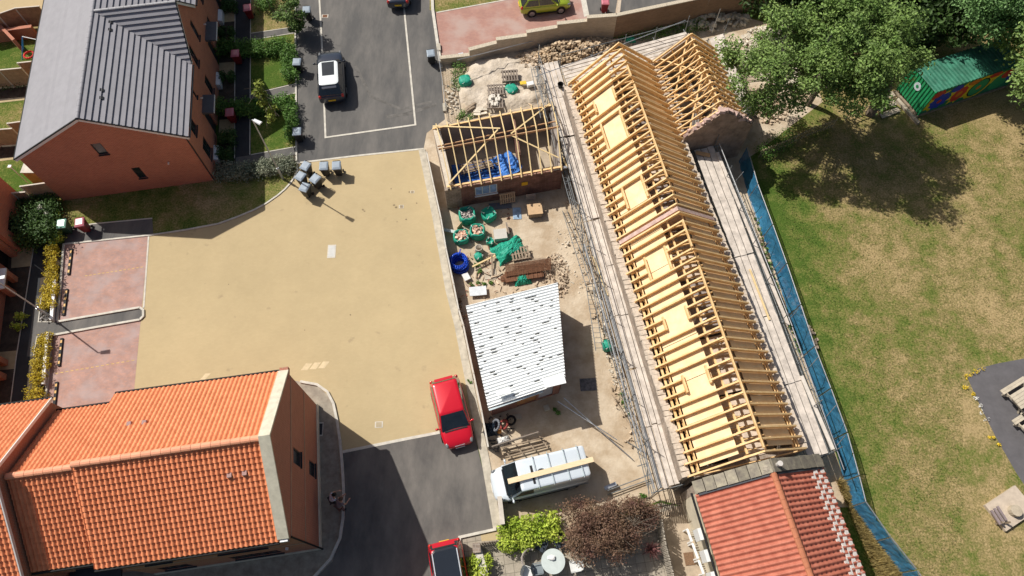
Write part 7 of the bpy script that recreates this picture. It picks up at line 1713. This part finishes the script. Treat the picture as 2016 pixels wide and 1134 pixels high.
mbk = at(545, 34); mb = MB(); mb.path([mbk, mbk + Vector((-.5, .5, 1.2)), mbk + Vector((-1.0, 1.2, 2.6))], .025, 6, .012); t = thing('bare_sapling', 'thin bare sapling leaning over the dry front lawn', 'sapling', tuple(mbk)); mb.build('stem', BARK, t, uv=False)
cl = [(mbk.x - 1.1, mbk.y + 1.4, 2.7, .3)]; v, f = leaves(cl, 60, .08, 5); LM(v, f).build('crown', YG, t, uv=False)
# hedges and shrubs
def bushes(px_pts, w_, h, label, m, n, leaf, name='hedge', cat='hedge', seed=1, step=.35, fluff=.18, group=None, stretch=1.0):
    P = [at(x, y, h * .6) for x, y in px_pts]; cs = []; rg = random.Random(seed); ctr = sum((Vector((p.x, p.y, 0)) for p in P), Vector()) / len(P)
    for a, b in zip(P[:-1], P[1:]) if len(P) > 1 else [(P[0], P[0] + Vector((.01, 0, 0)))]:
        L_ = (b - a).length; k_ = max(1, int(L_ / step)); d = (b - a).normalized(); nn = Vector((-d.y, d.x, 0))
        for k in range(k_ + 1):
            for q in (-.5, 0, .5) if w_ > .5 else (0,):
                for z in (.28, .62): p = lerp(a, b, k / k_) + nn * q * w_ * .72; cs.append((p.x + rg.uniform(-1, 1) * fluff * .5, p.y + rg.uniform(-1, 1) * fluff * .5, h * z * rg.uniform(.85, 1.12), w_ * .34 * rg.uniform(.8, 1.2)))
    t = thing(name, label, cat, (ctr.x, ctr.y, 0), 0, group); v, f = leaves(cs, n, leaf, seed, stretch=stretch); LM(v, f).build('foliage', m, t, uv=False)
    mb = MB()
    for c_ in cs[::3]: mb.tube((c_[0], c_[1], 0), (c_[0] + rg.uniform(-.05, .05), c_[1], c_[2]), .018, 5)
    mb.build('stem', BARK, t, uv=False); return t
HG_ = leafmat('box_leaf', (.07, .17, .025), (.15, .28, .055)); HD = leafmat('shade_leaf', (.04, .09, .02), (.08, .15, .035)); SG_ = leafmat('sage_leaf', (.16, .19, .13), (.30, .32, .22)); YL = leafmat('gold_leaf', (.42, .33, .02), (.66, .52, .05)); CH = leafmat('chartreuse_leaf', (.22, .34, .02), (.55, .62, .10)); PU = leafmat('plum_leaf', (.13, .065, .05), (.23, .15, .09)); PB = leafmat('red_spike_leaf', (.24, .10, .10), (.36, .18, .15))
HGG = 'clipped hedges in the front gardens'
bushes([(430, 88), (500, 92), (562, 84)], 1.05, 1.1, 'upper clipped hedge running from the house towards the road', HG_, 7500, .06, group=HGG, seed=31); bushes([(566, 90), (570, 148)], .95, 1.1, 'upper hedge return along the road behind a black bin', HG_, 3600, .06, group=HGG, seed=32)
bushes([(428, 208), (500, 208), (560, 196)], 1.0, 1.1, 'lower clipped hedge running from the house towards the road', HG_, 7500, .06, group=HGG, seed=33); bushes([(568, 192), (572, 265)], .7, 1.1, 'lower hedge return along the road, thinning towards the court', HG_, 3200, .06, group=HGG, seed=34)
bushes([(430, 335), (480, 335), (520, 326), (572, 320)], 1.1, .9, 'grey-green feathery shrubs between the slate roofed house and the kerb', SG_, 6500, .06, 'shrub_row', 'shrubs', 35)
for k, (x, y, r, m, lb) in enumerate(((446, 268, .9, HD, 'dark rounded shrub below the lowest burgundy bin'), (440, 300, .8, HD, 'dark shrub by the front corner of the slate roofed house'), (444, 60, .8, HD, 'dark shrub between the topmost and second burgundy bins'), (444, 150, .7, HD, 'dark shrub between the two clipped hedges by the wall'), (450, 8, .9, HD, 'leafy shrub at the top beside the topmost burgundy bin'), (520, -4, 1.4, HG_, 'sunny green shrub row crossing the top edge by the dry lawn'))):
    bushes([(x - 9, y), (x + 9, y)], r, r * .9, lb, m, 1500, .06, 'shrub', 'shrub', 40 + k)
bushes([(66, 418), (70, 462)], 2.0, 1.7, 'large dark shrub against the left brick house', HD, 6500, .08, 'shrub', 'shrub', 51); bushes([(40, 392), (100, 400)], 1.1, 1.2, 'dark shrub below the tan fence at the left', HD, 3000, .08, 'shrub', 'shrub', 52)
bushes([(78, 410), (92, 420)], .5, 1.9, 'pale flowering stems poking out of the large dark shrub', leafmat('pale_flower', (.45, .45, .38), (.6, .6, .5)), 260, .07, 'shrub', 'shrub', 53); bushes([(106, 424), (110, 470)], .6, 1.0, 'yellow-green shrub beside the green-lidded bin', CH, 1000, .07, 'shrub', 'shrub', 54)
for k, (x, y, r, h, m, n, lb) in enumerate(((101, 492, .6, .8, YL, 700, 'first golden shrub from the top of the left row'), (99, 520, .6, .8, YL, 700, 'second golden shrub in the left row, in shade'), (98, 545, .65, .8, YL, 800, 'third golden shrub in the left row'), (95, 572, .75, .85, YL, 1100, 'fourth golden shrub, the brightest beside the upper bay'), (92, 596, .75, .8, YL, 1000, 'fifth golden shrub just above the slate chippings'),
        (86, 666, .6, .7, YL, 800, 'golden shrub just below the lit path'), (80, 690, .7, .75, YL, 1000, 'golden shrub beside the lower bay, second below the path'), (77, 716, .75, .8, YL, 1100, 'golden shrub beside the lower bay, third below the path'), (72, 744, .7, .8, YL, 900, 'darker golden shrub, fourth below the path'), (66, 776, .75, .8, YL, 900, 'last golden shrub before the orange roofs'))):
    bushes([(x, y - 5), (x, y + 5)], r, h, lb, m, n, .05, 'golden_shrub', 'shrub', 60 + k, group='golden shrubs beside the parking bays', step=.3)
bushes([(38, 620), (34, 640)], .6, .6, 'small yellow-green shrub in the left front garden', CH, 400, .06, 'shrub', 'shrub', 71)
bushes([(992, 1056), (1040, 1048), (1090, 1036)], 1.15, 1.3, 'bright yellow-green hedge behind the garden table', CH, 5200, .075, 'hedge', 'hedge', 72); bushes([(942, 1104), (938, 1150)], .9, 1.1, 'small yellow-green bush right of the red car', CH, 2000, .075, 'hedge', 'hedge', 73)
c = cw(1183, 1042, 2.2); cl = clumps_in(c.x, c.y, 1.65, 2.0, 1.6, 1.0, 46, .4, .75, 74, .25) + clumps_in(cw(1262, 1002, 2).x, cw(1262, 1002, 2).y, 1.5, 1.1, .7, .7, 16, .3, .55, 75, .3)
tree(at(1195, 1060), 3.2, cl, 26000, .05, PU, 'large purple-leaved shrub beside the garden table', 74, .1, 'purple_shrub', 26, 'shrub')
mb = MB(); c = at(1281, 1082, .5); rg = random.Random(5)
t = thing('spiky_plant', 'spiky red cordyline by the grey board fence', 'plant', (c.x, c.y, 0))
for k in range(90):
    a = rg.uniform(0, 2 * pi); e = rg.uniform(.15, 1.3); L_ = rg.uniform(.5, .75); d = Vector((cos(a) * cos(e), sin(a) * cos(e), sin(e))); s = Vector((-sin(a), cos(a), 0)) * .022; p = Vector((0, 0, .45)); m_ = p + d * L_ * .55 + Vector((0, 0, .03)); q = p + d * L_ - Vector((0, 0, .08))
    mb.face([p - s, p + s, m_ + s, m_ - s]); mb.face([m_ - s, m_ + s, q])
mb.build('leaf', PB, t, local=True, uv=False); mb = MB(); mb.tube((0, 0, 0), (0, 0, .5), .06, 8); mb.build('stem', BARK, t, local=True)
# weeds and rough growth
for k, (pts, w_, h, m, n, lb) in enumerate((([(905, 125), (900, 170)], .8, .35, HG_, 900, 'weeds along the fence beside the closed green sack'), ([(908, 225), (925, 232)], .7, .3, HG_, 500, 'weeds at the corner of the outbuilding by the road'), ([(1210, 62), (1300, 62), (1385, 45)], 1.1, .6, HG_, 3800, 'tall weeds under the brown wall at the top'), ([(938, 520), (945, 533)], .4, .25, HG_, 260, 'green weeds below the clay pot'), ([(930, 560), (965, 555)], .35, .25, HG_, 300, 'weeds along the north edge of the shed'),
        ([(1222, 775), (1240, 815)], .4, .25, HG_, 260, 'weeds at the foot of the wooden ladder'), ([(1092, 808), (1100, 812)], .35, .2, HG_, 150, 'tuft of weeds by the shed front'), ([(1490, 430), (1540, 600), (1575, 690)], .3, .3, HG_, 1200, 'weeds along the inner foot of the blue netting'), ([(922, 750), (926, 752)], .2, .15, HG_, 60, 'small weed on the concrete margin near the red hatchback'), ([(1500, 300), (1560, 262)], 1.0, .9, HG_, 1600, 'shaded leafy growth between wing gable and picket fence'),
        ([(1255, 985), (1266, 975)], .35, .4, HG_, 200, 'weed at the end of the purple shrub'), ([(905, 590), (912, 640)], .3, .5, mat('dry_weed', (.20, .15, .09), 1, .3), 300, 'dry brown weeds between fence and shed'), ([(1430, 110), (1470, 190)], .6, .7, HG_, 900, 'green growth pushing up beside the narrow scaffold'), ([(0, 165), (55, 158)], .8, .4, HD, 700, 'dark low plants along the upper back garden bed'))):
    o = bushes(pts, w_, h, lb, m, n, .05, 'weed_patch', 'weeds', 90 + k)
FY = mat('yellow_flower', (.72, .52, .03), .6, .1); FW = mat('white_flower', (.7, .7, .66), .6)
for k, (pts, m, lb) in enumerate((([(1903, 742), (1925, 730), (1938, 726)], FY, 'yellow flowers at the upper corner of the play tarmac'), ([(1902, 762), (1916, 775)], FY, 'yellow flowers just below the corner of the play tarmac'), ([(1922, 785), (1944, 826)], FW, 'pale flowers along the edge of the play tarmac'), ([(1952, 858), (1966, 872)], FY, 'yellow flowers halfway down the tarmac edge'))):
    bushes(pts, .3, .22, lb, m, 130, .035, 'flower_patch', 'flowers', 120 + k)
# tall dry grass along the cottage and loose turf tufts
def blades(label, pts_fn, n, h, m, name, cat, wd=.02):
    rg = random.Random(9); mb = MB()
    for k in range(n):
        p = pts_fn(rg); a = rg.uniform(0, 2 * pi); hh = h * rg.uniform(.5, 1.2); s = Vector((cos(a), sin(a), 0)) * wd; q = p + Vector((rg.gauss(0, .35), rg.gauss(0, .25), 1)) * hh; mb.face([p - s, p + s, q])
    return solo(name, mb, m, label, cat, stuff=True, uv=False)
DG = mat('dry_grass_blade', (.40, .31, .12), .9, .3, 3, isl=.35)
def cott_strip(rg):
    t = rg.random() ** .9; a = lerp(at(1650, 945), at(1745, 1180), t); b = lerp(at(1655, 950), at(1800, 1180), t); return Vector((*(lerp(a, b, rg.random()) + Vector((rg.uniform(-.15, .15), rg.uniform(-.1, .1), 0)))[:2], 0))
blades('tall straw coloured grass between the cottage and the blue netting', cott_strip, 9000, .45, DG, 'dry_grass', 'grass')
TG_ = mat('turf_blade', (.10, .17, .03), .95, .3, .9, isl=.4, col2=(.27, .24, .10))
def field_pt(rg):
    while True:
        px, py = rg.uniform(1480, 2040), rg.uniform(260, 1150)
        if px > 1480 + (py - 260) * .36 and not (px > 1895 and py > 700): return at(px, py)
blades('short tufted grass scattered over the field', field_pt, 22000, .09, TG_, 'turf', 'grass', .022)
